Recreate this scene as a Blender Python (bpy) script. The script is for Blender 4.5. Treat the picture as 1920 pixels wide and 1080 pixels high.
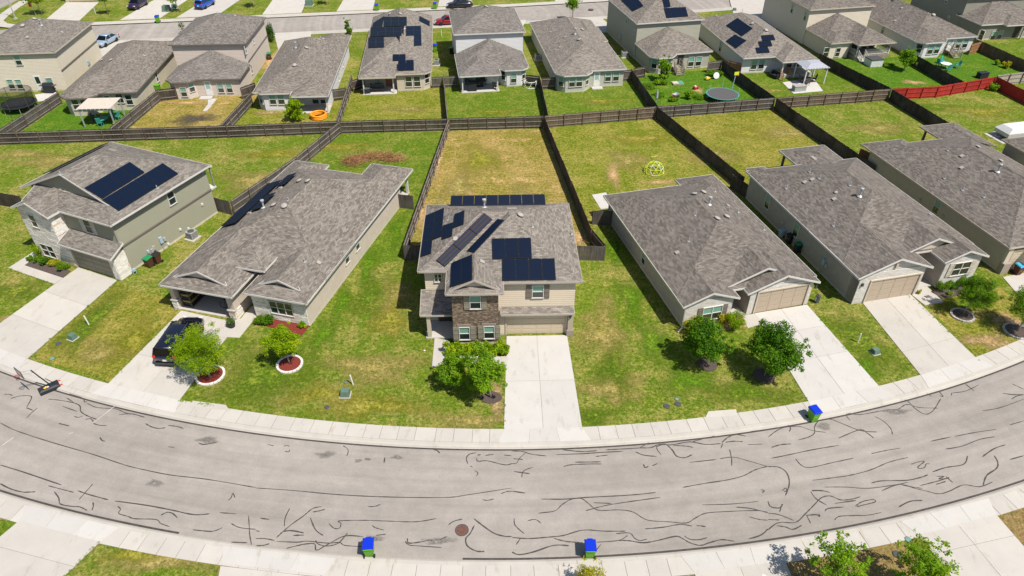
import bpy, bmesh, math, random
from math import radians, sin, cos, pi, atan2, sqrt, tan, hypot
from mathutils import Vector, Matrix
from mathutils.geometry import intersect_ray_tri, tessellate_polygon

# ------------------------------------------------------------------ camera, sky, sun, exposure
for o in list(bpy.data.objects): bpy.data.objects.remove(o)
SC = bpy.context.scene
COL = SC.collection
CAM_H, CAM_F, CAM_T = 37.0, 1300.0, radians(37.5)
cd = bpy.data.cameras.new('camera'); cam = bpy.data.objects.new('camera', cd); COL.objects.link(cam)
cam.location = (0, 0, CAM_H); cam.rotation_euler = (pi/2 - CAM_T, 0, 0)
cd.sensor_width = 36; cd.lens = CAM_F/1920*36; cd.clip_start = .5; cd.clip_end = 2000
SC.camera = cam
SUN_EL, SUN_AZ = radians(59.0), radians(-41.0)          # azimuth measured from +x towards +y
sdir = Vector((cos(SUN_EL)*cos(SUN_AZ), cos(SUN_EL)*sin(SUN_AZ), sin(SUN_EL)))
W = bpy.data.worlds.new('World'); SC.world = W; W.use_nodes = True
bg = W.node_tree.nodes['Background']; sky = W.node_tree.nodes.new('ShaderNodeTexSky')
sky.sky_type = 'NISHITA'; sky.sun_disc = False; sky.sun_elevation = SUN_EL
sky.sun_rotation = atan2(sdir.x, sdir.y); sky.air_density = 1.0; sky.dust_density = 1.0; sky.ozone_density = 1.0
W.node_tree.links.new(sky.outputs[0], bg.inputs[0]); bg.inputs[1].default_value = 0.085
sl = bpy.data.lights.new('sun', 'SUN'); sl.energy = 4.7; sl.angle = radians(.53); sl.color = (1, .945, .86)
so = bpy.data.objects.new('sun', sl); COL.objects.link(so); so.location = (40, -30, 90)
so.rotation_euler = sdir.to_track_quat('Z', 'Y').to_euler()
SC.view_settings.view_transform = 'Standard'; SC.view_settings.look = 'None'
SC.view_settings.exposure = 0.42; SC.view_settings.gamma = 1.0; SC.view_settings.use_curve_mapping = False

# ------------------------------------------------------------------ survey: where a sight line meets the ground or a surface
def ray(px, py):
    x = (px-960)/CAM_F; y = -(py-540)/CAM_F
    return Vector((x, cos(CAM_T)+y*sin(CAM_T), -sin(CAM_T)+y*cos(CAM_T)))
def at(px, py, z=0.0):
    r = ray(px, py); t = (z-CAM_H)/r.z
    return Vector((r.x*t, r.y*t, z))

# ------------------------------------------------------------------ materials
MATS = {}
def srgb(r, g, b):
    f = lambda c: (c/255/12.92) if c/255 <= .04045 else ((c/255+.055)/1.055)**2.4
    return (f(r), f(g), f(b))
class NT:
    def __init__(s, name, rough=.85, spec=.25):
        s.m = bpy.data.materials.new(name); s.m.use_nodes = True; s.t = s.m.node_tree; s.b = s.t.nodes['Principled BSDF']
        s.b.inputs['Roughness'].default_value = rough; s.b.inputs['Specular IOR Level'].default_value = spec
        MATS[name] = s.m
    def n(s, typ, **kw):
        x = s.t.nodes.new('ShaderNode'+typ)
        for k, v in kw.items(): setattr(x, k, v)
        return x
    def l(s, a, b): s.t.links.new(a, b)
    def pos(s): return s.n('NewGeometry').outputs['Position']
    def uv(s): return s.n('UVMap').outputs[0]
    def scale(s, vec, v, off=(0,0,0)):
        m = s.n('Mapping'); m.inputs['Scale'].default_value = v; m.inputs['Location'].default_value = off; s.l(vec, m.inputs[0]); return m.outputs[0]
    def noise(s, vec, sc, det=3, rough=.55):
        x = s.n('TexNoise'); x.inputs['Scale'].default_value = sc; x.inputs['Detail'].default_value = det; x.inputs['Roughness'].default_value = rough
        s.l(vec, x.inputs['Vector']); return x.outputs['Fac']
    def ramp(s, fac, stops):
        r = s.n('ValToRGB'); e = r.color_ramp.elements
        while len(e) < len(stops): e.new(.5)
        for i, (p, c) in enumerate(stops): e[i].position = p; e[i].color = (*c, 1) if len(c) == 3 else c
        s.l(fac, r.inputs[0]); return r.outputs[0]
    def mix(s, fac, a, b, mode='MIX'):
        m = s.n('Mix', data_type='RGBA', blend_type=mode)
        for sock, v in ((m.inputs[0], fac), (m.inputs[6], a), (m.inputs[7], b)):
            if isinstance(v, (int, float)): sock.default_value = v
            elif isinstance(v, tuple): sock.default_value = (*v, 1)
            else: s.l(v, sock)
        return m.outputs[2]
    def math(s, op, a, b=None):
        m = s.n('Math', operation=op)
        for i, v in ((0, a), (1, b)):
            if v is None: continue
            if isinstance(v, (int, float)): m.inputs[i].default_value = v
            else: s.l(v, m.inputs[i])
        return m.outputs[0]
    def grey(s, fac, lo, hi):
        r = s.n('MapRange'); r.inputs[3].default_value = lo; r.inputs[4].default_value = hi; s.l(fac, r.inputs[0]); return r.outputs[0]
    def con(s, fac, lo, hi, a=.30, b=.70):
        r = s.n('MapRange'); r.inputs[1].default_value = a; r.inputs[2].default_value = b; r.inputs[3].default_value = lo; r.inputs[4].default_value = hi; s.l(fac, r.inputs[0]); return r.outputs[0]
    def col(s, c):
        if isinstance(c, tuple): s.b.inputs['Base Color'].default_value = (*c, 1)
        else: s.l(c, s.b.inputs['Base Color'])
        return s
    def bump(s, h, strength=.4, dist=.02):
        b = s.n('Bump'); b.inputs['Strength'].default_value = strength; b.inputs['Distance'].default_value = dist
        s.l(h, b.inputs['Height']); s.l(b.outputs[0], s.b.inputs['Normal']); return s
    def rnd(s): return s.n('ObjectInfo').outputs['Random']

def plain(name, c, rough=.8, var=.12, sc=6, spec=.25, metal=0, bump=0, objvar=0):
    if name in MATS: return MATS[name]
    t = NT(name, rough, spec); p = t.pos()
    f = t.con(t.noise(p, sc, 4), 1-var, 1+var)
    c2 = t.mix(1.0, c, f, 'MULTIPLY')
    if objvar: c2 = t.mix(1.0, c2, t.grey(t.rnd(), 1-objvar, 1+objvar), 'MULTIPLY')
    t.col(c2); t.b.inputs['Metallic'].default_value = metal
    if bump: t.bump(t.noise(p, sc*6, 3), bump, .02)
    return t.m

def lawn_mat(name, g1, g2, dry, lo, hi, seed=0, bare=None, bl=.66, soft=False):
    t = NT(name, .95, .1); p = t.scale(t.pos(), (1,1,1), (seed*13.7, seed*7.1, 0))
    big = t.noise(p, .22, 3, .6); mid = t.noise(p, .9, 4, .65); fine = t.noise(p, 3.4, 4, .72); vf = t.noise(t.scale(p, (1,1,.2)), 7.5, 4, .8)
    green = t.mix(t.con(t.math('ADD', t.math('MULTIPLY', mid, .5), t.math('MULTIPLY', fine, .5)), 0, 1, .35, .65), g1, g2)
    m = t.math('ADD', t.math('MULTIPLY', big, .36), t.math('ADD', t.math('MULTIPLY', mid, .30), t.math('MULTIPLY', fine, .34)))
    c = t.mix(t.ramp(m, [(lo, (0,0,0)), (hi, (1,1,1))]), green, dry)
    if bare:
        b = t.noise(t.scale(p, (1,1,1), (5,9,0)), .5, 4, .6)
        c = t.mix(t.ramp(b, [(bl, (0,0,0)), (bl+.09, (.85,.85,.85))]), c, bare)
    c = t.mix(1.0, c, t.con(vf, .42, 1.58), 'MULTIPLY'); c = t.mix(1.0, c, t.con(fine, .70, 1.30), 'MULTIPLY')
    t.col(c); t.bump(t.math('ADD', vf, fine), .8, .06)
    if soft:   # ragged outline: the patch thins out into the lawn below
        a = t.n('Attribute'); a.attribute_name = 'edge'
        k = t.math('ADD', a.outputs['Fac'], t.math('MULTIPLY', t.math('SUBTRACT', t.math('ADD', t.math('MULTIPLY', mid, .6), t.math('MULTIPLY', fine, .4)), .5), 1.9))
        tr = t.n('BsdfTransparent'); ms = t.n('MixShader'); t.l(t.ramp(k, [(.05, (0,0,0)), (.95, (1,1,1))]), ms.inputs[0])
        t.l(tr.outputs[0], ms.inputs[1]); t.l(t.b.outputs[0], ms.inputs[2]); t.l(ms.outputs[0], t.t.nodes['Material Output'].inputs[0])
    return t.m

G1, G2, DRY, BARE = (.076,.128,.009), (.132,.172,.013), (.275,.225,.070), (.42,.285,.13)
lawn_mat('grass_mid', G1, G2, DRY, .47, .63, 1, BARE, .70)
lawn_mat('grass_green', (.062,.120,.008), (.115,.166,.011), (.21,.205,.042), .48, .65, 2)
lawn_mat('grass_vivid', (.042,.115,.007), (.090,.165,.009), (.19,.20,.03), .52, .70, 3)
lawn_mat('grass_dry', (.135,.138,.015), (.205,.172,.028), (.315,.225,.075), .41, .59, 4, (.45,.29,.135), .58)
lawn_mat('grass_olive', (.095,.128,.008), (.150,.158,.013), (.28,.225,.055), .43, .62, 5, (.36,.27,.12), .70)
lawn_mat('grass_lime', (.095,.135,.008), (.155,.172,.013), (.275,.225,.058), .45, .63, 6, (.40,.28,.13), .68)
lawn_mat('grass_brown', (.12,.115,.02), (.175,.14,.03), (.225,.155,.065), .36, .55, 7)
lawn_mat('soil_dry', (.30,.20,.09), (.40,.27,.13), (.34,.28,.12), .45, .7, 8)
for nm, ar in (('soft_green', ((.064,.124,.008), (.115,.168,.010), (.24,.235,.04), .50, .66, 12)), ('soft_olive', ((.15,.165,.012), (.22,.205,.02), (.28,.24,.05), .44, .62, 13)), ('soft_vivid', ((.058,.140,.007), (.115,.195,.009), (.20,.22,.03), .54, .70, 14)), ('soft_tan', ((.19,.18,.035), (.27,.225,.065), (.33,.255,.09), .44, .62, 15)), ('soft_earth', ((.42,.27,.12), (.50,.33,.16), (.28,.26,.08), .5, .7, 16)), ('soft_soil', ((.30,.20,.09), (.40,.27,.13), (.34,.28,.12), .45, .7, 17)), ('soft_oil', ((.185,.168,.152), (.215,.197,.18), (.225,.207,.19), .5, .7, 19)), ('soft_ash', ((.06,.05,.04), (.09,.075,.06), (.13,.11,.07), .5, .7, 18))): lawn_mat(nm, *ar, soft=True)
lawn_mat('bare_earth', (.42,.27,.12), (.50,.33,.16), (.28,.26,.08), .5, .7, 9)

t = NT('asphalt', .9, .2); p = t.pos(); sx = t.n('SeparateXYZ'); t.l(p, sx.inputs[0])
dx = t.math('ADD', sx.outputs[0], 1.0); dy = t.math('SUBTRACT', sx.outputs[1], 130.0); rad = t.math('SQRT', t.math('ADD', t.math('MULTIPLY', dx, dx), t.math('MULTIPLY', dy, dy)))
cv = t.n('CombineXYZ'); t.l(t.math('MULTIPLY', rad, 1.1), cv.inputs[0]); t.l(t.math('MULTIPLY', sx.outputs[0], .035), cv.inputs[1])
c = t.mix(t.con(t.noise(p, .07, 3), 0, 1), (.255,.230,.205), (.312,.282,.252)); c = t.mix(1.0, c, t.con(t.noise(cv.outputs[0], 1.0, 4, .6), .86, 1.12), 'MULTIPLY')   # worn lanes follow the bend
c = t.mix(1.0, c, t.con(t.noise(p, .8, 5, .7), .90, 1.10), 'MULTIPLY'); c = t.mix(1.0, c, t.con(t.noise(p, 11, 3, .75), .93, 1.07), 'MULTIPLY'); c = t.mix(1.0, c, t.con(t.noise(p, 60, 2, .7), .86, 1.14), 'MULTIPLY')
st = t.ramp(t.noise(t.scale(p, (1,1,1), (3,8,0)), .75, 6, .75), [(.62, (1,1,1)), (.76, (.82,.80,.78))]); t.col(t.mix(1.0, c, st, 'MULTIPLY')); t.bump(t.noise(p, 60, 2), .3, .01)
plain('sealant', (.060,.053,.048), .7, .25, 3); plain('road_paint', (.46,.44,.42), .8)
def concrete(name, c, stain=.12):
    t = NT(name, .88, .2); p = t.pos()
    k = t.mix(1.0, c, t.grey(t.rnd(), .94, 1.05), 'MULTIPLY'); k = t.mix(1.0, k, t.grey(t.noise(p, .7, 4, .6), 1-stain, 1+stain*.6), 'MULTIPLY')
    k = t.mix(1.0, k, t.grey(t.noise(p, 22, 3, .7), .90, 1.08), 'MULTIPLY')
    s = t.ramp(t.noise(t.scale(p, (1,.35,1), (7,2,0)), 1.6, 6, .75), [(.56, (1,1,1)), (.72, (.80,.755,.69))]); t.col(t.mix(1.0, k, s, 'MULTIPLY')); return t.m
concrete('concrete', (.455,.425,.382), .14); concrete('concrete_joint', (.20,.18,.155)); concrete('concrete_kerb', (.43,.40,.355), .22)
concrete('concrete_new', (.470,.450,.420), .10)

def shingle(name, c1, c2):
    t = NT(name, .95, .15); u = t.uv()
    br = t.n('TexBrick'); br.offset = .5; br.inputs['Color1'].default_value = (*c1, 1); br.inputs['Color2'].default_value = (*c2, 1)
    br.inputs['Mortar'].default_value = (*[x*.72 for x in c1], 1); br.inputs['Scale'].default_value = 1
    for k, v in (('Mortar Size', .008), ('Mortar Smooth', .3), ('Bias', 0), ('Brick Width', .33), ('Row Height', .142)): br.inputs[k].default_value = v
    t.l(u, br.inputs[0])
    br2 = t.n('TexBrick'); br2.offset = .37
    for k, v in (('Color1', (.90,.90,.90,1)), ('Color2', (1.10,1.10,1.10,1)), ('Mortar', (1,1,1,1)), ('Scale', 1), ('Mortar Size', 0), ('Brick Width', .62), ('Row Height', .284)): br2.inputs[k].default_value = v
    t.l(t.scale(u, (1,1,1), (.11,.05,0)), br2.inputs[0])
    c = t.mix(1.0, br.outputs[0], br2.outputs[0], 'MULTIPLY')
    c = t.mix(1.0, c, t.con(t.noise(t.scale(u, (1,1.5,1)), 9, 2, .7), .90, 1.10), 'MULTIPLY')
    c = t.mix(1.0, c, t.con(t.noise(t.pos(), .30, 3), .94, 1.06), 'MULTIPLY'); t.col(c)
    t.bump(br.outputs['Fac'], .5, -.012); return t.m
shingle('shingle_warm', (.122,.106,.090), (.240,.212,.184)); shingle('shingle_grey', (.124,.110,.095), (.232,.209,.184))
shingle('shingle_brown', (.105,.091,.079), (.202,.179,.157)); shingle('shingle_light', (.138,.121,.104), (.258,.229,.199)); shingle('shingle_ash', (.115,.103,.092), (.218,.198,.178))

def siding(name, c, lap=.19):
    t = NT(name, .7, .3); u = t.n('SeparateXYZ'); t.l(t.uv(), u.inputs[0])
    f = t.math('FRACT', t.math('DIVIDE', u.outputs[1], lap))
    k = t.mix(1.0, c, t.grey(t.noise(t.pos(), 1.2, 4), .94, 1.06), 'MULTIPLY')
    gap = t.ramp(f, [(.0, (.70,.70,.70)), (.09, (1,1,1))]); t.col(t.mix(1.0, k, gap, 'MULTIPLY')); t.bump(t.math('SUBTRACT', 1, f), 1.0, .03); return t.m  # dark line paints the shadow of each lap into the colour
siding('siding_beige', (.56,.48,.37)); siding('siding_sage', (.270,.265,.195)); siding('siding_cream', (.56,.50,.40)); siding('siding_pink', (.50,.43,.37))
siding('siding_white', (.56,.56,.55)); siding('siding_green_grey', (.38,.38,.31)); siding('siding_olive', (.33,.325,.26)); siding('siding_tan', (.46,.40,.31)); siding('siding_dark', (.24,.23,.19))
plain('stucco_taupe', (.50,.43,.36), .9, .07, 2, bump=.2); plain('stucco_grey', (.36,.325,.285), .9, .07, 2, bump=.2)
plain('stucco_tan', (.44,.385,.30), .9, .06, 2, bump=.2); plain('stucco_sand', (.52,.46,.36), .9, .06, 2, bump=.2); plain('panel_olive', (.255,.24,.195), .8, .05)
plain('foundation', (.52,.47,.40), .9, .15, 5)

def brickmat(name, cols, mortar, bw=.21, rh=.072, ms=.010):
    t = NT(name, .9, .2); u = t.uv(); br = t.n('TexBrick'); br.offset = .5
    for k, v in (('Color1', (0,0,0,1)), ('Color2', (1,1,1,1)), ('Mortar', (.5,.5,.5,1)), ('Scale', 1), ('Mortar Size', ms), ('Mortar Smooth', .2), ('Bias', 0), ('Brick Width', bw), ('Row Height', rh)): br.inputs[k].default_value = v
    t.l(u, br.inputs[0])
    k = t.ramp(br.outputs[0], cols); k = t.mix(1.0, k, t.grey(t.noise(t.pos(), 7, 4, .7), .75, 1.25), 'MULTIPLY')
    t.col(t.mix(br.outputs['Fac'], k, mortar)); t.bump(br.outputs['Fac'], .7, -.02); return t.m
brickmat('brick_brown', [(0, (.040,.028,.024)), (.3, (.085,.055,.042)), (.6, (.16,.11,.08)), (.8, (.25,.17,.10)), (1, (.42,.30,.13))], (.30,.25,.21))
brickmat('brick_white', [(0, (.50,.47,.43)), (.4, (.58,.56,.52)), (.85, (.63,.61,.58)), (1, (.54,.45,.35))], (.45,.43,.40), .40, .13, .014)
t = NT('stone', .92, .2); r = t.rnd(); c = t.ramp(r, [(0, (.62,.59,.55)), (.3, (.78,.74,.67)), (.75, (.73,.70,.65)), (.9, (.70,.60,.48)), (1, (.62,.46,.29))])
t.col(t.mix(1.0, c, t.grey(t.noise(t.pos(), 5, 5, .7), .68, 1.22), 'MULTIPLY')); t.bump(t.noise(t.pos(), 9, 4), .7, .05)
plain('mortar', (.62,.58,.52), .95, .1)
plain('trim_white', (.56,.54,.50), .6, .06); plain('trim_tan', (.48,.42,.33), .6, .06); plain('trim_brown', (.16,.135,.115), .6, .08); plain('trim_grey', (.40,.36,.31), .6, .06); plain('trim_sage', (.26,.25,.20), .6, .06)
plain('soffit', (.42,.38,.32), .8); plain('gutter_green', (.20,.24,.12), .5)
plain('door_sand', (.50,.42,.30), .55, .04); plain('door_tan', (.40,.325,.245), .55, .04); plain('door_olive', (.225,.205,.155), .55, .04); plain('door_white', (.66,.65,.62), .5, .04); plain('door_dark', (.06,.05,.045), .5); plain('door_red', (.25,.10,.06), .5)
plain('shutter_olive', (.235,.215,.165), .7); plain('shutter_brown', (.17,.145,.12), .7); plain('shutter_pale', (.46,.42,.35), .7)
t = NT('glass', .04, .8); t.col((.018,.028,.026)); t.b.inputs['IOR'].default_value = 1.6
t = NT('blind', .35, .5); u = t.n('SeparateXYZ'); t.l(t.uv(), u.inputs[0]); t.col(t.mix(t.math('FRACT', t.math('MULTIPLY', u.outputs[1], 14)), (.14,.30,.24), (.20,.38,.30)))  # blind slats with the lawn's green reflection painted into their colour
t = NT('dark_void', .9, .1); t.col((.02,.02,.02))
t = NT('screen_door', .3, .4); t.col((.30,.42,.40))
# solar cells
def solarmat(name, c, line):
    t = NT(name, .5, .06); s = t.n('SeparateXYZ'); t.l(t.uv(), s.inputs[0])
    gx = t.math('FRACT', t.math('MULTIPLY', s.outputs[0], 6)); gy = t.math('FRACT', t.math('MULTIPLY', s.outputs[1], 10))
    k = t.math('MAXIMUM', t.math('LESS_THAN', gx, .05), t.math('LESS_THAN', gy, .06))
    t.col(t.mix(k, c, line)); return t.m
solarmat('solar_cell', (.0045,.010,.026), (.012,.018,.034)); plain('solar_frame', (.012,.013,.016), .4)
t = NT('solar_painted_sheen', .5, .08); s = t.n('SeparateXYZ'); t.l(t.uv(), s.inputs[0])
f = t.math('FRACT', t.math('MULTIPLY', t.math('SUBTRACT', t.math('MULTIPLY', s.outputs[0], .74), t.math('MULTIPLY', s.outputs[1], .67)), 3.2)); t.col(t.mix(t.ramp(f, [(.35, (0,0,0)), (.5, (1,1,1))]), (.030,.048,.028), (.036,.024,.058)))  # reflected green and purple sheen painted on as stripes
def wood(name, c1, c2, c3):
    t = NT(name, .92, .15); p = t.pos(); n1 = t.noise(t.scale(p, (7,7,.5)), 1.0, 3); n2 = t.noise(p, .6, 4)
    k = t.mix(t.ramp(n1, [(.38, (0,0,0)), (.62, (1,1,1))]), c1, c2); k = t.mix(t.ramp(n2, [(.45, (0,0,0)), (.72, (1,1,1))]), k, c3)
    k = t.mix(1.0, k, t.grey(t.noise(t.scale(p, (9,9,.35)), 1.0, 2), .6, 1.4), 'MULTIPLY')
    t.col(t.mix(1.0, k, t.grey(t.rnd(), .85, 1.15), 'MULTIPLY')); return t.m
wood('fence_grey', (.066,.058,.052), (.105,.094,.085), (.13,.118,.106)); wood('fence_dark', (.042,.033,.027), (.072,.060,.050), (.105,.09,.076)); wood('fence_brown', (.095,.064,.040), (.15,.108,.072), (.17,.13,.095))
wood('fence_rail', (.20,.175,.15), (.26,.23,.20), (.24,.20,.165)); wood('fence_post', (.10,.070,.050), (.15,.11,.080), (.13,.10,.075)); wood('fence_red', (.31,.030,.024), (.38,.042,.032), (.35,.038,.028)); wood('fence_cedar', (.30,.13,.045), (.38,.18,.07), (.33,.17,.08)); wood('deck_wood', (.26,.22,.18), (.33,.28,.22), (.30,.25,.20)); wood('fence_pale', (.30,.27,.22), (.38,.34,.28), (.34,.31,.26))
def leafmat(name, c1, c2, c3):
    t = NT(name, .6, .08); a = t.n('Attribute'); a.attribute_name = 'tone'
    c = t.ramp(a.outputs['Fac'], [(0, c1), (.55, c2), (1, c3)]); t.col(c)
    tr = t.n('BsdfTranslucent'); t.l(t.mix(1.0, c, (1.5,1.5,.7), 'MULTIPLY'), tr.inputs[0]); ms = t.n('MixShader'); ms.inputs[0].default_value = .38
    t.l(t.b.outputs[0], ms.inputs[1]); t.l(tr.outputs[0], ms.inputs[2]); t.l(ms.outputs[0], t.t.nodes['Material Output'].inputs[0]); return t.m
leafmat('leaf_lime', (.105,.19,.004), (.22,.345,.006), (.38,.45,.012)); leafmat('leaf_green', (.06,.15,.008), (.125,.245,.012), (.21,.31,.018)); leafmat('leaf_deep', (.036,.11,.006), (.085,.20,.010), (.16,.29,.015)); leafmat('leaf_gold', (.22,.22,.012), (.38,.36,.02), (.52,.46,.05)); leafmat('leaf_bright', (.09,.20,.010), (.18,.32,.014), (.29,.40,.02)); leafmat('leaf_pine', (.03,.075,.018), (.065,.125,.025), (.11,.165,.035))
plain('bark', (.20,.165,.13), .95, .25, 9); plain('bark_pale', (.33,.28,.22), .95, .2, 9)
plain('mulch_red', (.17,.030,.022), .95, .35, 14, bump=.5); plain('mulch_dark', (.085,.065,.055), .95, .35, 14, bump=.5); plain('edging_white', (.58,.56,.52), .9, .1, objvar=.08); plain('edging_stone', (.38,.355,.32), .9, .2, objvar=.15)
plain('metal_grey', (.42,.43,.44), .45, .06, metal=.3); plain('metal_dark', (.07,.07,.075), .5); plain('metal_blue', (.32,.42,.52), .5); plain('metal_green', (.10,.16,.12), .6); plain('pvc_white', (.60,.60,.58), .5, .03); plain('vent_grey', (.34,.31,.28), .7, .05); plain('vent_pale', (.33,.305,.275), .6, .05); plain('marker_teal', (.14,.26,.22), .6)
plain('bin_green', (.105,.31,.018), .42, .05); plain('bin_lid_blue', (.006,.030,.46), .38, .04); plain('bin_brown', (.085,.035,.022), .5); plain('lid_green', (.012,.20,.075), .45); plain('lid_black', (.02,.02,.02), .5); plain('lid_teal', (.06,.34,.50), .45); plain('rubber', (.018,.018,.018), .8); plain('plastic_black', (.025,.027,.032), .5); plain('plastic_red', (.55,.02,.03), .5); plain('plastic_orange', (.85,.30,.02), .5); plain('plastic_lime', (.55,.68,.05), .5); plain('plastic_yellow', (.75,.50,.04), .5); plain('plastic_pale', (.62,.66,.62), .5); plain('plastic_blue', (.05,.14,.50), .5); plain('plastic_teal', (.05,.30,.26), .5); plain('cloth_white', (.55,.54,.53), .9); plain('cloth_cream', (.50,.44,.37), .9); plain('cloth_blue_grey', (.32,.33,.37), .9); plain('wicker', (.09,.085,.085), .8); plain('rust', (.13,.062,.045), .8, .3, 9); plain('twig', (.30,.155,.075), .95, .35, 3); plain('ash', (.10,.085,.07), .95, .4, 5)
def paint(name, c, metal=.3):
    t = NT(name, .22, .5); t.col(c); t.b.inputs['Metallic'].default_value = metal; t.b.inputs['Coat Weight'].default_value = .8; t.b.inputs['Coat Roughness'].default_value = .05
paint('paint_navy', (.010,.013,.028)); paint('paint_black', (.010,.010,.012)); paint('paint_purple', (.035,.016,.055)); paint('paint_blue', (.008,.09,.45)); paint('paint_silver', (.34,.43,.52)); paint('paint_red', (.28,.008,.025)); paint('paint_bronze', (.035,.028,.026))
t = NT('car_glass', .03, .8); t.col((.008,.010,.014)); t = NT('lamp_red', .2, .5); t.col((.55,.008,.012)); t = NT('lamp_clear', .1, .6); t.col((.6,.6,.58)); t = NT('chrome', .12, .5); t.col((.7,.7,.7)); t.b.inputs['Metallic'].default_value = 1
t = NT('mesh_net', .8, .1); t.col((.012,.012,.012)); t.b.inputs['Alpha'].default_value = .45; t = NT('clear_board', .1, .4); t.col((.35,.33,.28)); t.b.inputs['Alpha'].default_value = .55
M = MATS

# ------------------------------------------------------------------ mesh helpers
def link(o, parent=None):
    COL.objects.link(o)
    if parent is not None: o.parent = parent
    return o
def tag(o, label=None, cat=None, group=None, kind=None):
    for k, v in (('label', label), ('category', cat), ('group', group), ('kind', kind)):
        if v: o[k] = v
    return o
def empty(name, label, cat, loc=(0,0,0), rz=0.0, group=None):
    o = bpy.data.objects.new(name, None); o.location = loc; o.rotation_euler = (0, 0, rz); o.empty_display_size = .3
    return tag(link(o), label, cat, group)
def face_uv(me):
    uvl = me.uv_layers.new(name='UVMap').data; vs = me.vertices
    for p in me.polygons:
        n = p.normal
        if abs(n.z) > .999: t = Vector((1,0,0))
        else: t = Vector((0,0,1)).cross(n).normalized()
        s = n.cross(t)
        for li in p.loop_indices:
            co = vs[me.loops[li].vertex_index].co; uvl[li].uv = (co.dot(t), co.dot(s))
def mesh(name, verts, faces, mats, parent=None, midx=None, uv=True, smooth=False, loc=None):
    me = bpy.data.meshes.new(name); me.from_pydata([tuple(v) for v in verts], [], faces); me.update()
    for m in (mats if isinstance(mats, (list, tuple)) else [mats]): me.materials.append(M[m])
    if midx: me.polygons.foreach_set('material_index', midx)
    if smooth: me.polygons.foreach_set('use_smooth', [True]*len(me.polygons))
    if uv: face_uv(me)
    o = bpy.data.objects.new(name, me); link(o, parent)
    if loc is not None: o.location = loc
    return o
class MB:
    """collects boxes, prisms and tubes into one mesh"""
    def __init__(s): s.v = []; s.f = []; s.mi = []
    def add(s, vs, fs, m=0):
        b = len(s.v); s.v += [Vector(v) for v in vs]; s.f += [[b+i for i in f] for f in fs]; s.mi += [m]*len(fs); return s
    def box(s, c, d, rz=0, m=0, mat=None):
        c = Vector(c); hx, hy, hz = d[0]/2, d[1]/2, d[2]/2; R = mat or Matrix.Rotation(rz, 3, 'Z')
        vs = [c+R@Vector((x*hx, y*hy, z*hz)) for z in (-1,1) for x, y in ((-1,-1),(1,-1),(1,1),(-1,1))]
        return s.add(vs, [[3,2,1,0],[4,5,6,7],[0,1,5,4],[1,2,6,5],[2,3,7,6],[3,0,4,7]], m)
    def prism(s, pts, z0, z1, m=0, cap=True):
        n = len(pts); vs = [Vector((p[0],p[1],z0)) for p in pts]+[Vector((p[0],p[1],z1)) for p in pts]
        fs = [[i,(i+1)%n,n+(i+1)%n,n+i] for i in range(n)]
        if cap: fs += [[n+i for i in range(n)], [n-1-i for i in range(n)]]
        return s.add(vs, fs, m)
    def tube(s, pts, r, seg=6, m=0, cap=True):
        pts = [Vector(p) for p in pts]; rs = r if isinstance(r, (list, tuple)) else [r]*len(pts); vs = []
        for i, p in enumerate(pts):
            d = (pts[min(i+1,len(pts)-1)]-pts[max(i-1,0)]).normalized(); a = d.orthogonal().normalized() if abs(d.z) > .99 else d.cross(Vector((0,0,1))).normalized(); b = d.cross(a)
            vs += [p+rs[i]*(cos(2*pi*k/seg)*a+sin(2*pi*k/seg)*b) for k in range(seg)]
        fs = [[i*seg+k, i*seg+(k+1)%seg, (i+1)*seg+(k+1)%seg, (i+1)*seg+k] for i in range(len(pts)-1) for k in range(seg)]
        if cap: fs += [list(range(seg))[::-1], [(len(pts)-1)*seg+k for k in range(seg)]]
        return s.add(vs, fs, m)
    def lathe(s, prof, c=(0,0,0), seg=12, m=0, cap=True):
        c = Vector(c); vs = [c+Vector((r*cos(2*pi*k/seg), r*sin(2*pi*k/seg), z)) for r, z in prof for k in range(seg)]
        fs = [[i*seg+k, i*seg+(k+1)%seg, (i+1)*seg+(k+1)%seg, (i+1)*seg+k] for i in range(len(prof)-1) for k in range(seg)]
        if cap and prof[-1][0] > .001: fs.append([(len(prof)-1)*seg+k for k in range(seg)])
        if cap and prof[0][0] > .001: fs.append([k for k in range(seg)][::-1])
        return s.add(vs, fs, m)
    def out(s, name, mats, parent=None, smooth=False, uv=True, loc=None):
        return mesh(name, s.v, s.f, mats, parent, s.mi if isinstance(mats, (list, tuple)) else None, uv, smooth, loc)
def inst(me_obj, parent, loc=None, rot=None, scale=None, name=None):
    o = bpy.data.objects.new(name or me_obj.name.split('.')[0], me_obj.data); link(o, parent)
    if loc is not None: o.location = loc
    if rot is not None: o.rotation_euler = rot
    if scale is not None: o.scale = scale
    return o
def slab(name, pts, z, mat, parent=None, th=.10, kind=None):
    pts = [(p[0], p[1]) for p in pts]
    a = sum(pts[i][0]*pts[(i+1)%len(pts)][1]-pts[(i+1)%len(pts)][0]*pts[i][1] for i in range(len(pts)))
    if a < 0: pts = pts[::-1]
    o = MB().prism(pts, z-th, z).out(name, mat, parent, uv=False)
    if kind: o['kind'] = kind
    return o
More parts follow.
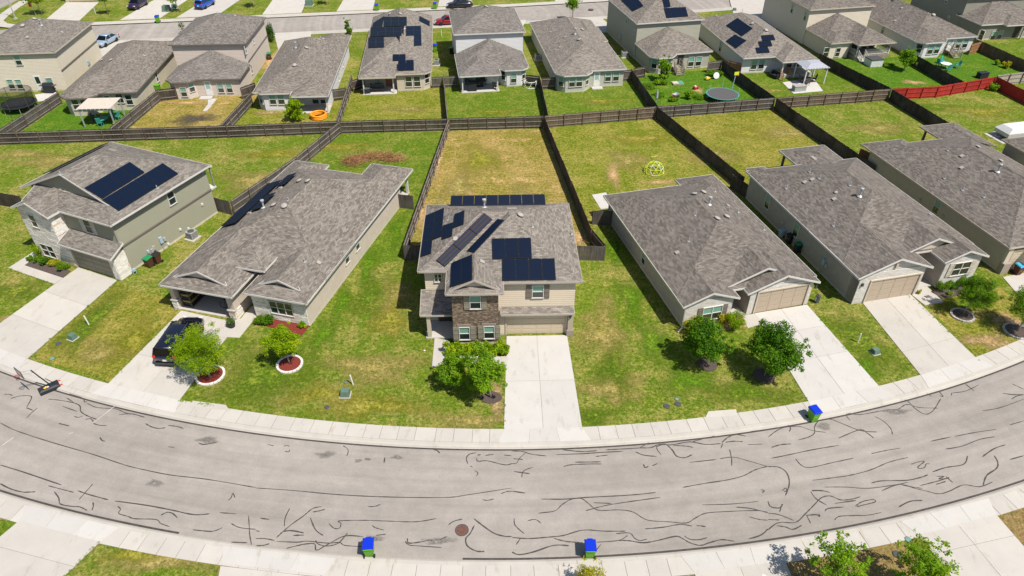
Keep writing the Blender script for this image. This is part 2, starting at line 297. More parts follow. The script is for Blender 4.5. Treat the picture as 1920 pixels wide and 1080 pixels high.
# ------------------------------------------------------------------ ground, streets, pavements
CX, CY = -1.0, 130.0
def pol(r, a): return (CX+r*sin(a), CY-r*cos(a))
def arc(r, a0, a1, n): return [pol(r, radians(a0+(a1-a0)*i/n)) for i in range(n+1)]
def strip(name, A, B, z, mat, kind='structure', parent=None, z2=None, th=.05):
    n = len(A); mb = MB(); z2 = z if z2 is None else z2
    vs = [(*p, z) for p in A]+[(*p, z2) for p in B]
    mb.add(vs, [[i, i+1, n+i+1, n+i] for i in range(n-1)])
    o = mb.out(name, mat, parent, uv=False)
    me = o.data
    if me.polygons[0].normal.z < 0: me.flip_normals()
    if kind: o['kind'] = kind
    return o
ZR = -.12
o = mesh('ground', [(-700,-200,-.18),(700,-200,-.18),(700,900,-.18),(-700,900,-.18)], [[0,1,2,3]], 'grass_mid', uv=False); o['kind'] = 'structure'
road = strip('road', arc(99.3,-46,46,92), arc(107.85,-46,46,92), ZR, 'asphalt')
NG = [(-160,100),(-95,110.4),(-73,113.9),(-39,118.9),(2,125.4),(18,128.6),(44,134.6),(150,160)]
off = lambda L, d: [(x-.16*d, y+d) for x, y in L]
back_road = strip('back_road', off(NG,-.1), off(NG,8.9), ZR, 'asphalt')
side_road = mesh('side_road', [(-112,116,ZR+.004),(-93.5,119,ZR+.004),(-96,170,ZR+.004),(-114,170,ZR+.004)], [[0,1,2,3]], 'asphalt', uv=False); side_road['kind'] = 'structure'
# base lawns (the block, the strip in front, the strip behind)
blk = arc(97.9,-46,46,60)+[(150,80),(150,156)]+off(NG,-1.75)[::-1][1:]+[(-160,80)]
slab('block_lawn', blk, 0, 'grass_mid', th=.17, kind='structure')
nearp = arc(109.15,-46,46,60)
slab('near_lawn', [(-110,50),(-110,-60),(110,-60),(110,50)]+nearp[::-1], 0, 'grass_brown', th=.17, kind='structure')
fl = off(NG, 10.6)
slab('back_lawn', [(-92,123.5),(-86.5,123.2)]+fl[2:]+[(160,300),(-94,300),(-94.5,128)], 0, 'grass_mid', th=.17, kind='structure')
def kerb(name, prof, r0, sgn, a0=-44, a1=44, n=88):
    pts = [(r0+sgn*d, z) for d, z in prof]; mb = MB()
    A = [[(*pol(r, radians(a0+(a1-a0)*i/n)), z) for r, z in pts] for i in range(n+1)]; k = len(pts)
    vs = [p for ring in A for p in ring]
    mb.add(vs, [[i*k+j, i*k+j+1, (i+1)*k+j+1, (i+1)*k+j] for i in range(n) for j in range(k-1)])
    o = mb.out(name, 'concrete_kerb', uv=False); o['kind'] = 'structure'
    if o.data.polygons[k-2].normal.z < 0: o.data.flip_normals()
    return o
kerb('kerb', [(0,-.13),(-.06,-.112),(-.12,-.02),(-.22,.02),(-.47,.032)], 99.52, 1)
kerb('kerb', [(0,-.13),(-.06,-.112),(-.12,-.02),(-.22,.02),(-.47,.032)], 107.62, -1)
strip('joint_seal', arc(99.50,-30,30,90), arc(99.63,-30,30,90), ZR+.005, 'sealant', None, road)
strip('joint_seal', arc(107.50,-24,-10.2,30), arc(107.63,-24,-10.2,30), ZR+.005, 'sealant', None, road)
strip('joint_seal', arc(107.50,-1.0,24,40), arc(107.63,-1.0,24,40), ZR+.005, 'sealant', None, road)
def walk_ring(name, r0, r1, a0, a1, step, rnd):
    base = strip(name, arc(r0,a0,a1,80), arc(r1,a0,a1,80), .022, 'concrete_joint')
    a = a0; g = .014
    while a < a1:
        st = step*rnd.uniform(.9, 1.12); da = degrees_(g/r0)
        pts = [pol(r0+.01, radians(a+da)), pol(r0+.01, radians(a+st-da)), pol(r1-.01, radians(a+st-da)), pol(r1-.01, radians(a+da))]
        slab('paving_slab', pts, .040+rnd.uniform(-.002,.003), 'concrete', base, .06); a += st
    return base
degrees_ = math.degrees
rnd = random.Random(5)
walk_ring('pavement', 97.85, 99.05, -30, 30, .74, rnd); walk_ring('pavement', 108.06, 109.2, -27, 27, .68, rnd)
for px in ([(1328,772),(1380,768),(1382,780),(1322,784)], [(362,752),(424,760),(430,770),(356,764)], [(1560,1042),(1610,1030),(1614,1020),(1558,1032)]):
    slab('pavement_pad', [at(*p) for p in px], .047, 'concrete', kind='structure', th=.05)
def drive(name, TL, TR, BR, BL, nx, ny, gap=.02, mat='concrete', z=.046):
    TL, TR, BR, BL = [at(*p) if not isinstance(p, Vector) else p for p in (TL, TR, BR, BL)]
    if name == 'driveway' and (BL-Vector((CX,CY,0))).length < 98.6 and BL.y < 46:
        BL, BR = [Vector((CX,CY,0))+(p-Vector((CX,CY,0))).normalized()*97.92 for p in (BL, BR)]
    base = slab(name, [TL,TR,BR,BL],   .030, 'concrete_joint', th=.06, kind='structure')
    def P(u, v): return (TL*(1-u)+TR*u)*(1-v)+(BL*(1-u)+BR*u)*v
    W_ = (TR-TL).length; H_ = (BL-TL).length
    vs = ny if isinstance(ny, list) else [j/ny for j in range(ny+1)]
    for i in range(nx):
        for j in range(len(vs)-1):
            u0 = i/nx+gap/2/W_*(i > 0); u1 = (i+1)/nx-gap/2/W_*(i < nx-1); v0 = vs[j]+gap/2/H_*(j > 0); v1 = vs[j+1]-gap/2/H_*(j < len(vs)-2)
            slab('concrete_slab', [P(u0,v0),P(u1,v0),P(u1,v1),P(u0,v1)], z, mat, base, .05)
    return base
drive('driveway', (950,631), (1063,629), (1092,805), (945,808), 2, [0,.52,1], mat='concrete_new')
drive('driveway', (147,502), (220,526), (61,667), Vector((-42.9,41.0,0)), 1, [0,.36,.68,1])
drive('driveway', (340,583), (446,606), (335,753), (217,707), 2, [0,.22,.62,1])
drive('driveway', (1415,588), (1513,572), (1642,719), (1513,750), 2, [0,.28,.6,1], mat='concrete_new')
drive('driveway', (1612,562), (1701,547), (1844,682), (1726,704), 2, [0,.72,1])
drive('driveway', (1880,520), (1990,500), (2080,600), (1960,615), 2, 2)
drive('driveway', (40,974), (189,1016), (60,1140), (-110,1100), 1, [0,.4,1]); drive('driveway', (414,1062), (606,1084), (600,1150), (400,1130), 2, 2)
drive('driveway', (1712,991), (1860,957), (2010,1130), (1850,1165), 2, [0,.3,.7,1]); drive('driveway', (1300,1070), (1468,1044), (1500,1120), (1330,1150), 2, 2)
def apron(A, B, near=False, flare=.45, n=3, mat='concrete_new'):
    """driveway mouth laid across the pavement down to the kerb"""
    A, B = [at(*p) if not isinstance(p, Vector) else p for p in (A, B)]; cc = Vector((CX, CY, 0)); t = (B-A).normalized()
    def on(p, r): d = (p-cc); return cc+d.normalized()*r
    r0, r1 = (109.1, 108.02) if near else (97.9, 99.10); a0, b0 = on(A, r0), on(B, r0); a1, b1 = on(A-t*flare, r1), on(B+t*flare, r1)
    if near: drive('driveway_apron', a1, b1, b0, a0, n, 1, .02, mat, .058)
    else: drive('driveway_apron', a0, b0, b1, a1, n, 1, .02, mat, .058)
    return a0, b0
for a_, b_ in (((945,808),(1092,805)), (Vector((-42.9,41.0,0)),(61,667)), ((217,707),(335,753)), ((1513,750),(1642,719)), ((1726,704),(1844,682))): apron(a_, b_)
for a_, b_ in (((40,974),(189,1016)), ((1712,991),(1860,957)), ((414,1062),(606,1084)), ((1300,1070),(1468,1044))): apron(a_, b_, True)
def path(name, pxs, z=.05, mat='concrete'): return slab(name, [at(*p) for p in pxs], z, mat, kind='structure', th=.05)
path('front_path', [(815,634),(810,689),(950,689),(950,669),(842,669),(843,640)], .052); path('front_path', [(398,631),(449,634),(494,578),(472,574),(452,598),(430,604)], .052)
path('front_path', [(16,503),(64,472),(72,479),(46,498),(119,522),(102,533)], .052); path('front_path', [(1701,547),(1736,536),(1769,567),(1734,573)], .052); path('front_path', [(1392,592),(1416,589),(1432,606),(1402,616)], .052)
# far side of the back street: kerb strips, driveways, side-street corner
strip('back_kerb', off(NG,-1.75), off(NG,-.1), .030, 'concrete_kerb'); strip('back_kerb', [(-86.5,121.6)]+off(NG,8.85)[2:], [(-86.5,123.2)]+fl[2:], .030, 'concrete_kerb')
cr = [(-86.3,121.5),(-88.6,122.2),(-91,124.5),(-92.2,128),(-93.2,134),(-95,150)]; ci = [(-86.3,123.4),(-88,124.0),(-89.6,125.6),(-90.4,128.6),(-91.4,134.2),(-93,150)]
strip('back_kerb', cr, ci, .034, 'concrete_kerb')
for q in ([(-84.3,137),(-78.2,137),(-76.2,125.6),(-82.2,124.8)], [(-68.5,137.5),(-66,150),(-61.5,150),(-62.6,126.8),(-69.2,125.9)], [(-57.5,150),(-51,150),(-53,128.2),(-59.8,127.2)], [(-46.6,150),(-40.6,150),(-38.2,130.2),(-45,129.1)], [(-32.6,150),(-27.2,150),(-25.6,132.2),(-32,131.2)], [(-14,150),(-8.5,150),(-7.4,135.2),(-13.8,134.2)], [(8,150),(13,150),(13.5,138.4),(8.2,137.6)]):
    slab('back_driveway', [(x, y) for x, y in q], .045, 'concrete', kind='structure')
for q in ([(42,141),(52,142),(46.5,122),(38,118)], [(15.8,127.6),(11,127.4),(13,119),(18,119)], [(2.5,126),(-4,125),(-6,117),(1,117)], [(-60,115),(-67,114.2),(-66,104),(-60,104)], [(-34,119.6),(-40,118.6),(-37,110),(-32,110)]):
    slab('back_driveway', q, .043, 'concrete', kind='structure')
# ------------------------------------------------------------------ yards
def yard(pts, mat, z, name='lawn'): return slab(name, pts, z, mat, kind='structure', th=.02)
def ypx(pxs, mat, z, name='lawn'): return yard([at(*p) for p in pxs], mat, z, name)
Y = [([(-7.8,80.2),(4.0,81),(7.4,55),(5.6,52.6),(-9.9,52.6)], 'grass_dry'), ([(4.1,80.9),(18.4,83.8),(24.8,65),(8.6,58.7),(7.5,55)], 'grass_lime'), ([(18.6,83.8),(34.3,86.6),(38.6,70),(24.8,62)], 'grass_olive'),
     ([(34.5,86.7),(50.8,89.7),(54,74),(39,68)], 'grass_mid'), ([(51,89.8),(57.8,90.6),(67.3,94.1),(72,66),(54.5,74)], 'grass_mid'), ([(-21,79.4),(-7.9,80.1),(-10,52.4),(-13,52),(-28,60)], 'grass_green'), ([(-61,76.2),(-34.5,78.2),(-21.3,79.4),(-28.2,60.4),(-50,56),(-66,58)], 'grass_mid'),
     ([(-61.3,76.6),(-61.3,90),(-75,92),(-75,76)], 'grass_vivid'), ([(-61,76.7),(-48.2,77.6),(-47.5,90),(-60.2,90)], 'grass_vivid'), ([(-48,77.6),(-35.2,78.6),(-34.6,92),(-47.4,91)], 'grass_dry'), ([(-35,78.6),(-21.5,79.8),(-22.3,95),(-34.4,90)], 'grass_lime'),
     ([(-21.3,79.8),(-8,80.7),(-9.6,97),(-22.3,97)], 'grass_lime'), ([(-7.8,80.8),(4.0,81.5),(4.2,97),(-9.6,95)], 'grass_green'), ([(4.2,81.5),(18.4,84.4),(17,97),(4.2,97)], 'grass_green'), ([(18.7,84.4),(34.4,87.3),(31.5,102),(17.2,99)], 'grass_vivid'),
     ([(34.7,87.4),(50.8,90.3),(46,106),(31,102)], 'grass_green'), ([(51,90.3),(57.8,91),(61.5,97),(60,107),(46,106)], 'grass_vivid'), ([(58,91),(67.5,94.8),(75,100.5),(73.5,111),(60,107)], 'grass_vivid'), ([(75.6,100.5),(85,100),(95,118),(73.8,112)], 'grass_green')]
for i, (p, m) in enumerate(Y): yard(p, m, .005+.0005*i)
def patch(pts, mat, z, name='lawn_patch'):
    pts = [Vector((p[0], p[1], 0)) for p in pts]; c = sum(pts, Vector())/len(pts); n = len(pts); R = (0, .4, .7, 1.0); V = [Vector((c.x, c.y, z))]; E = [1.0]
    for k in R[1:]: V += [Vector((c.x+(p.x-c.x)*k, c.y+(p.y-c.y)*k, z)) for p in pts]; E += [1-k]*n
    F = [[0, 1+i, 1+(i+1)%n] for i in range(n)]
    for r in range(2): F += [[1+r*n+i, 1+(r+1)*n+i, 1+(r+1)*n+(i+1)%n, 1+r*n+(i+1)%n] for i in range(n)]
    o = mesh(name, V, F, mat, uv=False)
    if o.data.polygons[0].normal.z < 0: o.data.flip_normals()
    a = o.data.attributes.new('edge', 'FLOAT', 'POINT'); a.data.foreach_set('value', E); o['kind'] = 'structure'; return o
def dense(pts):
    out = []
    for i in range(len(pts)):
        a, b = pts[i], pts[(i+1)%len(pts)]; out += [a.lerp(b, t/4) for t in range(4)]
    return out
def ppx(pxs, mat, z): return patch(dense([at(*p) for p in pxs]), mat, z)
ypx([(61,668),(206,717),(330,594),(318,560),(240,540),(222,528)], 'grass_olive', .016)
ppx([(60,668),(120,690),(200,600),(260,540),(222,526)], 'soft_green', .018)
ppx([(345,750),(450,630),(600,640),(640,700),(520,780),(400,768)], 'soft_green', .017)
ppx([(1530,588),(1590,572),(1722,702),(1645,717)], 'soft_green', .0205); ypx([(1740,575),(1850,520),(1960,610),(1842,679)], 'grass_olive', .0152); ppx([(1740,575),(1850,530),(1900,560),(1800,600)], 'soft_green', .021)
for i, (x, y, rx, ry, m) in enumerate(((700,690,4.5,2.2,'soft_tan'), (740,560,1.6,4,'soft_tan'), (690,760,5,1.6,'soft_olive'), (600,740,3,1.2,'soft_olive'), (1130,620,2.4,4.5,'soft_tan'), (1150,730,3,1.8,'soft_tan'), (1110,780,2,1.0,'soft_green'), (890,790,4,.9,'soft_tan'), (200,660,3.5,1.6,'soft_tan'), (250,640,2,3,'soft_olive'), (1690,600,1.5,1.5,'soft_olive'), (1850,640,3,1.2,'soft_soil'), (1820,590,2,1,'soft_tan'), (480,340,5,3,'soft_tan'), (110,300,6,2,'soft_tan'), (40,290,4,1.5,'soft_tan'), (520,290,6,1.4,'soft_olive'), (700,330,3.5,2.2,'soft_olive'), (640,275,5,1.5,'soft_olive'), (1200,260,5,2,'soft_olive'), (1180,300,3,3,'soft_tan'), (1330,290,4,3,'soft_tan'), (1480,250,5,2,'soft_tan'), (1400,250,4,2,'soft_olive'), (1650,240,5,2,'soft_tan'), (1840,210,5,2,'soft_olive'), (1750,200,4,1.5,'soft_green'), (900,300,3,5,'soft_olive'), (980,380,3,4,'soft_tan'), (860,350,2,4,'soft_tan'), (760,205,4,1.2,'soft_tan'), (930,210,4,1,'soft_olive'), (1130,190,4,1.2,'soft_olive'), (1450,170,2.5,1,'soft_tan'), (300,1050,4,1,'soft_tan'), (250,1040,2,.7,'soft_olive'), (30,545,3,1.5,'soft_green'), (1150,470,.9,3.5,'soft_vivid'), (1185,560,1.3,4,'soft_vivid'), (1225,640,1.6,3,'soft_vivid'), (1290,715,3,2,'soft_vivid'), (1400,735,4,1.6,'soft_green'), (1150,690,1.5,3,'soft_green'), (745,430,.8,4,'soft_vivid'), (690,500,.9,4,'soft_vivid'), (640,570,.9,4,'soft_vivid'), (605,630,1.2,2.5,'soft_vivid'), (690,560,1.6,3.5,'soft_green'), (730,600,2,3,'soft_olive'), (1620,690,1.5,1.5,'soft_vivid'))):
    c0 = at(x, y); patch([(c0.x+rx*(1+.25*sin(3*a+i)+.15*sin(5*a+2*i))*cos(a), c0.y+ry*(1+.25*sin(3*a+i)+.15*sin(5*a+2*i))*sin(a)) for a in [2*pi*k/24 for k in range(24)]], m, .022+.00035*i)
ypx([(190,1018),(412,1060),(395,1110),(110,1090)], 'grass_mid', .016); ypx([(-40,975),(38,975),(0,1020),(-60,1050)], 'grass_green', .016); ppx([(1690,1005),(1720,990),(1850,1150),(1740,1150)], 'soft_vivid', .02)
# worn soil with a shape of its own
def blob(px, py, rx, ry, mat, z, seed, name='bare_ground'):
    c = at(px, py); r = random.Random(seed); n = 26; ph = [r.uniform(0, 6.28) for _ in range(4)]
    pts = []
    for i in range(n):
        a = 2*pi*i/n; k = 1+.18*sin(2*a+ph[0])+.13*sin(3*a+ph[1])+.10*sin(5*a+ph[2])+.06*sin(8*a+ph[3])
        pts.append((c.x+rx*k*cos(a), c.y+ry*k*sin(a)))
    return patch(pts, mat, z, name)
for i, b in enumerate([(1150,328,1.1,3.2), (1240,342,2.2,.7), (824,300,.5,7.0), (790,400,.5,5.0), (1085,445,.9,2.4), (930,745,.7,2.6), (1310,170,1.2,1.0), (1715,155,1.8,1.2), (20,600,1.2,1.0), (1890,600,1.5,1.2), (1350,595,2.0,.9)]): blob(*b, 'soft_earth' if i not in (5,8) else 'soft_soil', .0412+.0002*i, i)
blob(363,224,3.2,2.2,'soft_ash',.0441,31,'burnt_patch'); blob(505,115,.9,6.0,'soft_earth',.0443,33); blob(352,193,4.0,.7,'soft_earth',.0445,35)
for i, (px, py, rx, ry) in enumerate([(585,232,1.6,.8), (500,212,2.0,.9), (1870,600,.9,.7)]): blob(px, py, rx, ry, 'soft_soil', .0447+.0002*i, 50+i)
# ------------------------------------------------------------------ crack sealant traced on the road
CR = {0: [[(0,218),(90,262),(280,325),(520,395),(700,455),(800,480),(960,512),(1170,537),(1440,583)],[(0,455),(130,495),(345,568)],[(0,560),(60,590),(130,608),(200,606)],[(270,572),(350,593),(415,610)],[(437,600),(500,622),(610,652)],[(645,658),(820,682),(960,708),(1090,735),(1180,730)],[(305,605),(330,640),(340,675),(400,688),(450,692),(490,712)],[(522,562),(480,610),(445,650)],[(523,665),(525,685),(518,710)],[(662,688),(678,705),(668,728),(720,745),(760,758),(875,762),(905,785),(955,803)],[(905,738),(940,722),(970,728),(998,752)],[(1085,820),(1140,826),(1200,828),(1252,808)],[(1235,724),(1330,730)],[(1300,785),(1350,808),(1440,818)],[(1398,740),(1402,800),(1405,850),(1415,905)],[(1300,890),(1390,893)],[(1283,655),(1300,640),(1310,615),(1322,640)],[(270,85),(340,92),(420,108),(450,125),(455,155),(490,178),(545,200)],[(375,78),(420,108)],[(350,125),(435,155)],[(418,182),(440,188),(465,180)],[(480,200),(510,195),(525,212)],[(525,222),(560,232),(600,234)],[(330,222),(390,236)],[(562,300),(575,318),(592,322)],[(390,55),(440,70),(470,85),(475,102),(490,98)],[(490,108),(530,128),(570,135),(650,140),(700,160),(735,170)],[(668,173),(740,168),(815,188)],[(818,222),(850,240),(890,250),(930,246)],[(945,233),(1000,240),(1032,251)],[(25,58),(50,58),(72,65)],[(60,82),(110,68),(160,66),(178,75),(165,105),(150,130)],[(148,133),(185,148)],[(148,193),(180,160),(210,135)],[(945,353),(980,357)],[(1118,332),(1150,340),(1220,327)]],
 1: [[(0,585),(220,600),(430,620),(640,632),(860,638),(1080,638),(1200,622),(1440,585)],[(65,340),(100,348)],[(155,352),(175,345),(188,352)],[(162,378),(185,382),(188,370)],[(490,348),(515,365),(518,385),(510,405)],[(725,412),(720,445)],[(995,368),(1020,375),(1033,390)],[(630,690),(670,688),(700,677)],[(1275,650),(1300,655),(1338,647)],[(1380,617),(1410,605),(1440,604)],[(370,690),(320,700),(270,740),(200,790),(150,832),(115,865)],[(190,700),(165,750),(160,800)],[(320,720),(350,715),(388,705)],[(305,752),(335,820),(378,852)],[(150,830),(200,825),(270,838)],[(210,852),(270,850)],[(0,870),(50,870),(105,880)],[(115,885),(230,890),(290,884),(400,895),(470,892),(500,908),(600,915)],[(335,880),(345,897),(390,912),(450,902),(480,880),(515,838)],[(170,925),(230,910),(280,900),(330,900),(340,935),(400,905),(500,855),(605,860)],[(0,910),(40,908),(75,898)],[(410,785),(440,812),(470,810),(478,785),(470,770),(610,767),(760,772),(900,775),(1015,757)],[(655,795),(670,808),(720,822)],[(675,852),(730,845)],[(838,885),(860,905),(900,910),(1045,920)],[(852,868),(860,895),(930,888),(980,878),(1010,885),(1075,857)],[(1083,793),(1110,773),(1160,760)],[(1228,795),(1205,840),(1180,870),(1190,912),(1240,940),(1285,942)],[(1225,757),(1280,800),(1340,840),(1395,856),(1440,858)],[(1240,387),(1200,395),(1183,420),(1192,448)],[(1205,462),(1220,468)],[(1230,487),(1248,500),(1240,518)],[(1245,400),(1265,398)],[(1290,402),(1338,395)],[(1395,400),(1435,403)],[(1240,418),(1250,435),(1300,432),(1400,455),(1440,447)],[(0,825),(20,830)],[(25,755),(75,762)]],
 2: [[(0,447),(25,445),(45,415),(75,388)],[(0,378),(60,380),(110,395),(195,405)],[(8,420),(62,425)],[(10,492),(100,505)],[(55,525),(65,490),(118,468)],[(0,603),(75,614)],[(165,647),(290,648),(420,638),(580,630),(700,622),(810,610)],[(145,727),(240,714),(280,680),(330,650),(390,645),(430,672),(485,710),(600,708),(680,720),(760,765),(880,775),(980,782),(1030,755),(1090,727),(1200,718),(1370,712),(1440,722)],[(415,713),(520,685),(640,665),(833,638)],[(458,668),(560,672)],[(1070,680),(1240,675),(1388,660)],[(1260,693),(1340,700),(1440,724)],[(1335,747),(1390,762),(1440,766)],[(960,582),(1080,560),(1210,540),(1300,517),(1370,482),(1440,463)],[(1000,441),(1150,425)],[(1170,420),(1245,412),(1320,430),(1440,465)],[(1224,368),(1235,420),(1235,462)],[(88,770),(130,762),(163,783)],[(12,755),(18,795),(68,842)],[(0,863),(90,870),(200,862),(290,852),(400,822),(520,828),(640,828)],[(50,865),(22,905)],[(0,945),(40,960),(120,945),(235,908),(320,910)],[(235,868),(300,885),(380,892)],[(475,890),(600,880),(650,852)],[(500,902),(470,940)],[(585,842),(660,838),(690,868),(720,880),(760,873)],[(600,880),(660,882),(740,893),(820,880),(920,857),(960,870),(1000,893),(1060,908),(1110,893),(1180,876),(1250,885)],[(748,815),(850,806),(945,790),(1015,800)],[(1038,796),(1090,802)],[(970,855),(1000,873),(1050,876),(1098,864)],[(530,370),(620,366),(720,360),(780,358),(830,340),(900,342),(1000,326),(1090,340),(1175,335)],[(810,350),(820,375),(840,398)],[(810,355),(860,338),(900,370),(925,405),(970,415),(1012,398)],[(250,397),(400,392),(500,385),(625,379)],[(470,408),(540,400)],[(285,370),(390,380),(478,375)],[(290,465),(330,455),(430,450),(505,450)],[(355,440),(500,438)],[(695,382),(740,400),(813,408)],[(740,452),(748,470),(768,463)],[(790,460),(818,447)],[(1015,325),(1070,310),(1140,292)],[(1180,330),(1215,300),(1260,285),(1315,293)],[(1200,328),(1250,322),(1300,325)],[(1175,362),(1185,335)],[(1325,341),(1410,338)],[(720,358),(770,330)],[(905,345),(980,350),(1020,357)],[(1310,275),(1360,265),(1440,255)],[(1400,595),(1418,600),(1408,612)],[(1330,872),(1400,850),(1440,815)]],
 3: [[(0,300),(50,262),(100,243),(180,240),(250,262),(325,272)],[(95,215),(125,245),(120,268)],[(170,315),(230,298),(262,275),(262,240),(290,205),(350,198),(410,220),(520,262),(615,270)],[(397,305),(515,258),(560,278),(595,305)],[(600,182),(650,210),(690,250),(700,285)],[(462,205),(442,180),(455,165),(520,172),(660,147),(730,142),(780,115),(850,132),(960,136)],[(725,85),(780,93),(830,140),(885,170),(930,148),(972,82)],[(20,418),(100,402),(250,370),(400,345)],[(20,357),(70,342),(130,337)],[(155,420),(185,455),(235,470),(360,443),(482,417)],[(580,392),(660,375),(747,360)],[(250,542),(370,527),(470,512),(580,482),(680,440),(788,413)],[(915,322),(1030,298)],[(1050,295),(1170,272),(1285,255)],[(1000,366),(1090,350),(1190,312),(1275,297)],[(1205,410),(1270,365),(1335,342)],[(1205,150),(1300,135),(1440,85)],[(0,465),(60,468),(105,500),(120,560),(98,628)],[(80,600),(100,585),(105,600),(90,605)],[(0,727),(60,735),(145,768)],[(0,660),(15,690),(65,697),(82,675)],[(65,720),(75,690)],[(0,820),(60,780),(155,778),(210,730),(260,680),(300,640),(350,630),(410,652),(470,648),(520,634)],[(240,605),(270,645),(330,682)],[(245,600),(300,600),(350,610)],[(215,735),(240,785)],[(215,740),(270,735),(290,745),(285,730)],[(320,715),(340,700),(425,692)],[(375,672),(495,655)],[(50,797),(100,805),(140,818),(190,795)],[(0,762),(65,765)],[(312,580),(440,580),(560,587),(700,570),(790,553)],[(580,558),(640,545),(780,542),(860,525),(900,510)],[(640,600),(740,565),(830,588),(890,602),(960,618),(1020,603),(1100,568),(1190,578),(1265,550)],[(755,570),(870,588)],[(855,572),(960,545),(1020,525)],[(945,565),(1000,548)],[(490,688),(530,662),(590,650),(605,660),(590,668),(540,680),(500,690)],[(375,765),(400,745),(480,740),(560,738),(640,722)],[(735,692),(800,660),(870,655)],[(805,452),(840,440),(880,435),(845,465),(850,475),(880,470),(890,450),(912,450)],[(925,495),(1000,470),(1100,452),(1122,405)],[(1272,402),(1292,440),(1285,475),(1230,515),(1210,570)],[(948,520),(990,520),(960,535),(1020,530)],[(1000,520),(1040,555)],[(1360,425),(1440,403)],[(1360,230),(1440,207)],[(1375,0),(1440,30)],[(1320,52),(1380,60),(1440,60)],[(1370,85),(1400,68),(1440,60)],[(890,50),(920,70)],[(960,40),(985,70),(965,65)],[(1040,50),(1110,40),(1185,5)],[(1110,0),(1160,40)],[(1030,65),(1035,50)]]}
def smoothline(pts, k=5):
    out = []
    for i in range(len(pts)-1):
        p0, p1, p2, p3 = pts[max(i-1,0)], pts[i], pts[i+1], pts[min(i+2,len(pts)-1)]
        for j in range(k):
            t = j/k; out.append(.5*((2*p1)+(p2-p0)*t+(2*p0-5*p1+4*p2-p3)*t*t+(3*p1-p0-3*p2+p3)*t**3))
    return out+[pts[-1]]
def ribbon(name, pts, w, z, mat, parent, rr):
    pts = smoothline(pts); L = []; R = []; n = len(pts)
    for i, p in enumerate(pts):
        d = (pts[min(i+1,n-1)]-pts[max(i-1,0)]); d.z = 0; d.normalize(); s = Vector((-d.y, d.x, 0)); ww = w*rr.uniform(.65, 1.3)*(.45 if i in (0, n-1) else 1)/2
        L.append((p+s*ww).xy); R.append((p-s*ww).xy)
    return strip(name, [tuple(q) for q in L], [tuple(q) for q in R], z, mat, None, parent)
rr = random.Random(3); zz = 0
for k, L in CR.items():
    for poly in L:
        zz = (zz+1) % 9
        ribbon('crack_seal', [at(480*k+x/3, 720+y/3, ZR) for x, y in poly], rr.uniform(.055,.085), ZR+.004+.0004*zz, 'sealant', road, rr)
for seg in ([(975,722),(790,865)], [(122,985),(10,1065)], [(620,945),(580,965)]):
    ribbon('paint_mark', [at(x/4.5, 600+y/4.5, ZR) for x, y in seg], .06, ZR+.009, 'road_paint', road, rr)
for i, (x, y, rx, ry) in enumerate(((610,853,.8,.4), (672,864,.35,.25), (688,861,.3,.2), (745,857,.5,.25), (390,825,.9,.35), (1545,800,.6,.35), (1680,772,1.2,.3), (820,1015,1.1,.35), (700,1010,.6,.3), (290,905,.6,.4))):
    c0 = at(x, y, ZR); o = patch([(c0.x+rx*(1+.3*sin(3*a+i))*cos(a), c0.y+ry*(1+.3*sin(2*a+i))*sin(a)) for a in [2*pi*k/16 for k in range(16)]], 'soft_oil', ZR+.0095+.0003*i, 'oil_stain'); del o['kind']; o.parent = road
mh = empty('manhole_cover', 'round rusty manhole cover set in the grey road', 'manhole', tuple(at(866,994,ZR)))
MB().lathe([(.42,0),(.42,.012),(.36,.014),(.36,.006)], seg=28, cap=False).out('rim', 'metal_dark', mh, uv=False)
mb = MB().lathe([(.35,.0),(.35,.012)], seg=28); mb.out('cover_plate', 'rust', mh, uv=False)
MB().lathe([(.24,.012),(.24,.018),(.19,.018),(.19,.012)], seg=24, cap=False).out('raised_ring', 'rust', mh, uv=False)
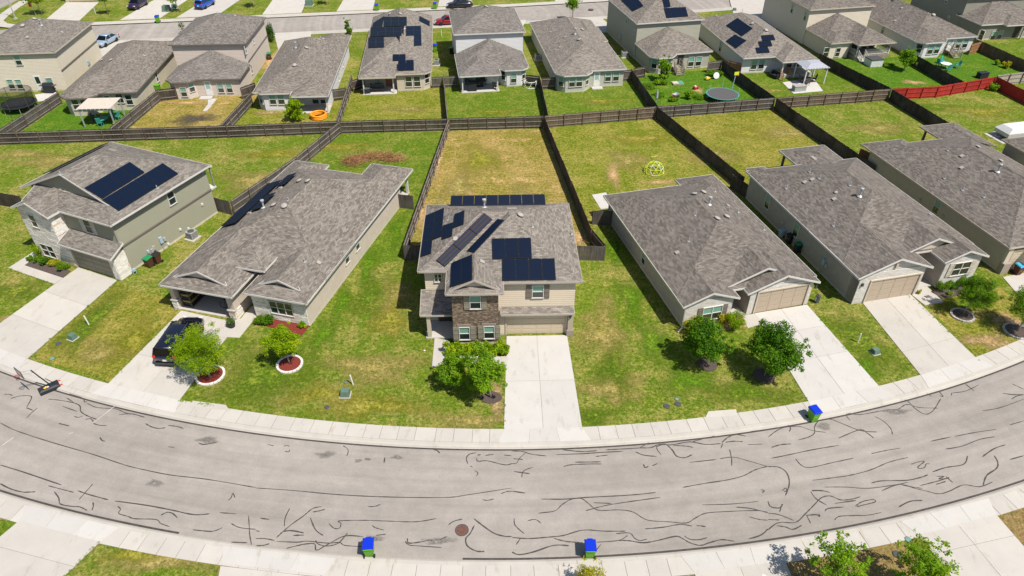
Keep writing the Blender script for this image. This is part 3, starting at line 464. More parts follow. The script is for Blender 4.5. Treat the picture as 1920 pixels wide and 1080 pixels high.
# ------------------------------------------------------------------ house builder (local axes: u to the right, v away from the camera, z up)
UNIT = {}
def unit_box(mat):
    if mat not in UNIT:
        me = bpy.data.meshes.new('unit_'+mat); mb = MB().box((0,0,0), (1,1,1)); me.from_pydata([tuple(v) for v in mb.v], [], mb.f); me.update(); me.materials.append(M[mat]); UNIT[mat] = me
    return UNIT[mat]
def ubox(name, parent, c, d, rz, mat):
    o = bpy.data.objects.new(name, unit_box(mat)); link(o, parent); o.location = c; o.scale = d; o.rotation_euler = (0, 0, rz); return o
WIN = {}
class House:
    def __init__(s, name, label, o, ang, shingle='shingle_warm', fascia='trim_tan', group=None, cat='house', ov=.4):
        s.e = empty(name, label, cat, (o[0], o[1], 0), radians(ang), group); s.faces = []; s.sh = shingle; s.fa = fascia; s.ov = ov
        s.M = Matrix.Translation((o[0], o[1], 0)) @ Matrix.Rotation(radians(ang), 4, 'Z'); s.I = s.M.inverted()
        s.ro = s.I @ Vector((0, 0, CAM_H)); s.ang = radians(ang); s.roofo = None
    def rd(s, px, py): return (s.I.to_3x3() @ ray(px, py)).normalized()
    def hit(s, px, py):
        d = s.rd(px, py); best = None
        for f in s.faces:
            for tri in tessellate_polygon([f]):
                a, b, c = [f[i] for i in tri]; h = intersect_ray_tri(a, b, c, d, s.ro, True)
                if h is not None:
                    t = (h-s.ro).length
                    if best is None or t < best[0]:
                        n = (b-a).cross(c-a).normalized()
                        if n.z < 0: n = -n
                        best = (t, h, n)
        return best[1:] if best else None
    def ground(s, px, py, z=0): return s.I @ at(px, py, z)
    def wall(s, pts, z0, z1, mat, name='wall', base=True):
        pts = [tuple(p) for p in pts]; a = sum(pts[i][0]*pts[(i+1)%len(pts)][1]-pts[(i+1)%len(pts)][0]*pts[i][1] for i in range(len(pts)))
        if a < 0: pts = pts[::-1]
        if base and z0 <= .01:
            MB().prism(pts, -.05, .22, cap=False).out('foundation', 'foundation', s.e); z0 = .22
        return MB().prism(pts, z0, z1).out(name, mat, s.e)
    def box(s, u0, u1, v0, v1, z0, z1, mat, name='wall', base=True): return s.wall([(u0,v0),(u1,v0),(u1,v1),(u0,v1)], z0, z1, mat, name, base)
    def roof(s, polys, fascia=True, skip=None, mat=None, fh=.15):
        V = []; idx = {}; F = []
        for P in polys:
            f = []
            for p in P:
                k = (round(p[0],3), round(p[1],3), round(p[2],3))
                if k not in idx: idx[k] = len(V); V.append(Vector(p))
                f.append(idx[k])
            n = Vector((0,0,0))
            for i in range(len(f)): a, b = V[f[i]], V[f[(i+1)%len(f)]]; n += a.cross(b)
            if n.z < 0: f = f[::-1]
            F.append(f); s.faces.append([V[i] for i in f])
        # under side follows 6 cm below
        nv = len(V); VV = V+[v-Vector((0,0,.07)) for v in V]; FF = F+[[i+nv for i in f[::-1]] for f in F]
        mi = [0]*len(F)+[1]*len(F)
        ro = mesh('roof', VV, FF, [mat or s.sh, 'soffit'], s.e, mi)
        cnt = {}
        for f in F:
            for i in range(len(f)):
                a, b = f[i], f[(i+1)%len(f)]; cnt.setdefault((min(a,b), max(a,b)), []).append((a, b))
        mb = MB()
        for k, L in cnt.items():
            if len(L) == 1 and fascia:
                a, b = V[L[0][0]], V[L[0][1]]; d = b-a
                if skip and skip(a, b): continue
                h = Vector((d.y, -d.x, 0)).normalized()
                if hypot(d.x, d.y) < .05: continue
                dd = d.normalized()*.012; a2, b2 = a-dd, b+dd; up = Vector((0,0,.015)); dn = Vector((0,0,-fh))
                mb.add([a2+up, b2+up, b2+dn, a2+dn, a2+up+h*.035, b2+up+h*.035, b2+dn+h*.035, a2+dn+h*.035], [[0,1,2,3],[5,4,7,6],[4,5,1,0],[7,3,2,6],[4,0,3,7],[1,5,6,2]])
        if mb.v: mb.out('fascia', s.fa, ro)
        caps = MB(); nor = []; cen = []
        for f in F:
            n = Vector((0,0,0))
            for i in range(len(f)): n += V[f[i]].cross(V[f[(i+1)%len(f)]])
            nor.append(n.normalized()); cen.append(sum((V[i] for i in f), Vector())/len(f))
        own = {}
        for fi, f in enumerate(F):
            for i in range(len(f)): a, b = f[i], f[(i+1)%len(f)]; own.setdefault((min(a,b), max(a,b)), []).append(fi)
        for (a, b), L in own.items():
            if len(L) != 2: continue
            A, B = V[a], V[b]; n1, n2 = nor[L[0]], nor[L[1]]
            if (cen[L[1]]-A).dot(n1) > -.02: continue
            e = (B-A).normalized(); s1 = e.cross(n1); s1 = s1 if s1.dot(cen[L[0]]-A) > 0 else -s1; s2 = e.cross(n2); s2 = s2 if s2.dot(cen[L[1]]-A) > 0 else -s2; up = (n1+n2).normalized()*.025
            caps.add([A+up, B+up, B+n1*.012+s1*.15, A+n1*.012+s1*.15, B+n2*.012+s2*.15, A+n2*.012+s2*.15], [[0,1,2,3],[1,0,5,4]])
        if caps.v:
            co = caps.out('ridge_cap', mat or s.sh, ro)
        s.roofo = s.roofo or ro; return ro
    def rroof(s, u0, u1, v0, v1, ze, p, axis='v', e0='hip', e1='hip', ov=None, gmat=None, rake=.3, mat=None, fascia=True, gz=None):
        """roof over a wall rectangle, ridge along axis; ends hip, gable or ('dutch', d)"""
        ov = s.ov if ov is None else ov
        if axis == 'v': a0, a1, b0, b1 = u0-ov, u1+ov, v0, v1; T = lambda a, b, z: Vector((a, b, z))
        else: a0, a1, b0, b1 = v0-ov, v1+ov, u0, u1; T = lambda a, b, z: Vector((b, a, z))
        h = (a1-a0)/2; m = (a0+a1)/2; zr = ze+p*h; polys = []; gab = []; opn = []
        def end(b, sg, typ):   # returns list for left chain from eave corner to ridge, plus extra polygons
            if typ == 'hip':
                e = b-sg*ov; r = e+sg*h; polys.append([T(a0,e,ze), T(a1,e,ze), T(m,r,zr)]); return [(a0,e,ze),(m,r,zr)], [(a1,e,ze),(m,r,zr)]
            if typ == 'open':
                e = b; opn.append(b); return [(a0,e,ze),(m,e,zr)], [(a1,e,ze),(m,e,zr)]
            if typ == 'gable':
                e = b-sg*rake; gab.append((b, a0+ov, a1-ov, ze+p*ov, zr, sg)); return [(a0,e,ze),(m,e,zr)], [(a1,e,ze),(m,e,zr)]
            d = typ[1]; e = b-sg*ov; o_ = .28
            k = d-o_; polys.append([T(a0,e,ze), T(a1,e,ze), T(a1-k,e+sg*k,ze+p*k), T(a1-d,e+sg*d,ze+p*d), T(a0+d,e+sg*d,ze+p*d), T(a0+k,e+sg*k,ze+p*k)])
            gab.append((e+sg*d, a0+d, a1-d, ze+p*d-.02, zr, sg))
            return [(a0,e,ze),(a0+k,e+sg*k,ze+p*k),(m,e+sg*k,zr)], [(a1,e,ze),(a1-k,e+sg*k,ze+p*k),(m,e+sg*k,zr)]
        l0, r0 = end(b0, 1, e0); l1, r1 = end(b1, -1, e1)
        polys.append([T(*q) for q in l0]+[T(*q) for q in l1[::-1]]); polys.append([T(*q) for q in r0]+[T(*q) for q in r1[::-1]])
        # remove duplicate ridge points
        P2 = []
        for P in polys:
            Q = []
            for q in P:
                if not Q or (q-Q[-1]).length > .01: Q.append(q)
            if (Q[0]-Q[-1]).length < .01: Q.pop()
            P2.append(Q)
        ax = 1 if axis == 'v' else 0
        ro = s.roof(P2, mat=mat, fascia=fascia, skip=lambda a, b: any(abs(a[ax]-q) < .01 and abs(b[ax]-q) < .01 for q in opn))
        if gmat:
            for b, x0, x1, zb, zt, sg in gab:
                t_ = .12*sg; zt2 = zt-.04-p*0
                f = [T(x0,b,zb-.03), T(x1,b,zb-.03), T(m,b,zt2)]; g = [T(x0,b+t_,zb-.03), T(x1,b+t_,zb-.03), T(m,b+t_,zt2)]
                mesh('gable_wall', f+g, [[0,1,2],[5,4,3],[0,3,4,1],[1,4,5,2],[2,5,3,0]], gmat, s.e)
        return ro
    def bay(s, u0, u1, v0, v1, ze, p, ch, ov=None, chl=True, chr_=True):
        """projecting wing with clipped corners on the -v side, running back to v1"""
        ov = s.ov if ov is None else ov; a0, a1, e = u0-ov, u1+ov, v0-ov; m = (a0+a1)/2; h = (a1-a0)/2; zr = ze+p*h; r1 = e+h*.92; r2 = v1+h
        A, F_ = (a0,r2,ze), (a1,r2,ze); R1, R2 = (m,r1,zr), (m,r2,zr)
        B, C = ((a0,e+ch,ze),(a0+ch,e,ze)) if chl else ((a0,e,ze),)*2
        D, E = ((a1-ch,e,ze),(a1,e+ch,ze)) if chr_ else ((a1,e,ze),)*2
        P = [[B,R1,R2,A],[C,D,R1],[E,F_,R2,R1]]
        if chl: P.append([B,C,R1])
        if chr_: P.append([D,E,R1])
        return s.roof([[Vector(q) for q in f] for f in P], skip=lambda a, b: a.y > v1+.3 and b.y > v1+.3)
    def window(s, u, v, z, w, h, face=0.0, trim='trim_white', grid=(1,2), shutter=None, blind=True, name='window'):
        """centre u,v on the wall plane, sill height z, facing angle (0 = towards the camera, pi/2 = right)"""
        key = (round(w,2), round(h,2), trim, grid, blind)
        if key not in WIN:
            f = MB(); fw = .055
            for c, d in (((-w/2+fw/2,-.02,h/2),(fw,.10,h)), ((w/2-fw/2,-.02,h/2),(fw,.10,h)), ((0,-.02,h-fw/2),(w-2*fw,.10,fw)), ((0,-.03,fw/2),(w+.06,.13,fw))): f.box(c, d)
            fr = f.out('window', trim, None); g = []
            mu = MB()
            for j in range(1, grid[1]): mu.box((0,-.015,h*j/grid[1]), (w-2*fw,.07,.05))
            for i in range(1, grid[0]): mu.box((-w/2+w*i/grid[0],-.017,h/2), (.07,.072,h-2*fw))
            muo = mu.out('sash_bar', trim, None) if mu.v else None
            hw = w/2-fw; up = MB().add([(-hw,-.005,h/2),(hw,-.005,h/2),(hw,-.005,h-fw),(-hw,-.005,h-fw)], [[0,1,2,3]]).out('pane', 'blind' if blind else 'glass', None)
            lo = MB().add([(-hw,-.005,fw),(hw,-.005,fw),(hw,-.005,h/2),(-hw,-.005,h/2)], [[0,1,2,3]]).out('pane', 'glass', None)
            WIN[key] = [fr.data, muo.data if muo else None, up.data, lo.data]
            for o in (fr, muo, up, lo):
                if o: bpy.data.objects.remove(o)
        fr, mu, up, lo = WIN[key]
        # the box helper faces -v; rotate about z
        n = Vector((sin(face), -cos(face), 0)); pos = Vector((u, v, z))+n*.012
        w_ = link(bpy.data.objects.new(name, fr), s.e); w_.location = pos; w_.rotation_euler = (0,0,face)
        for nm, me in (('sash_bar', mu), ('pane', up), ('pane', lo)):
            if me: link(bpy.data.objects.new(nm, me), w_)
        if shutter:
            tdir = Vector((cos(face), sin(face), 0))
            for sg in (-1, 1):
                c = Vector((u, v, z+h/2))+tdir*sg*(w/2+.24)+n*.035
                sh = ubox('shutter', s.e, c, (.40,.05,h+.04), face, shutter)
                for q in (-.34, 0, .34): ubox('shutter_batten', sh, (0,-.6,q), (1.0,.5,.07), 0, shutter)
        return w_
    def door(s, u, v, z, w, h, face=0.0, mat='door_white', lite=None):
        n = Vector((sin(face), -cos(face), 0)); d = ubox('door', s.e, Vector((u, v, z+h/2))+n*.02, (w,.06,h), face, mat)
        ubox('door_handle', d, (.38,-.8,-.05), (.05,.9,.05), 0, 'metal_grey')
        if lite: ubox('door_lite', d, (0,-.52,.2), (.62,.1,.46), 0, lite)
        return d
    def garage(s, u0, u1, v, z0, h, mat, face=0.0, rows=4, cols=4, trim='trim_tan'):
        w = u1-u0; d = ubox('garage_door', s.e, ((u0+u1)/2, v, z0+h/2), (w,.05,h), 0, mat)
        for i in range(cols):
            for j in range(rows): ubox('door_panel', d, ((i+.5)/cols-.5, -.7, (j+.5)/rows-.5), (.93/cols,.35,.86/rows), 0, mat)
        f = MB()
        f.box((u0-.06, v-.06, z0+h/2), (.12,.16,h)); f.box((u1+.06, v-.06, z0+h/2), (.12,.16,h)); f.box(((u0+u1)/2, v-.06, z0+h+.06), (w+.24,.16,.12)); f.out('garage_trim', trim, s.e)
    def solar(s, pxs, nx, ny, mat='solar_cell', lift=.12, plane=None):
        c = sum((Vector((*p, 0)) for p in pxs), Vector())/len(pxs)
        if plane is None:
            H = s.hit(c.x, c.y)
            for p in pxs: H = H or s.hit(p[0]*.6+c.x*.4, p[1]*.6+c.y*.4) or s.hit(*p)
            if H is None: return
            h, n = H
        else: h, n = plane
        pts = []
        q = h+n*lift
        for p in pxs:
            d = s.rd(*p); t = (q-s.ro).dot(n)/d.dot(n); pts.append(s.ro+d*t)
        TL, TR, BR, BL = pts
        P = lambda a, b: (TL*(1-a)+TR*a)*(1-b)+(BL*(1-a)+BR*a)*b
        W_, H_ = (TR-TL).length, (BL-TL).length; g = .012
        for i in range(nx):
            for j in range(ny):
                a0, a1, b0, b1 = i/nx+g/W_, (i+1)/nx-g/W_, j/ny+g/H_, (j+1)/ny-g/H_
                Q = [P(a0,b1), P(a1,b1), P(a1,b0), P(a0,b0)]
                if (Q[1]-Q[0]).cross(Q[2]-Q[0]).dot(n) < 0: Q = Q[::-1]
                vs = Q+[x-n*.045 for x in Q]
                pn = mesh('solar_panel', vs, [[0,1,2,3],[7,6,5,4],[4,5,1,0],[5,6,2,1],[6,7,3,2],[7,4,0,3]], [mat, 'solar_frame'], s.e, [0,1,1,1,1,1])
                mb = MB()
                for k in range(4):
                    A, B = Q[k], Q[(k+1)%4]; e_ = (B-A).normalized(); s_ = n.cross(e_)*.03; mb.add([A+n*.004, B+n*.004, B+n*.004+s_, A+n*.004+s_], [[0,1,2,3]])
                mb.out('frame', 'solar_frame', pn, uv=False)
        rails = MB()
        for b in (.25, .75):
            rails.tube([P(0,b)-n*.07, P(1,b)-n*.07], .025, 4)
        rails.out('mounting_rail', 'metal_grey', s.e, uv=False)
    def vent(s, kind, px, py, sc=1.0):
        H = s.hit(px, py)
        if not H: return
        h, n = H; q = n.to_track_quat('Z', 'Y').to_euler()
        if kind == 'round':
            o = MB().lathe([(.16,0),(.16,.12),(.30,.13),(.28,.19),(.15,.235),(0,.245)], seg=16).out('roof_vent', 'vent_pale', s.e, smooth=True, uv=False); o.rotation_euler = q
        elif kind == 'pipe':
            o = MB().box((0,0,.01), (.30,.30,.02)).lathe([(.05,.01),(.045,.34)], seg=8).out('vent_pipe', 'metal_grey', s.e, uv=False)
        elif kind == 'flue':
            o = MB().lathe([(.26,0),(.12,.10),(.085,.12),(.085,.62),(.14,.63),(.14,.70),(.17,.71),(.17,.82),(.05,.86)], seg=12).out('flue_pipe', 'metal_grey', s.e, uv=False)
        elif kind == 'box':
            o = MB().box((0,0,.05), (.30,.34,.10)).box((0,-.02,.115), (.34,.36,.03)).out('box_vent', 'vent_pale', s.e, uv=False); o.rotation_euler = q
        elif kind == 'ridge':
            o = MB().box((0,0,.04), (.8,.3,.08)).out('ridge_vent', 'vent_pale', s.e, uv=False); o.rotation_euler = q
        o.location = h-n*.01; o.scale = (sc,)*3
    def stones(s, region, axis_u, origin, seed, row=.24, wmin=.35, wmax=.95, holes=(), n=None, th=.05):
        """ashlar stones over a wall: region(x,z) tells if inside; origin + axis_u*x"""
        r = random.Random(seed); (x0, x1, z0, z1), inside = region; z = z0; g = .014; k = 0
        au = Vector((axis_u[0], axis_u[1], 0)).normalized(); rz = atan2(au.y, au.x); nn = Vector((au.y, -au.x, 0))
        while z < z1-.05:
            hh = min(row*r.choice((.62,.85,1.0,1.15,1.4)), z1-z); x = x0-r.uniform(0,.2)
            while x < x1-.03:
                w = r.uniform(wmin, wmax); a, b = max(x, x0), min(x+w, x1); x += w
                segs = [(a, b)]
                for (hx0, hx1, hz0, hz1) in holes:
                    if z+hh > hz0+.02 and z < hz1-.02:
                        ns = []
                        for (a_, b_) in segs:
                            if b_ <= hx0 or a_ >= hx1: ns.append((a_, b_))
                            else:
                                if a_ < hx0: ns.append((a_, hx0))
                                if b_ > hx1: ns.append((hx1, b_))
                        segs = ns
                for a_, b_ in segs:
                    if b_-a_ < .07: continue
                    if not inside((a_+b_)/2, z+hh*.7): continue
                    t_ = th*r.uniform(.75,1.35); c = Vector(origin)+au*((a_+b_)/2)+Vector((0,0,z+hh/2))+nn*(t_/2)
                    ubox('stone', s.e, c, (b_-a_-g, t_, hh-g), rz+r.uniform(-.012,.012), 'stone'); k += 1
            z += hh
        return k
def hvac(label, x, y, rz=0, group='air conditioners beside the houses'):
    e = empty('air_conditioner', label, 'air conditioner', (x, y, 0), rz, group)
    ubox('concrete_pad', e, (0,0,.05), (1.15,1.15,.1), 0, 'concrete'); ubox('cabinet', e, (0,0,.47), (.78,.78,.74), 0, 'metal_grey')
    MB().lathe([(.33,.845),(.33,.865),(.06,.90),(0,.90)], seg=16).out('fan_guard', 'metal_dark', e, uv=False)
    mb = MB()
    for i in range(-3, 4):
        mb.box((i*.1,-.395,.47), (.03,.02,.6)); mb.box((.395,i*.1,.47), (.02,.03,.6))
    mb.out('louvre', 'metal_dark', e, uv=False)
def meterbox(h, u, v, z, face, big=True):
    n = Vector((sin(face), -cos(face), 0)); t = Vector((cos(face), sin(face), 0)); p = Vector((u, v, z))
    ubox('electric_meter', h.e, p+n*.08, (.30,.16,.62) if big else (.22,.12,.3), face, 'metal_blue'); ubox('electric_panel', h.e, p+n*.06+t*.42+Vector((0,0,-.15)), (.24,.12,.36), face, 'metal_grey')
    mb = MB().tube([p+n*.06+Vector((0,0,-.3)), p+n*.06+Vector((0,0,-z+.1))], .03, 6); mb.out('conduit', 'metal_grey', h.e, uv=False)
def pw(h, px, py, ax, val):
    d = h.rd(px, py); i = 'uv'.index(ax); t = (val-h.ro[i])/d[i]; return h.ro+d*t
def winpx(h, px, py, ax, val, w, hh, face=0.0, **k):
    c = pw(h, px, py, ax, val); return h.window(c.x, c.y, c.z-hh/2, w, hh, face, **k)
def cp(crop): return lambda *L: [(crop[0]+x/crop[2], crop[1]+y/crop[2]) for x, y in L]
R90 = pi/2
# ------------------------------------------------------------------ the two-storey house in the middle
c_ = cp((740,340,3.376)); o = at(950.3,627.3)
h = House('brick_front_house', 'two-storey beige house with dark brick front bay and many solar panels', o, 1.5, 'shingle_light', 'trim_grey'); C = h
h.wall([(-6.4,1.8),(-4.2,1.8),(-4.2,.12),(5.3,.12),(5.3,11),(-6.4,11)], 0, 5.35, 'siding_beige')
h.box(-4.17,-.64,-1.1,2.0,0,5.37,'brick_brown',name='brick_bay'); h.box(-.62,-.02,-.02,.11,0,2.6,'siding_beige',name='pier'); h.box(4.72,5.28,-.02,.11,0,2.6,'siding_beige',name='pier'); h.box(-.02,4.72,-.02,.11,2.2,2.6,'siding_beige',name='header',base=False)
ubox('brick_base', h.e, (5.05,-.12,.32), (.56,.5,.64), 0, 'brick_brown'); ubox('porch_pillar', h.e, (5.05,-.12,1.55), (.42,.36,1.84), 0, 'siding_beige')
p = .46; ze = 5.4
e_ = lambda u, v, k=0: Vector((u, v, ze+p*k))
P0, P1, P2_, P3, P4, P5 = e_(-6.85,1.4), e_(-4.6,1.4), e_(-4.6,-.2), e_(5.75,-.2), e_(5.75,11.4), e_(-6.85,11.4)
Tt, L_, V_ = e_(.42,5.45,5.3), e_(-1.85,6.4,5), e_(.35,6.4,5)
h.roof([[P2_,P3,Tt],[P3,P4,Tt],[P4,P5,L_,V_],[P4,V_,Tt],[P5,P0,L_],[P0,P1,V_,L_],[P1,P2_,Tt,V_]])
h.rroof(-4.17,-.64,-1.1,4.6,5.38,.5,'v',('dutch',.55),'open',ov=.40,gmat='siding_beige')
h.roof([[Vector((-.45,-.52,2.52)),Vector((5.25,-.52,2.52)),Vector((5.25,.12,2.78)),Vector((-.45,.12,2.78))]])
h.roof([[Vector((-6.75,-.42,2.5)),Vector((-4.18,-.42,2.5)),Vector((-4.18,1.8,3.3)),Vector((-6.75,1.8,3.3))]])
h.box(-6.45,-4.2,-.35,1.8,-.02,.12,'concrete',name='porch_floor',base=False); h.box(-6.3,-6.0,-.3,0,0.12,2.5,'trim_tan',name='porch_post',base=False)
h.box(-5.6,-4.25,1.70,1.80,.12,2.4,'brick_brown',name='entry_wall',base=False); h.door(-5.0,1.70,.12,.95,2.1,0,'door_dark')
h.garage(0,4.67,.06,0.02,2.15,'door_sand',cols=4)
for (x, y, w, hh, sh) in ((510,765,.86,1.32,'shutter_olive'), (442,962,.86,1.34,'shutter_olive'), (598,955,.86,1.34,'shutter_olive')):
    winpx(h, *c_((x,y))[0], 'v', -1.1, w, hh, shutter=sh)
    q = pw(h, *c_((x,y))[0], 'v', -1.1)
    for i in range(-6, 7): ubox('lintel_brick', h.e, (q.x+i*.085, -1.115, q.z+hh/2+.14), (.068,.06,.2), 0, 'brick_brown')
winpx(h, *c_((906,697))[0], 'v', .12, .92, 1.25, shutter='shutter_brown'); winpx(h, *c_((275,610))[0], 'v', 1.8, .62, .85, grid=(2,2), blind=False)
for q in ([(197,215),(255,190),(230,452),(163,475)],): h.solar(c_(*q), 1, 3)
h.solar(c_((255,190),(313,166),(296,345),(242,365)), 1, 2); h.solar(c_((305,278),(370,258),(363,343),(297,366)), 1, 1); h.solar(c_((377,208),(442,182),(436,268),(370,292)), 1, 1)
h.solar(c_((565,198),(620,240),(318,540),(262,498)), 1, 3, 'solar_painted_sheen'); h.solar(c_((650,237),(695,243),(502,450),(457,437)), 1, 2)
h.solar(c_((615,362),(863,355),(870,485),(620,492)), 3, 1); h.solar(c_((680,490),(1013,486),(1022,622),(682,628)), 4, 1); h.solar(c_((357,515),(490,462),(490,620),(352,668)), 2, 1)
a = radians(52); h.solar(c_((357,90),(950,80),(957,148),(350,155)), 8, 1, plane=(Vector((0,10.6,6.15)), Vector((0,-sin(a)*.8,cos(a)+.3)).normalized()))
for i in range(9): ubox('rack_leg', h.e, (-5.7+i*1.06,11.0,5.95), (.05,.05,.8), 0, 'metal_grey')
for k, x, y in (('flue',568,165), ('round',792,218), ('pipe',340,242), ('pipe',870,290), ('box',550,512), ('ridge',742,172), ('pipe',1118,335), ('box',385,365)): h.vent(k, *c_((x,y))[0])
ubox('wall_lamp', h.e, (4.98,-.36,2.05), (.14,.14,.24), 0, 'metal_dark')
# ------------------------------------------------------------------ house left of it: one storey, open garage
c_ = cp((280,290,3)); h = House('open_garage_house', 'one-storey taupe house with open garage and pale stone corner room', at(581.7,611.7), -14.6, 'shingle_warm', 'trim_white'); H2 = h
ze, p = 2.75, .40
h.box(-11.7,0,5.2,20,0,2.7,'stucco_taupe'); h.box(-4.85,-.0,-.0,5.2,0,2.7,'stucco_taupe'); h.box(-12.1,-11.7,-.75,20,0,2.7,'stucco_taupe')
h.box(-6.75,-6.2,-.75,5.2,0,2.7,'stucco_taupe'); h.box(-11.7,-6.75,-.75,-.45,2.25,2.7,'stucco_taupe',name='header',base=False); h.box(-6.2,-4.85,3.6,5.2,0,3.3,'stucco_taupe',name='entry_wall')
h.box(-11.7,-6.75,-.75,5.2,0,.05,'concrete',name='garage_floor',base=False); h.door(-5.5,3.6,.05,.95,2.1,0,'door_dark')
h.rroof(-12.1,0,3.2,20,ze,p); h.rroof(-12.1,-6.2,-.75,8.5,ze-.02,p,'v',('dutch',1.15),'open',gmat='stucco_taupe'); h.rroof(-4.85,0,0,8.5,ze-.02,p,'v',('dutch',1.25),'open',gmat='stucco_taupe')
h.rroof(-8.8,-5.0,2.4,9.5,3.28,p,'v','hip','open'); h.rroof(-3.9,-.02,14,22.5,ze-.03,p,'v','open','hip'); h.rroof(-12.08,-8.9,14,21.1,ze-.03,p,'v','open','hip')
h.box(-.35,-.12,22.2,22.45,0,2.7,'trim_white',name='porch_post',base=False); h.box(-3.8,-.1,20,22.6,-.02,.08,'concrete',name='patio_slab',base=False); h.box(-12.0,-8.95,20,21.05,0,2.7,'stucco_taupe')
hx = [(-2.75-.02,-.55,.62,2.08)]
q = pw(h, *c_((740,850))[0], 'v', 0); wx = q.x
h.window(wx, 0, .75, 2.1, 1.35, 0, grid=(3,2), blind=False)
h.stones(((-4.85,0,.1,2.62), lambda x, z: True), (1,0), (0,0,0), 4, holes=[(wx-1.08,wx+1.08,.68,2.16)])
for u0, u1 in ((-12.12,-11.62), (-6.78,-6.18)): h.stones(((u0,u1,.0,.95), lambda x, z: True), (1,0), (0,-.75,0), 7+int(u1), row=.2, th=.10); ubox('stone_cap', h.e, ((u0+u1)/2,-.72,.98), (u1-u0+.14,.42,.07), 0, 'edging_stone')
h.stones(((-.75,.1,0,.95), lambda x, z: True), (0,1), (-6.2,0,0), 21, row=.2, th=.08)
for x, y in ((1109,578), (1168,503)): winpx(h, *c_((x,y))[0], 'u', 0, .8, 1.3, R90)
for k, x, y in (('round',893,152), ('round',845,150), ('round',760,291), ('round',700,287), ('pipe',783,258), ('flue',643,298), ('pipe',873,603), ('box',952,610), ('box',565,330), ('box',738,190)): h.vent(k, *c_((x,y))[0])
def solar_local(h, u0, u1, v0, v1, zf, nu, nv, lift=.2):
    for i in range(nu):
        for j in range(nv):
            a, b = u0+(u1-u0)*i/nu+.012, u0+(u1-u0)*(i+1)/nu-.012; c, d = v0+(v1-v0)*j/nv+.012, v0+(v1-v0)*(j+1)/nv-.012
            Q = [Vector((x, y, zf(x, y)+lift)) for x, y in ((a,c),(b,c),(b,d),(a,d))]; vs = Q+[x-Vector((0,0,.05)) for x in Q]
            mesh('solar_panel', vs, [[0,1,2,3],[7,6,5,4],[4,5,1,0],[5,6,2,1],[6,7,3,2],[7,4,0,3]], ['solar_cell','solar_frame'], h.e, [0,1,1,1,1,1])
zf = lambda u, v: 2.75+.40*(u+12.5)
solar_local(h, -12.2, -10.5, 7.4, 15.6, zf, 1, 8, .28); solar_local(h, -10.3, -9.2, 9.4, 12.4, zf, 1, 3, .30); solar_local(h, -10.3, -9.2, 14.0, 16.4, zf, 1, 2, .30)
# ------------------------------------------------------------------ far-left two-storey house
c_ = cp((0,250,3.723)); h = House('sage_house', 'two-storey sage siding house with pale stone gable and two rows of solar panels', at(236.4,521.3), -23, 'shingle_grey', 'trim_white'); H1 = h
ze, p = 5.3, .42; zr = ze+p*6.57; um = -6.42
h.wall([(-12.5,2.8),(-10.2,2.8),(-10.2,.8),(-.25,.8),(-.25,12),(-12.5,12)], 0, 5.22, 'siding_sage')
h.box(-10.18,-6.3,-.40,1.5,0,5.3,'mortar',name='stone_wall'); h.box(-6.3,-5.4,-.45,.8,0,2.62,'mortar',name='stone_wall'); h.box(-.62,-.02,-.45,.8,0,2.62,'mortar',name='stone_wall'); h.box(-5.4,-.62,-.45,-.2,2.2,2.62,'mortar',name='header',base=False)
E_ = lambda u, v, z: Vector((u, v, z))
d = 1.9; zs = ze+p*d
h.roof([[E_(.15,.42,ze),E_(-1.5,.42+1.65,ze+p*1.65),E_(um,2.07,zr),E_(um,5.9,zr),E_(.15,12.4,ze)], [E_(-13,2.07,ze),E_(um,2.07,zr),E_(um,5.9,zr),E_(-13,12.4,ze)], [E_(.15,12.4,ze),E_(-13,12.4,ze),E_(um,5.9,zr)], [E_(-10.6,.42,ze),E_(.15,.42,ze),E_(-1.5,.42+1.65,ze+p*1.65),E_(-1.75,2.32,zs),E_(-10.6,2.32,zs)]])
mesh('gable_wall', [(-11.6,2.32,zs-.4),(-1.8,2.32,zs-.02),(um,2.32,zr-.06),(-11.6,2.45,zs-.4),(-1.8,2.45,zs-.02),(um,2.45,zr-.06)], [[0,1,2],[5,4,3],[0,3,4,1],[1,4,5,2],[2,5,3,0]], 'siding_sage', h.e)
h.rroof(-10.18,-6.3,-.40,3.4,5.27,.42,'v','gable','open',ov=.34,gmat='mortar',rake=.35)
h.roof([[E_(-6.1,-.85,2.6),E_(.25,-.85,2.6),E_(.25,.8,3.3),E_(-6.1,.8,3.3)]])
mesh('shed_cheek', [(-.1,-.45,2.6),(-.1,.8,2.6),(-.1,.8,3.22)], [[0,1,2],[2,1,0]], 'siding_sage', h.e)
h.garage(-5.3,-.68,-.36,.02,2.12,'door_olive',cols=4)
ubox('belt_trim', h.e, (-.22,6.4,2.72), (.08,11.2,.17), 0, 'trim_brown'); ubox('corner_trim', h.e, (-.24,.80,2.7), (.1,.1,5.2), 0, 'trim_sage')
winpx(h, *c_((1195,452))[0], 'u', -.25, .85, 1.35, R90, blind=False); winpx(h, *c_((617,647))[0], 'v', .8, .9, 1.4, shutter='shutter_pale', blind=False); winpx(h, *c_((465,428))[0], 'v', 2.32, .55, .75, shutter='shutter_pale', blind=False)
w1 = pw(h, *c_((236,612))[0], 'v', -.40); w2 = pw(h, *c_((340,820))[0], 'v', -.40)
h.window(w1.x, -.40, w1.z-.68, .85, 1.36, blind=False); h.window(w2.x, -.40, w2.z-.7, 1.75, 1.4, grid=(2,2), blind=False)
gz = lambda x, z: z < 5.35 or z < 5.27+.14+.42*(1.94-abs(x+8.24))-.12
h.stones(((-10.18,-6.3,.05,6.2), gz), (1,0), (0,-.40,0), 11, row=.25, holes=[(w1.x-.46,w1.x+.46,w1.z-.74,w1.z+.72), (w2.x-.92,w2.x+.92,w2.z-.78,w2.z+.74)])
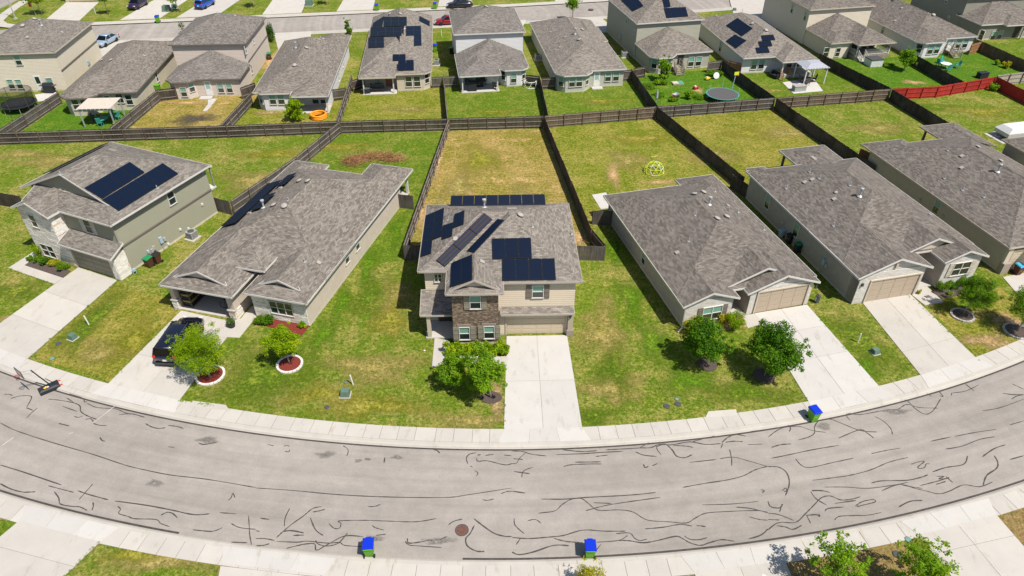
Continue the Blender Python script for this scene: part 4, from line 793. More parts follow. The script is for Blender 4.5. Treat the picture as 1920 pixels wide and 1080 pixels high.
h.stones(((-6.3,-5.35,.05,2.6), lambda x, z: True), (1,0), (0,-.45,0), 12, row=.25); h.stones(((-.62,-.02,.05,2.6), lambda x, z: True), (1,0), (0,-.45,0), 13, row=.25); h.stones(((-.40,.8,3.1,5.2), lambda x, z: True), (0,1), (-6.3,0,0), 14, row=.25); h.stones(((-.45,.8,.05,2.5), lambda x, z: z < 2.5), (0,1), (-.02,0,0), 15, row=.25)
h.solar(c_((905,198),(1010,270),(712,455),(588,380)), 1, 4); h.solar(c_((1135,206),(1245,280),(828,540),(712,462)), 1, 6)
solar_local(h, -12.4, -10.9, 4.2, 10.8, lambda u, v: ze+p*(u+13), 1, 6, .2)
for k, x, y in (('pipe',612,265), ('pipe',1098,385), ('ridge',785,118), ('flue',708,90), ('pipe',425,290), ('pipe',380,250), ('ridge',405,322)): h.vent(k, *c_((x,y))[0])
q = pw(h, *c_((1118,745))[0], 'u', -.25); meterbox(h, -.25, q.y, q.z, R90); q = pw(h, *c_((1030,825))[0], 'u', -.25); meterbox(h, -.25, q.y, q.z, R90, False); q = pw(h, *c_((1070,800))[0], 'u', -.25); ubox('electric_panel', h.e, (-.2,q.y,q.z), (.12,.3,.4), 0, 'metal_grey')
for x, y in ((1172,772), (1255,670), (1408,495), (1313,665), (885,955)): q = pw(h, *c_((x,y))[0], 'u', -.25); ubox('wall_vent', h.e, (-.2,q.y,q.z), (.12,.2,.22), 0, 'pvc_white')
q = h.ground(*c_((955,985))[0]); mb = MB().box((q.x-.15,q.y,.45), (.14,.24,.24)).tube([(q.x-.15,q.y-.16,0),(q.x-.15,q.y-.16,.75)], .03).tube([(q.x-.15,q.y+.16,0),(q.x-.15,q.y+.16,.55)], .03); mb.out('gas_meter', 'metal_blue', h.e, uv=False)
h.box(-2.5,-.28,12.0,12.8,2.55,2.72,'trim_white',name='balcony_slab',base=False); h.box(-.44,-.32,12.6,12.72,2.72,4.95,'trim_sage',name='balcony_post',base=False); h.rroof(-3,-.45,11.8,12.6,4.98,.15,'u','gable','gable',ov=.25,rake=.25)
# ------------------------------------------------------------------ pale brick house right of the middle one
def gable_face(h, u0, u1, v, ze, name, door=None, z1=None, mat='brick_white'):
    if door:
        h.box(u0, door[0]-.12, v-.06, v, 0, ze, mat, name=name, base=False); h.box(door[1]+.12, u1, v-.06, v, 0, ze, mat, name=name, base=False); h.box(door[0]-.12, door[1]+.12, v-.06, v, 2.3, ze, mat, name=name, base=False)
    else: h.box(u0, u1, v-.06, v, 0, ze, mat, name=name, base=False)
c_ = cp((1100,310,3.273)); h = House('pale_brick_house', 'one-storey house with white brick gables and entry left of its garage', at(1275.7,611), 14.3, 'shingle_brown', 'trim_white'); H4 = h
ze, p = 2.52, .385
h.wall([(0,-.3),(4.1,-.3),(4.1,2.0),(5.9,2.0),(5.9,.02),(11.65,.02),(11.65,17),(0,17)], 0, 2.6, 'stucco_grey')
h.rroof(0,11.75,.9,17.1,ze,p,ov=.42); h.rroof(.0,4.1,-.3,7,ze-.02,p,'v','gable','open',ov=.42,gmat='brick_white'); h.rroof(4.2,10.9,1.1,8,ze-.03,p,'v','gable','open',ov=.4,gmat='stucco_sand'); h.rroof(5.85,11.62,0,5,ze-.05,p,'v','gable','open',ov=.42,gmat='brick_white'); h.rroof(8.3,11.74,13,18.4,ze-.03,p,'v','open','hip',ov=.42)
h.wall([(8.3,17),(11.65,17),(11.65,18.3),(8.3,18.3)], 0, 2.5, 'stucco_grey')
gable_face(h, 0, 4.1, -.3, 2.66, 'brick_face'); gable_face(h, 5.9, 11.65, .02, 2.62, 'brick_face', (6.6,11.2)); h.garage(6.6,11.2,.0,.02,2.2,'door_tan',cols=4)
h.door(5.0,2.0,.1,.95,2.1,0,'door_red'); h.box(4.1,5.9,.0,2.0,-.02,.1,'concrete',name='porch_floor',base=False)
winpx(h, *c_((768,905))[0], 'v', -.36, 1.75, 1.4, grid=(2,2), shutter='shutter_brown'); winpx(h, *c_((352,572))[0], 'u', 0, .8, 1.3, -R90)
q = pw(h, *c_((1240,693))[0], 'v', -.04); ubox('gable_vent', h.e, (q.x,-.08,q.z), (.2,.1,.5), 0, 'stucco_tan')
for k, x, y in (('round',660,180), ('round',715,168), ('flue',752,240), ('pipe',668,305), ('round',798,330), ('round',857,318), ('pipe',628,465), ('box',558,537), ('box',866,252), ('pipe',926,288), ('pipe',785,160), ('pipe',1085,395)): h.vent(k, *c_((x,y))[0])
mb = MB().tube([(-.1,-.42,2.45),(-.1,-.42,.12),(-.6,-.75,.05)], .05, 6); mb.out('downspout', 'trim_white', h.e, uv=False); MB().tube([(4.35,-.35,2.45),(4.25,-.2,2.2),(4.2,-.1,.1)], .05, 6).out('downspout', 'trim_tan', h.e, uv=False)
for i in range(24):   # string lights clipped along the left eave
    ubox('string_light', h.e, (-.47,-.4+i*.75,2.56), (.05,.05,.06), 0, 'trim_white')
ubox('light_cable', h.e, (-.465,8.2,2.50), (.03,17.4,.05), 0, 'gutter_green'); q = pw(h, *c_((1403,742))[0], 'v', -.04); ubox('wall_lamp', h.e, (q.x,-.12,q.z), (.16,.16,.3), 0, 'metal_dark')
slab('patio_slab', [at(*q) for q in c_((32,183),(120,168),(145,262),(85,270))], .05, 'concrete_new', kind='structure', th=.05)
# ------------------------------------------------------------------ next house to the right, garage left of its entry
c_ = cp((1380,220,2.843)); h = House('pale_brick_house', 'one-storey house with white brick gables and entry right of its garage', at(1594.6,570), 13.2, 'shingle_brown', 'trim_white'); H5 = h
ze, p = 3.0, .40
h.wall([(0,0),(6.25,0),(6.25,2.6),(8.6,2.6),(8.6,.35),(12.1,.35),(12.1,18.3),(0,18.3)], 0, 3.06, 'stucco_grey')
h.rroof(0.05,12.1,2.3,18.3,ze,p,ov=.42); h.rroof(.02,6.25,0,7,ze-.02,p,'v','gable','open',ov=.42,gmat='brick_white'); h.rroof(5.3,11.3,2.0,9,ze-.03,p,'v','gable','open',ov=.4,gmat='stucco_sand'); h.rroof(8.55,12.08,.35,6,ze-.05,p,'v','gable','open',ov=.42,gmat='brick_white')
h.rroof(5.9,10.8,16,22.2,ze-.1,.3,'v','open','hip',ov=.3); h.rroof(.3,1.6,14,18.9,ze-.05,.5,'v','open','hip',ov=.42)
for u in (6.1, 10.6): h.box(u-.1,u+.1,21.9,22.1,0,2.8,'trim_brown',name='porch_post',base=False)
gable_face(h, 0, 6.25, 0, 3.1, 'brick_face', (1.2,5.9)); gable_face(h, 8.6, 12.1, .35, 3.1, 'brick_face'); h.garage(1.2,5.9,-.02,.02,2.25,'door_tan',cols=4); h.box(0.0,.06,-.06,.9,0,3.0,'brick_white',name='brick_return',base=False)
h.door(7.4,2.6,.1,.95,2.1,0,'door_dark'); h.box(6.25,8.6,.6,2.6,-.02,.1,'concrete',name='porch_floor',base=False)
winpx(h, *c_((1197,806))[0], 'v', .29, 1.75, 1.4, grid=(2,2), shutter='shutter_pale', blind=False)
for x, y in ((170,452), (322,600)): winpx(h, *c_((x,y))[0], 'u', 0, .85, 1.45, -R90)
q = pw(h, *c_((858,788))[0], 'v', -.06); ubox('gable_vent', h.e, (q.x,-.1,q.z), (.2,.1,.5), 0, 'stucco_tan'); q = pw(h, *c_((672,890))[0], 'v', -.06); ubox('wall_lamp', h.e, (q.x,-.14,q.z), (.16,.16,.28), 0, 'metal_dark')
q = pw(h, *c_((472,770))[0], 'u', 0); meterbox(h, 0, q.y, q.z, -R90); q = pw(h, *c_((252,560))[0], 'u', 0); ubox('electric_panel', h.e, (-.06,q.y,q.z), (.12,.25,.3), 0, 'metal_grey')
for k, x, y in (('pipe',393,290), ('pipe',445,325), ('box',368,347), ('box',408,333), ('pipe',608,362), ('round',532,402), ('box',525,437), ('flue',660,420), ('pipe',520,577), ('pipe',268,378), ('ridge',415,218), ('box',1032,522)): h.vent(k, *c_((x,y))[0], .6 if k == 'round' else 1)
# ------------------------------------------------------------------ right edge
h = House('grey_roof_house', 'one-storey house cut by the right edge with stone corner column and grey roof', at(1845,515), 13, 'shingle_brown', 'trim_tan'); H6 = h
ze, p = 2.85, .38
h.box(1.45,14,.2,19.6,0,2.9,'stucco_tan'); h.rroof(1.45,14,.2,19.6,ze,p); h.rroof(1.5,6.0,14,20.6,ze-.03,p,'v','open','hip'); h.rroof(10.9,15,17,23.2,ze-.05,.3,'v','open','hip',ov=.3)
for u in (11.1, 14.8): h.box(u-.1,u+.1,22.8,23,0,2.7,'trim_brown',name='porch_post',base=False)
h.rroof(4,10,-1.2,5,ze-.04,p,'v','hip','open'); h.box(1.45,1.95,-.05,.25,0,2.7,'stucco_sand',name='corner_pier'); ubox('stone_base', h.e, (1.75,-.06,.55), (.8,.5,1.1), 0, 'brick_brown'); h.garage(2.2,6.9,.14,.02,2.15,'door_sand',cols=4)
winpx(h, *c_((1073,478))[0], 'u', 1.45, .85, 1.35, -R90)
for k, x, y in (('round',1285,160), ('round',1406,235), ('flue',1395,290), ('pipe',1130,177), ('box',1205,208), ('box',1203,270), ('pipe',1112,325), ('pipe',1208,388), ('pipe',1322,425)): h.vent(k, *c_((x,y))[0])
for x, y in ((985,440), (1105,525)): q = pw(h, *c_((x,y))[0], 'u', 1.45); ubox('wall_vent', h.e, (1.39,q.y,q.z), (.12,.2,.24), 0, 'trim_grey')
q = at(1878.5,261.5,2.6); h = House('brown_wall_house', 'one-storey brown house with only its back roof corner showing at the right edge', q, 13, 'shingle_brown', 'trim_tan')
h.box(.4,12,-17,-.4,0,2.6,'siding_tan'); h.rroof(.4,12,-17,-.4,2.6,.38)
# ------------------------------------------------------------------ second row, seen from the back
A_, B_, C_, D_ = cp((0,0,4)), cp((480,0,4)), cp((960,0,4)), cp((1440,0,4))
OV = .3
def hs(name, label, o, ang, sh, fa, **k): return House(name, label, o, ang, sh, fa, group='houses of the second row seen from the back', ov=OV, **k)
def wins(h, conv, L, ax, val, face=0.0, **k):
    for x, y, w, hh in L: winpx(h, *conv((x,y))[0], ax, val, w, hh, face, **k)
def baywall(h, u0, u1, v0, v1, ch, z1, mat, l=True, r=True):
    pts = [(u0,v1)]+([(u0,v0+ch),(u0+ch,v0)] if l else [(u0,v0)])+([(u1-ch,v0),(u1,v0+ch)] if r else [(u1,v0)])+[(u1,v1)]
    h.wall(pts, 0, z1, mat, name='bay_wall')
def baywin(h, u0, v0, ch, z, w, hh, left=True, **k):
    """window on a clipped bay corner"""
    a = ch/2
    if left: h.window(u0+a, v0+a, z, w, hh, -pi/4, **k)
    else: h.window(u0-a, v0+a, z, w, hh, pi/4, **k)
def posts(h, P, z, mat='trim_white'):
    for u, v in P: h.box(u-.08,u+.08,v-.08,v+.08,0,z,mat,name='porch_post',base=False)
p = .42
# 1 cream two-storey
h = hs('cream_house', 'tall cream two-storey house at the far left behind the trampoline', (-61.48,93.24), 5.5, 'shingle_grey', 'trim_tan'); B1 = h
h.box(-10.7,-.3,.3,13.2,0,5.35,'siding_cream'); h.rroof(-10.7,-.3,.3,13.2,5.4,p); ubox('belt_trim', h.e, (-.27,6.75,2.75), (.08,12.8,.16), 0, 'trim_brown')
wins(h, A_, [(135,452,.85,1.35)], 'v', .3); wins(h, A_, [(82,630,.85,1.35),(145,630,.85,1.35),(376,620,.9,1.4)], 'v', .3); q = pw(h, *A_((288,612))[0], 'v', .3); h.door(q.x,.3,.15,.9,2.05,0,'door_white','glass')
for k, x, y in (('round',258,145), ('round',172,195), ('flue',312,190), ('box',208,280), ('box',465,245)): h.vent(k, *A_((x,y))[0])
q = pw(h, *A_((655,470))[0], 'u', -.3); meterbox(h, -.3, q.y, q.z, R90)
# 2 low cream
h = hs('low_cream_house', 'low cream house with pergola at its back, left of the tall pinkish house', (-48.62,86.54), 4.6, 'shingle_warm', 'trim_brown'); B2 = h
h.box(-9.1,-.3,.3,19.5,0,2.5,'stucco_sand'); h.rroof(-9.1,-.3,.3,19.5,2.5,p); h.bay(-9.05,-5.0,-1.1,.3,2.47,p,1.0); baywall(h,-9.05,-5.0,-1.1,.3,1.0,2.45,'stucco_sand')
wins(h, A_, [(570,785,.9,1.4),(637,785,.9,1.4)], 'v', -1.1, blind=False); wins(h, A_, [(898,735,.9,1.4),(968,748,.9,1.4)], 'v', .3, blind=False); q = pw(h, *A_((812,755))[0], 'v', .3); h.door(q.x,.3,.12,.9,2.05,0,'door_white','glass'); wins(h, A_, [(1175,580,.8,1.3)], 'u', -.3, R90, blind=False)
for k, x, y in (('flue',975,300), ('round',915,312), ('round',835,455), ('round',765,455), ('box',1080,420), ('pipe',965,270)): h.vent(k, *A_((x,y))[0])
# 3 pinkish two-storey with low rear wing
h = hs('pink_siding_house', 'two-storey pinkish siding house with low hipped rear wing above a burnt lawn patch', (-36.66,91.3), 3.0, 'shingle_ash', 'trim_brown'); B3 = h
h.box(-9.6,-.3,.3,5.75,0,2.5,'siding_pink'); h.box(-10.2,-.28,5.75,17.5,0,5.35,'siding_pink'); h.rroof(-10.2,-.28,5.75,17.5,5.4,p); h.rroof(-9.6,-.3,.3,5.6,2.5,p,'v','hip','open'); h.bay(-9.5,-6.2,-.6,.3,2.47,p,.9); baywall(h,-9.5,-6.2,-.6,.3,.9,2.45,'siding_pink')
ubox('belt_trim', h.e, (-.25,11.6,2.75), (.08,11.6,.16), 0, 'trim_brown')
wins(h, A_, [(1378,690,.85,1.35)], 'v', -.6); wins(h, A_, [(1655,660,.85,1.35),(1720,660,.85,1.35)], 'v', .3); baywin(h, -6.2, -.6, .9, .85, .8, 1.35, False); q = pw(h, *A_((1565,665))[0], 'v', .3); h.door(q.x,.3,.12,.9,2.05,0,'door_white','screen_door')
wins(h, A_, [(1840,370,.7,1.2),(1898,300,.6,1.1),(1885,520,.7,1.3)], 'u', -.28, R90, blind=False)
for k, x, y in (('round',1620,85), ('pipe',1515,235), ('pipe',1375,305), ('box',1760,120), ('round',1560,95)): h.vent(k, *A_((x,y))[0])
ubox('step_slab', h.e, (-5.0,-.45,.08), (1.6,1.1,.16), 0, 'concrete_new')
# 4 low white
h = hs('low_white_house', 'low white house with round roof vents behind the orange wading pool', (-23.53,85.3), 3.5, 'shingle_warm', 'trim_white'); B4 = h
h.box(-9.6,-.3,3.0,22,0,2.5,'siding_white'); h.rroof(-9.6,-.3,2.0,22,2.5,p); h.bay(-9.55,-5.3,1.6,3.0,2.47,p,.9,chr_=False); baywall(h,-9.55,-5.3,1.6,3.0,.9,2.45,'siding_white',True,False)
h.rroof(-4.6,-.32,.4,8,2.46,p,'v','hip','open'); posts(h, [(-.45,.55),(-4.4,.55)], 2.4); h.box(-4.6,-.3,.4,3.0,-.02,.1,'concrete',name='patio_slab',base=False); h.rroof(-4.4,-.3,17,24.2,2.48,p,'v','open','hip')
wins(h, B_, [(125,745,.9,1.4),(188,745,.9,1.4)], 'v', 1.6); wins(h, B_, [(445,745,.9,1.2),(505,745,.9,1.2)], 'v', 3.0, blind=False); baywin(h, -9.55, 1.6, .9, .85, .8, 1.35); wins(h, B_, [(648,470,.7,1.3),(617,575,.7,1.3)], 'u', -.3, R90, blind=False)
for k, x, y in (('round',290,492), ('round',378,362), ('flue',300,358), ('flue',412,255), ('box',470,298), ('box',503,293), ('pipe',275,375), ('pipe',220,430)): h.vent(k, *B_((x,y))[0])
# 5 beige with many solar panels
h = hs('solar_roof_house', 'low beige house with many scattered solar panels on its long roof', (-11.13,95.07), 5.0, 'shingle_light', 'trim_tan'); B5 = h
h.box(-9.6,-.3,.4,24.6,0,2.5,'siding_tan'); h.rroof(-9.6,-.3,.3,24.6,2.5,.56); h.rroof(-9.62,-5.25,-2.4,6,2.47,p,'v','hip','open'); h.bay(-4.9,-.35,-1.4,.4,2.46,p,.9,chl=False); baywall(h,-4.9,-.35,-1.4,.4,.9,2.44,'siding_tan',False,True)
posts(h, [(-9.4,-2.25),(-5.35,-2.25)], 2.4, 'trim_white'); h.box(-9.6,-5.0,-2.5,.4,-.02,.1,'concrete_new',name='patio_slab',base=False)
wins(h, B_, [(1145,612,.95,1.5),(1208,610,.95,1.5)], 'v', -1.4, blind=False); baywin(h, -.35, -1.4, .9, .8, .85, 1.4, False, blind=False); wins(h, B_, [(915,615,.95,1.2)], 'v', .4); wins(h, B_, [(1068,605,.7,1.4)], 'u', -4.9, -R90, blind=False); q = pw(h, *B_((1002,632))[0], 'v', .4); h.door(q.x,.4,.12,.95,2.05,0,'door_red','screen_door')
for q, nx, ny in (([(960,125),(1130,125),(1130,192),(958,195)],3,2), ([(862,203),(1093,200),(1092,268),(860,272)],4,2), ([(1125,195),(1237,193),(1240,262),(1125,265)],2,2), ([(1185,265),(1240,263),(1242,338),(1185,342)],1,2), ([(843,280),(958,277),(960,350),(843,355)],2,2), ([(1025,407),(1122,405),(1123,452),(1025,455)],2,1), ([(1065,452),(1183,448),(1185,525),(1065,530)],2,2)): h.solar(B_(*q), nx, ny)
solar_local(h, -9.5, -7.6, 13.5, 20.5, lambda u, v: 2.5+.56*(u+9.9), 1, 4, .15); solar_local(h, -2.0, -.4, 18.2, 20.6, lambda u, v: 2.5-.56*u, 1, 2, .15)
for k, x, y in (('round',1005,108), ('round',1080,108), ('pipe',1078,360), ('box',1148,318), ('flue',1112,215), ('pipe',1080,300)): h.vent(k, *B_((x,y))[0])
# 6 white two-storey with covered patio
h = hs('white_siding_house', 'two-storey white siding house with covered patio and grills at its back', (-7.23,92.04), 7.5, 'shingle_ash', 'trim_white'); B6 = h
h.box(.3,9.7,3.2,9.1,0,2.5,'siding_white'); h.box(.3,10.1,9.0,20,0,5.35,'siding_white'); h.rroof(.3,10.1,9.0,20,5.4,p); h.rroof(.3,9.7,3.0,8.9,2.5,p,'v','hip','open'); h.rroof(.32,5.5,.35,8.9,2.47,p,'v','hip','open'); h.bay(6.0,9.6,1.9,3.2,2.45,p,.8); baywall(h,6.0,9.6,1.9,3.2,.8,2.43,'siding_white')
posts(h, [(.5,.5),(5.35,.5)], 2.4); h.box(.3,5.6,.3,3.2,-.02,.1,'concrete_new',name='patio_slab',base=False)
wins(h, B_, [(1610,600,.9,1.3),(1670,598,.9,1.3)], 'v', 3.2); wins(h, C_, [(12,588,.85,1.35)], 'v', 1.9); baywin(h, 9.6, 1.9, .8, .85, .75, 1.35, False); baywin(h, 6.0, 1.9, .8, .85, .75, 1.35, True, blind=False); q = pw(h, *B_((1755,605))[0], 'v', 3.2); h.door(q.x,3.2,.12,.9,2.05,0,'door_white','screen_door')
for k, x, y in (('round',1725,52), ('round',1690,25), ('round',1755,20), ('pipe',1515,75)): h.vent(k, *B_((x,y))[0])
# 7 low sage
h = hs('low_sage_house', 'low grey-green house with corner bay, right of the white two-storey one', (5.93,93.03), 7.5, 'shingle_light', 'trim_white'); B7 = h
h.box(.3,9.9,.9,23,0,2.5,'siding_green_grey'); h.rroof(.3,9.9,.9,23,2.5,p); h.bay(.35,4.95,-.55,.9,2.47,p,1.0); baywall(h,.35,4.95,-.55,.9,1.0,2.45,'siding_green_grey'); h.rroof(5.2,9.88,12,18.5,2.8,p,'v','hip','open')
wins(h, C_, [(450,615,.9,1.45),(504,612,.9,1.45)], 'v', -.55); baywin(h, .35, -.55, 1.0, .75, .85, 1.4); baywin(h, 4.95, -.55, 1.0, .75, .75, 1.4, False); wins(h, C_, [(720,575,.9,1.4),(780,572,.9,1.4)], 'v', .9); q = pw(h, *C_((635,595))[0], 'v', .9); h.door(q.x,.9,.12,.9,2.05,0,'door_white','screen_door'); ubox('step_slab', h.e, (q.x,.3,.08), (1.5,.9,.16), 0, 'concrete_new')
for k, x, y in (('flue',475,255), ('box',400,278), ('box',293,240), ('box',360,355), ('round',505,300), ('round',525,225), ('pipe',305,218)): h.vent(k, *C_((x,y))[0])
# 8 sage two-storey with solar
h = hs('sage_two_storey_house', 'two-storey grey-green house with wooden back steps above the garden with a trampoline', (18.55,105.76), 12.0, 'shingle_warm', 'trim_white'); B8 = h
h.box(.3,10.5,.3,14,0,5.35,'siding_olive'); h.rroof(.3,10.5,.3,14,5.4,p); h.box(.4,9.8,-5.4,.3,0,2.5,'siding_olive'); h.rroof(.4,9.8,-5.4,.2,2.5,p,'v','hip','open'); h.bay(.45,4.0,-6.6,-5.4,2.47,p,1.0); baywall(h,.45,4.0,-6.6,-5.4,1.0,2.45,'siding_olive')
baywin(h, .45, -6.6, 1.0, .75, .9, 1.45); baywin(h, 4.0, -6.6, 1.0, .75, .7, 1.4, False); wins(h, C_, [(1342,463,.95,1.45),(1398,460,.95,1.45)], 'v', -5.4); wins(h, C_, [(865,145,.7,1.2),(918,235,.5,.8)], 'u', .3, -R90); wins(h, C_, [(910,372,.8,1.3)], 'u', .4, -R90); q = pw(h, *C_((1262,458))[0], 'v', -5.4); h.door(q.x,-5.4,.6,.9,2.0,0,'door_dark')
h.solar(C_((815,-8),(935,-22),(985,42),(905,82)), 2, 1); h.solar(C_((1120,-40),(1172,-42),(1190,48),(1143,55)), 1, 2); h.solar(C_((1140,60),(1303,52),(1322,120),(1160,133)), 4, 1)
for k, x, y in (('pipe',1092,75), ('pipe',1110,130)): h.vent(k, *C_((x,y))[0])
q = pw(h, *C_((815,265))[0], 'u', .3); meterbox(h, .3, q.y, q.z, -R90)
def stairs(h, u, v, w, n, top, deck=1.2, mat='deck_wood'):
    """wooden steps down towards -v"""
    mb = MB()
    for i in range(n): ubox('step', h.e, (u, v-deck-.14-.28*i, top*(n-i)/(n+1)), (w,.27,.06), 0, mat)
    ubox('landing', h.e, (u, v-deck/2, top), (w,deck-.02,.07), 0, mat)
    for sg in (-1, 1):
        r = MB(); x = u+sg*w/2
        r.box((x,v-.1,top/2+.5), (.09,.09,top+1)); r.box((x,v-deck,top/2+.5), (.09,.09,top+1)); e = v-deck-.28*n; r.box((x,e,.5), (.09,.09,1.0))
        r.tube([(x,v-.1,top+.95),(x,v-deck,top+.95),(x,e,.95)], .045, 4); r.tube([(x,v-.1,top+.4),(x,v-deck,top+.4),(x,e,.4)], .035, 4)
        for k in range(9):
            f = k/8; y = v-deck+(e-v+deck)*f; zz_ = top*(1-f); r.box((x,y,zz_+.52), (.035,.035,.85))
        r.out('handrail', mat, h.e, uv=False)
stairs(h, h.ground(*C_((1265,575))[0]).x+.1, -5.4, 1.2, 4, .75)
# 9 white/tan with solar and gazebo
h = hs('low_grey_house', 'low pale house with slanted solar panels on its left roof slope beside a gazebo', (33.28,99.25), 8.5, 'shingle_light', 'trim_white'); B9 = h
h.box(.3,10.2,.6,19,0,2.5,'siding_white'); h.rroof(.3,10.2,.3,19,2.5,p); h.rroof(5.2,10.22,-2.0,6,2.47,p,'v','hip','open'); posts(h, [(5.35,-1.9),(10.05,-1.9)], 2.4); h.box(5.1,10.2,-2.0,.6,-.02,.45,'concrete',name='patio_slab',base=False)
wins(h, C_, [(1815,485,.95,1.45),(1870,482,.95,1.45)], 'v', .6); wins(h, D_, [(160,478,.9,1.2),(218,472,.9,1.2)], 'v', .6, blind=False); wins(h, C_, [(1565,350,.75,1.5)], 'u', .3, -R90)
h.solar(C_((1607,188),(1690,133),(1805,212),(1725,268)), 3, 2); h.solar(C_((1605,305),(1672,257),(1758,303),(1680,360)), 3, 1)
h.solar(C_((1868,265),(1960,258),(1975,298),(1880,304)), 2, 1); h.solar(C_((1846,310),(1940,304),(1955,344),(1860,350)), 2, 1); h.solar(C_((1826,356),(1918,350),(1935,392),(1840,398)), 2, 1)
for k, x, y in (('round',1905,230), ('round',1802,180), ('pipe',1895,185), ('box',1535,118)): h.vent(k, *C_((x,y))[0])
# 10 cream two-storey with deck
h = hs('cream_two_storey_house', 'two-storey cream and tan house with white railed deck at its back', (46.73,112.79), 12.0, 'shingle_brown', 'trim_tan'); B10 = h
h.box(.3,11.3,.3,14,0,5.35,'siding_cream'); h.rroof(.3,11.3,.3,14,5.4,p); h.box(.4,9.9,-5.0,.3,0,2.5,'siding_cream'); h.box(.4,3.6,-6.9,-5.0,0,2.5,'siding_cream',name='rear_wing_wall'); h.rroof(.4,9.9,-5.2,.2,2.5,p,'v','hip','open'); h.rroof(.42,3.6,-6.9,-1,2.47,p,'v','hip','open'); h.rroof(4.0,9.88,-8.4,-1,2.45,p,'v','hip','open'); posts(h, [(4.2,-8.2),(9.7,-8.2)], 2.4)
wins(h, D_, [(435,392,.95,1.5)], 'v', -6.9, blind=False); wins(h, D_, [(522,392,.8,1.4)], 'v', -6.9, blind=False); wins(h, D_, [(712,375,.9,1.3),(765,370,.9,1.3)], 'v', -5.0, blind=False); wins(h, D_, [(183,65,.7,1.4),(282,120,.7,1.4)], 'u', .3, -R90); wins(h, D_, [(207,262,.7,1.4)], 'u', .4, -R90); q = pw(h, *D_((640,375))[0], 'v', -5.0); h.door(q.x,-5.0,.6,.95,2.0,0,'door_dark')
h.box(4.0,9.8,-8.3,-5.0,.0,.55,'deck_wood',name='deck',base=False)
mb = MB()
for z in (.75, 1.45): mb.tube([(5.6,-8.2,z),(9.7,-8.2,z)], .04, 4); mb.tube([(9.7,-8.2,z),(9.7,-5.2,z)], .04, 4); mb.tube([(4.1,-5.2,z),(4.1,-8.2,z)], .04, 4)
for i in range(24): mb.box((5.6+i*.175,-8.2,1.1), (.045,.03,.7))
for i in range(16): mb.box((9.7,-8.2+i*.19,1.1), (.03,.045,.7)); mb.box((4.1,-8.2+i*.19,1.1), (.03,.045,.7))
mb.out('deck_rail', 'trim_white', h.e, uv=False); stairs(h, 4.9, -8.3, 1.1, 4, .55, .05, 'trim_white')
# 11 low white with steps
h = hs('low_white_house', 'low white house with weathered wooden back steps and a teal garden table', (61.47,106.71), 11.0, 'shingle_brown', 'trim_white'); B11 = h
h.box(.3,10.8,.6,20,0,2.5,'siding_white'); h.rroof(.3,10.8,.6,20,2.5,p); h.bay(.35,5.2,-.75,.6,2.47,p,1.0); baywall(h,.35,5.2,-.75,.6,1.0,2.45,'siding_white')
baywin(h, .35, -.75, 1.0, .75, .9, 1.4, blind=False); wins(h, D_, [(1218,372,.95,1.45),(1267,368,.95,1.45)], 'v', -.75); wins(h, D_, [(1428,330,.95,1.4),(1478,327,.95,1.4)], 'v', .6); q = pw(h, *D_((1362,345))[0], 'v', .6); h.door(q.x,.6,.5,.9,2.0,0,'door_white','screen_door'); stairs(h, q.x, .6, 1.3, 4, .65); wins(h, D_, [(865,222,.7,1.2)], 'u', .3, -R90)
for k, x, y in (('round',1110,52), ('round',1240,115), ('box',1005,62), ('box',955,157), ('flue',1115,30), ('round',945,2), ('box',793,50), ('pipe',1060,145)): h.vent(k, *D_((x,y))[0])
# 12 olive, right edge
h = hs('olive_house', 'dark olive two-storey house at the top right corner with shaded side wall', (75.7,114.48), 10.0, 'shingle_brown', 'trim_white'); B12 = h
h.box(.3,12,.3,5,0,2.55,'siding_dark'); h.rroof(.3,12,.3,6,2.6,p,'v','hip','open'); h.box(.28,12,5,18,0,5.35,'siding_dark'); h.rroof(.28,12,5,18,5.4,p); h.rroof(4.2,8,-.6,4,2.55,p,'v','hip','open')
wins(h, D_, [(1690,265,.95,1.4),(1738,260,.95,1.4)], 'v', .3); wins(h, D_, [(1605,262,.95,1.5)], 'u', .3, -R90, blind=False); q = pw(h, *D_((1855,265))[0], 'v', .3); h.door(q.x,.3,.12,1.2,2.1,0,'door_dark'); wins(h, D_, [(1340,5,.7,.9)], 'u', .28, -R90); wins(h, D_, [(1358,132,.6,.6)], 'u', .28, -R90)
for u in (7.9,): h.box(u-.1,u+.1,-.5,-.3,0,2.4,'trim_grey',name='porch_post',base=False)
# garage front across the back street, cut by the top edge
h = House('garage_front_house', 'beige house across the back street with only its garage base showing at the top left', (-84.6,137.2), 8, 'shingle_grey', 'trim_tan', ov=.3)
h.box(0,12,.2,12,0,2.6,'siding_tan'); h.rroof(0,12,.2,12,2.6,.42); h.garage(1.0,5.8,.16,.02,2.1,'door_sand')
import numpy as np
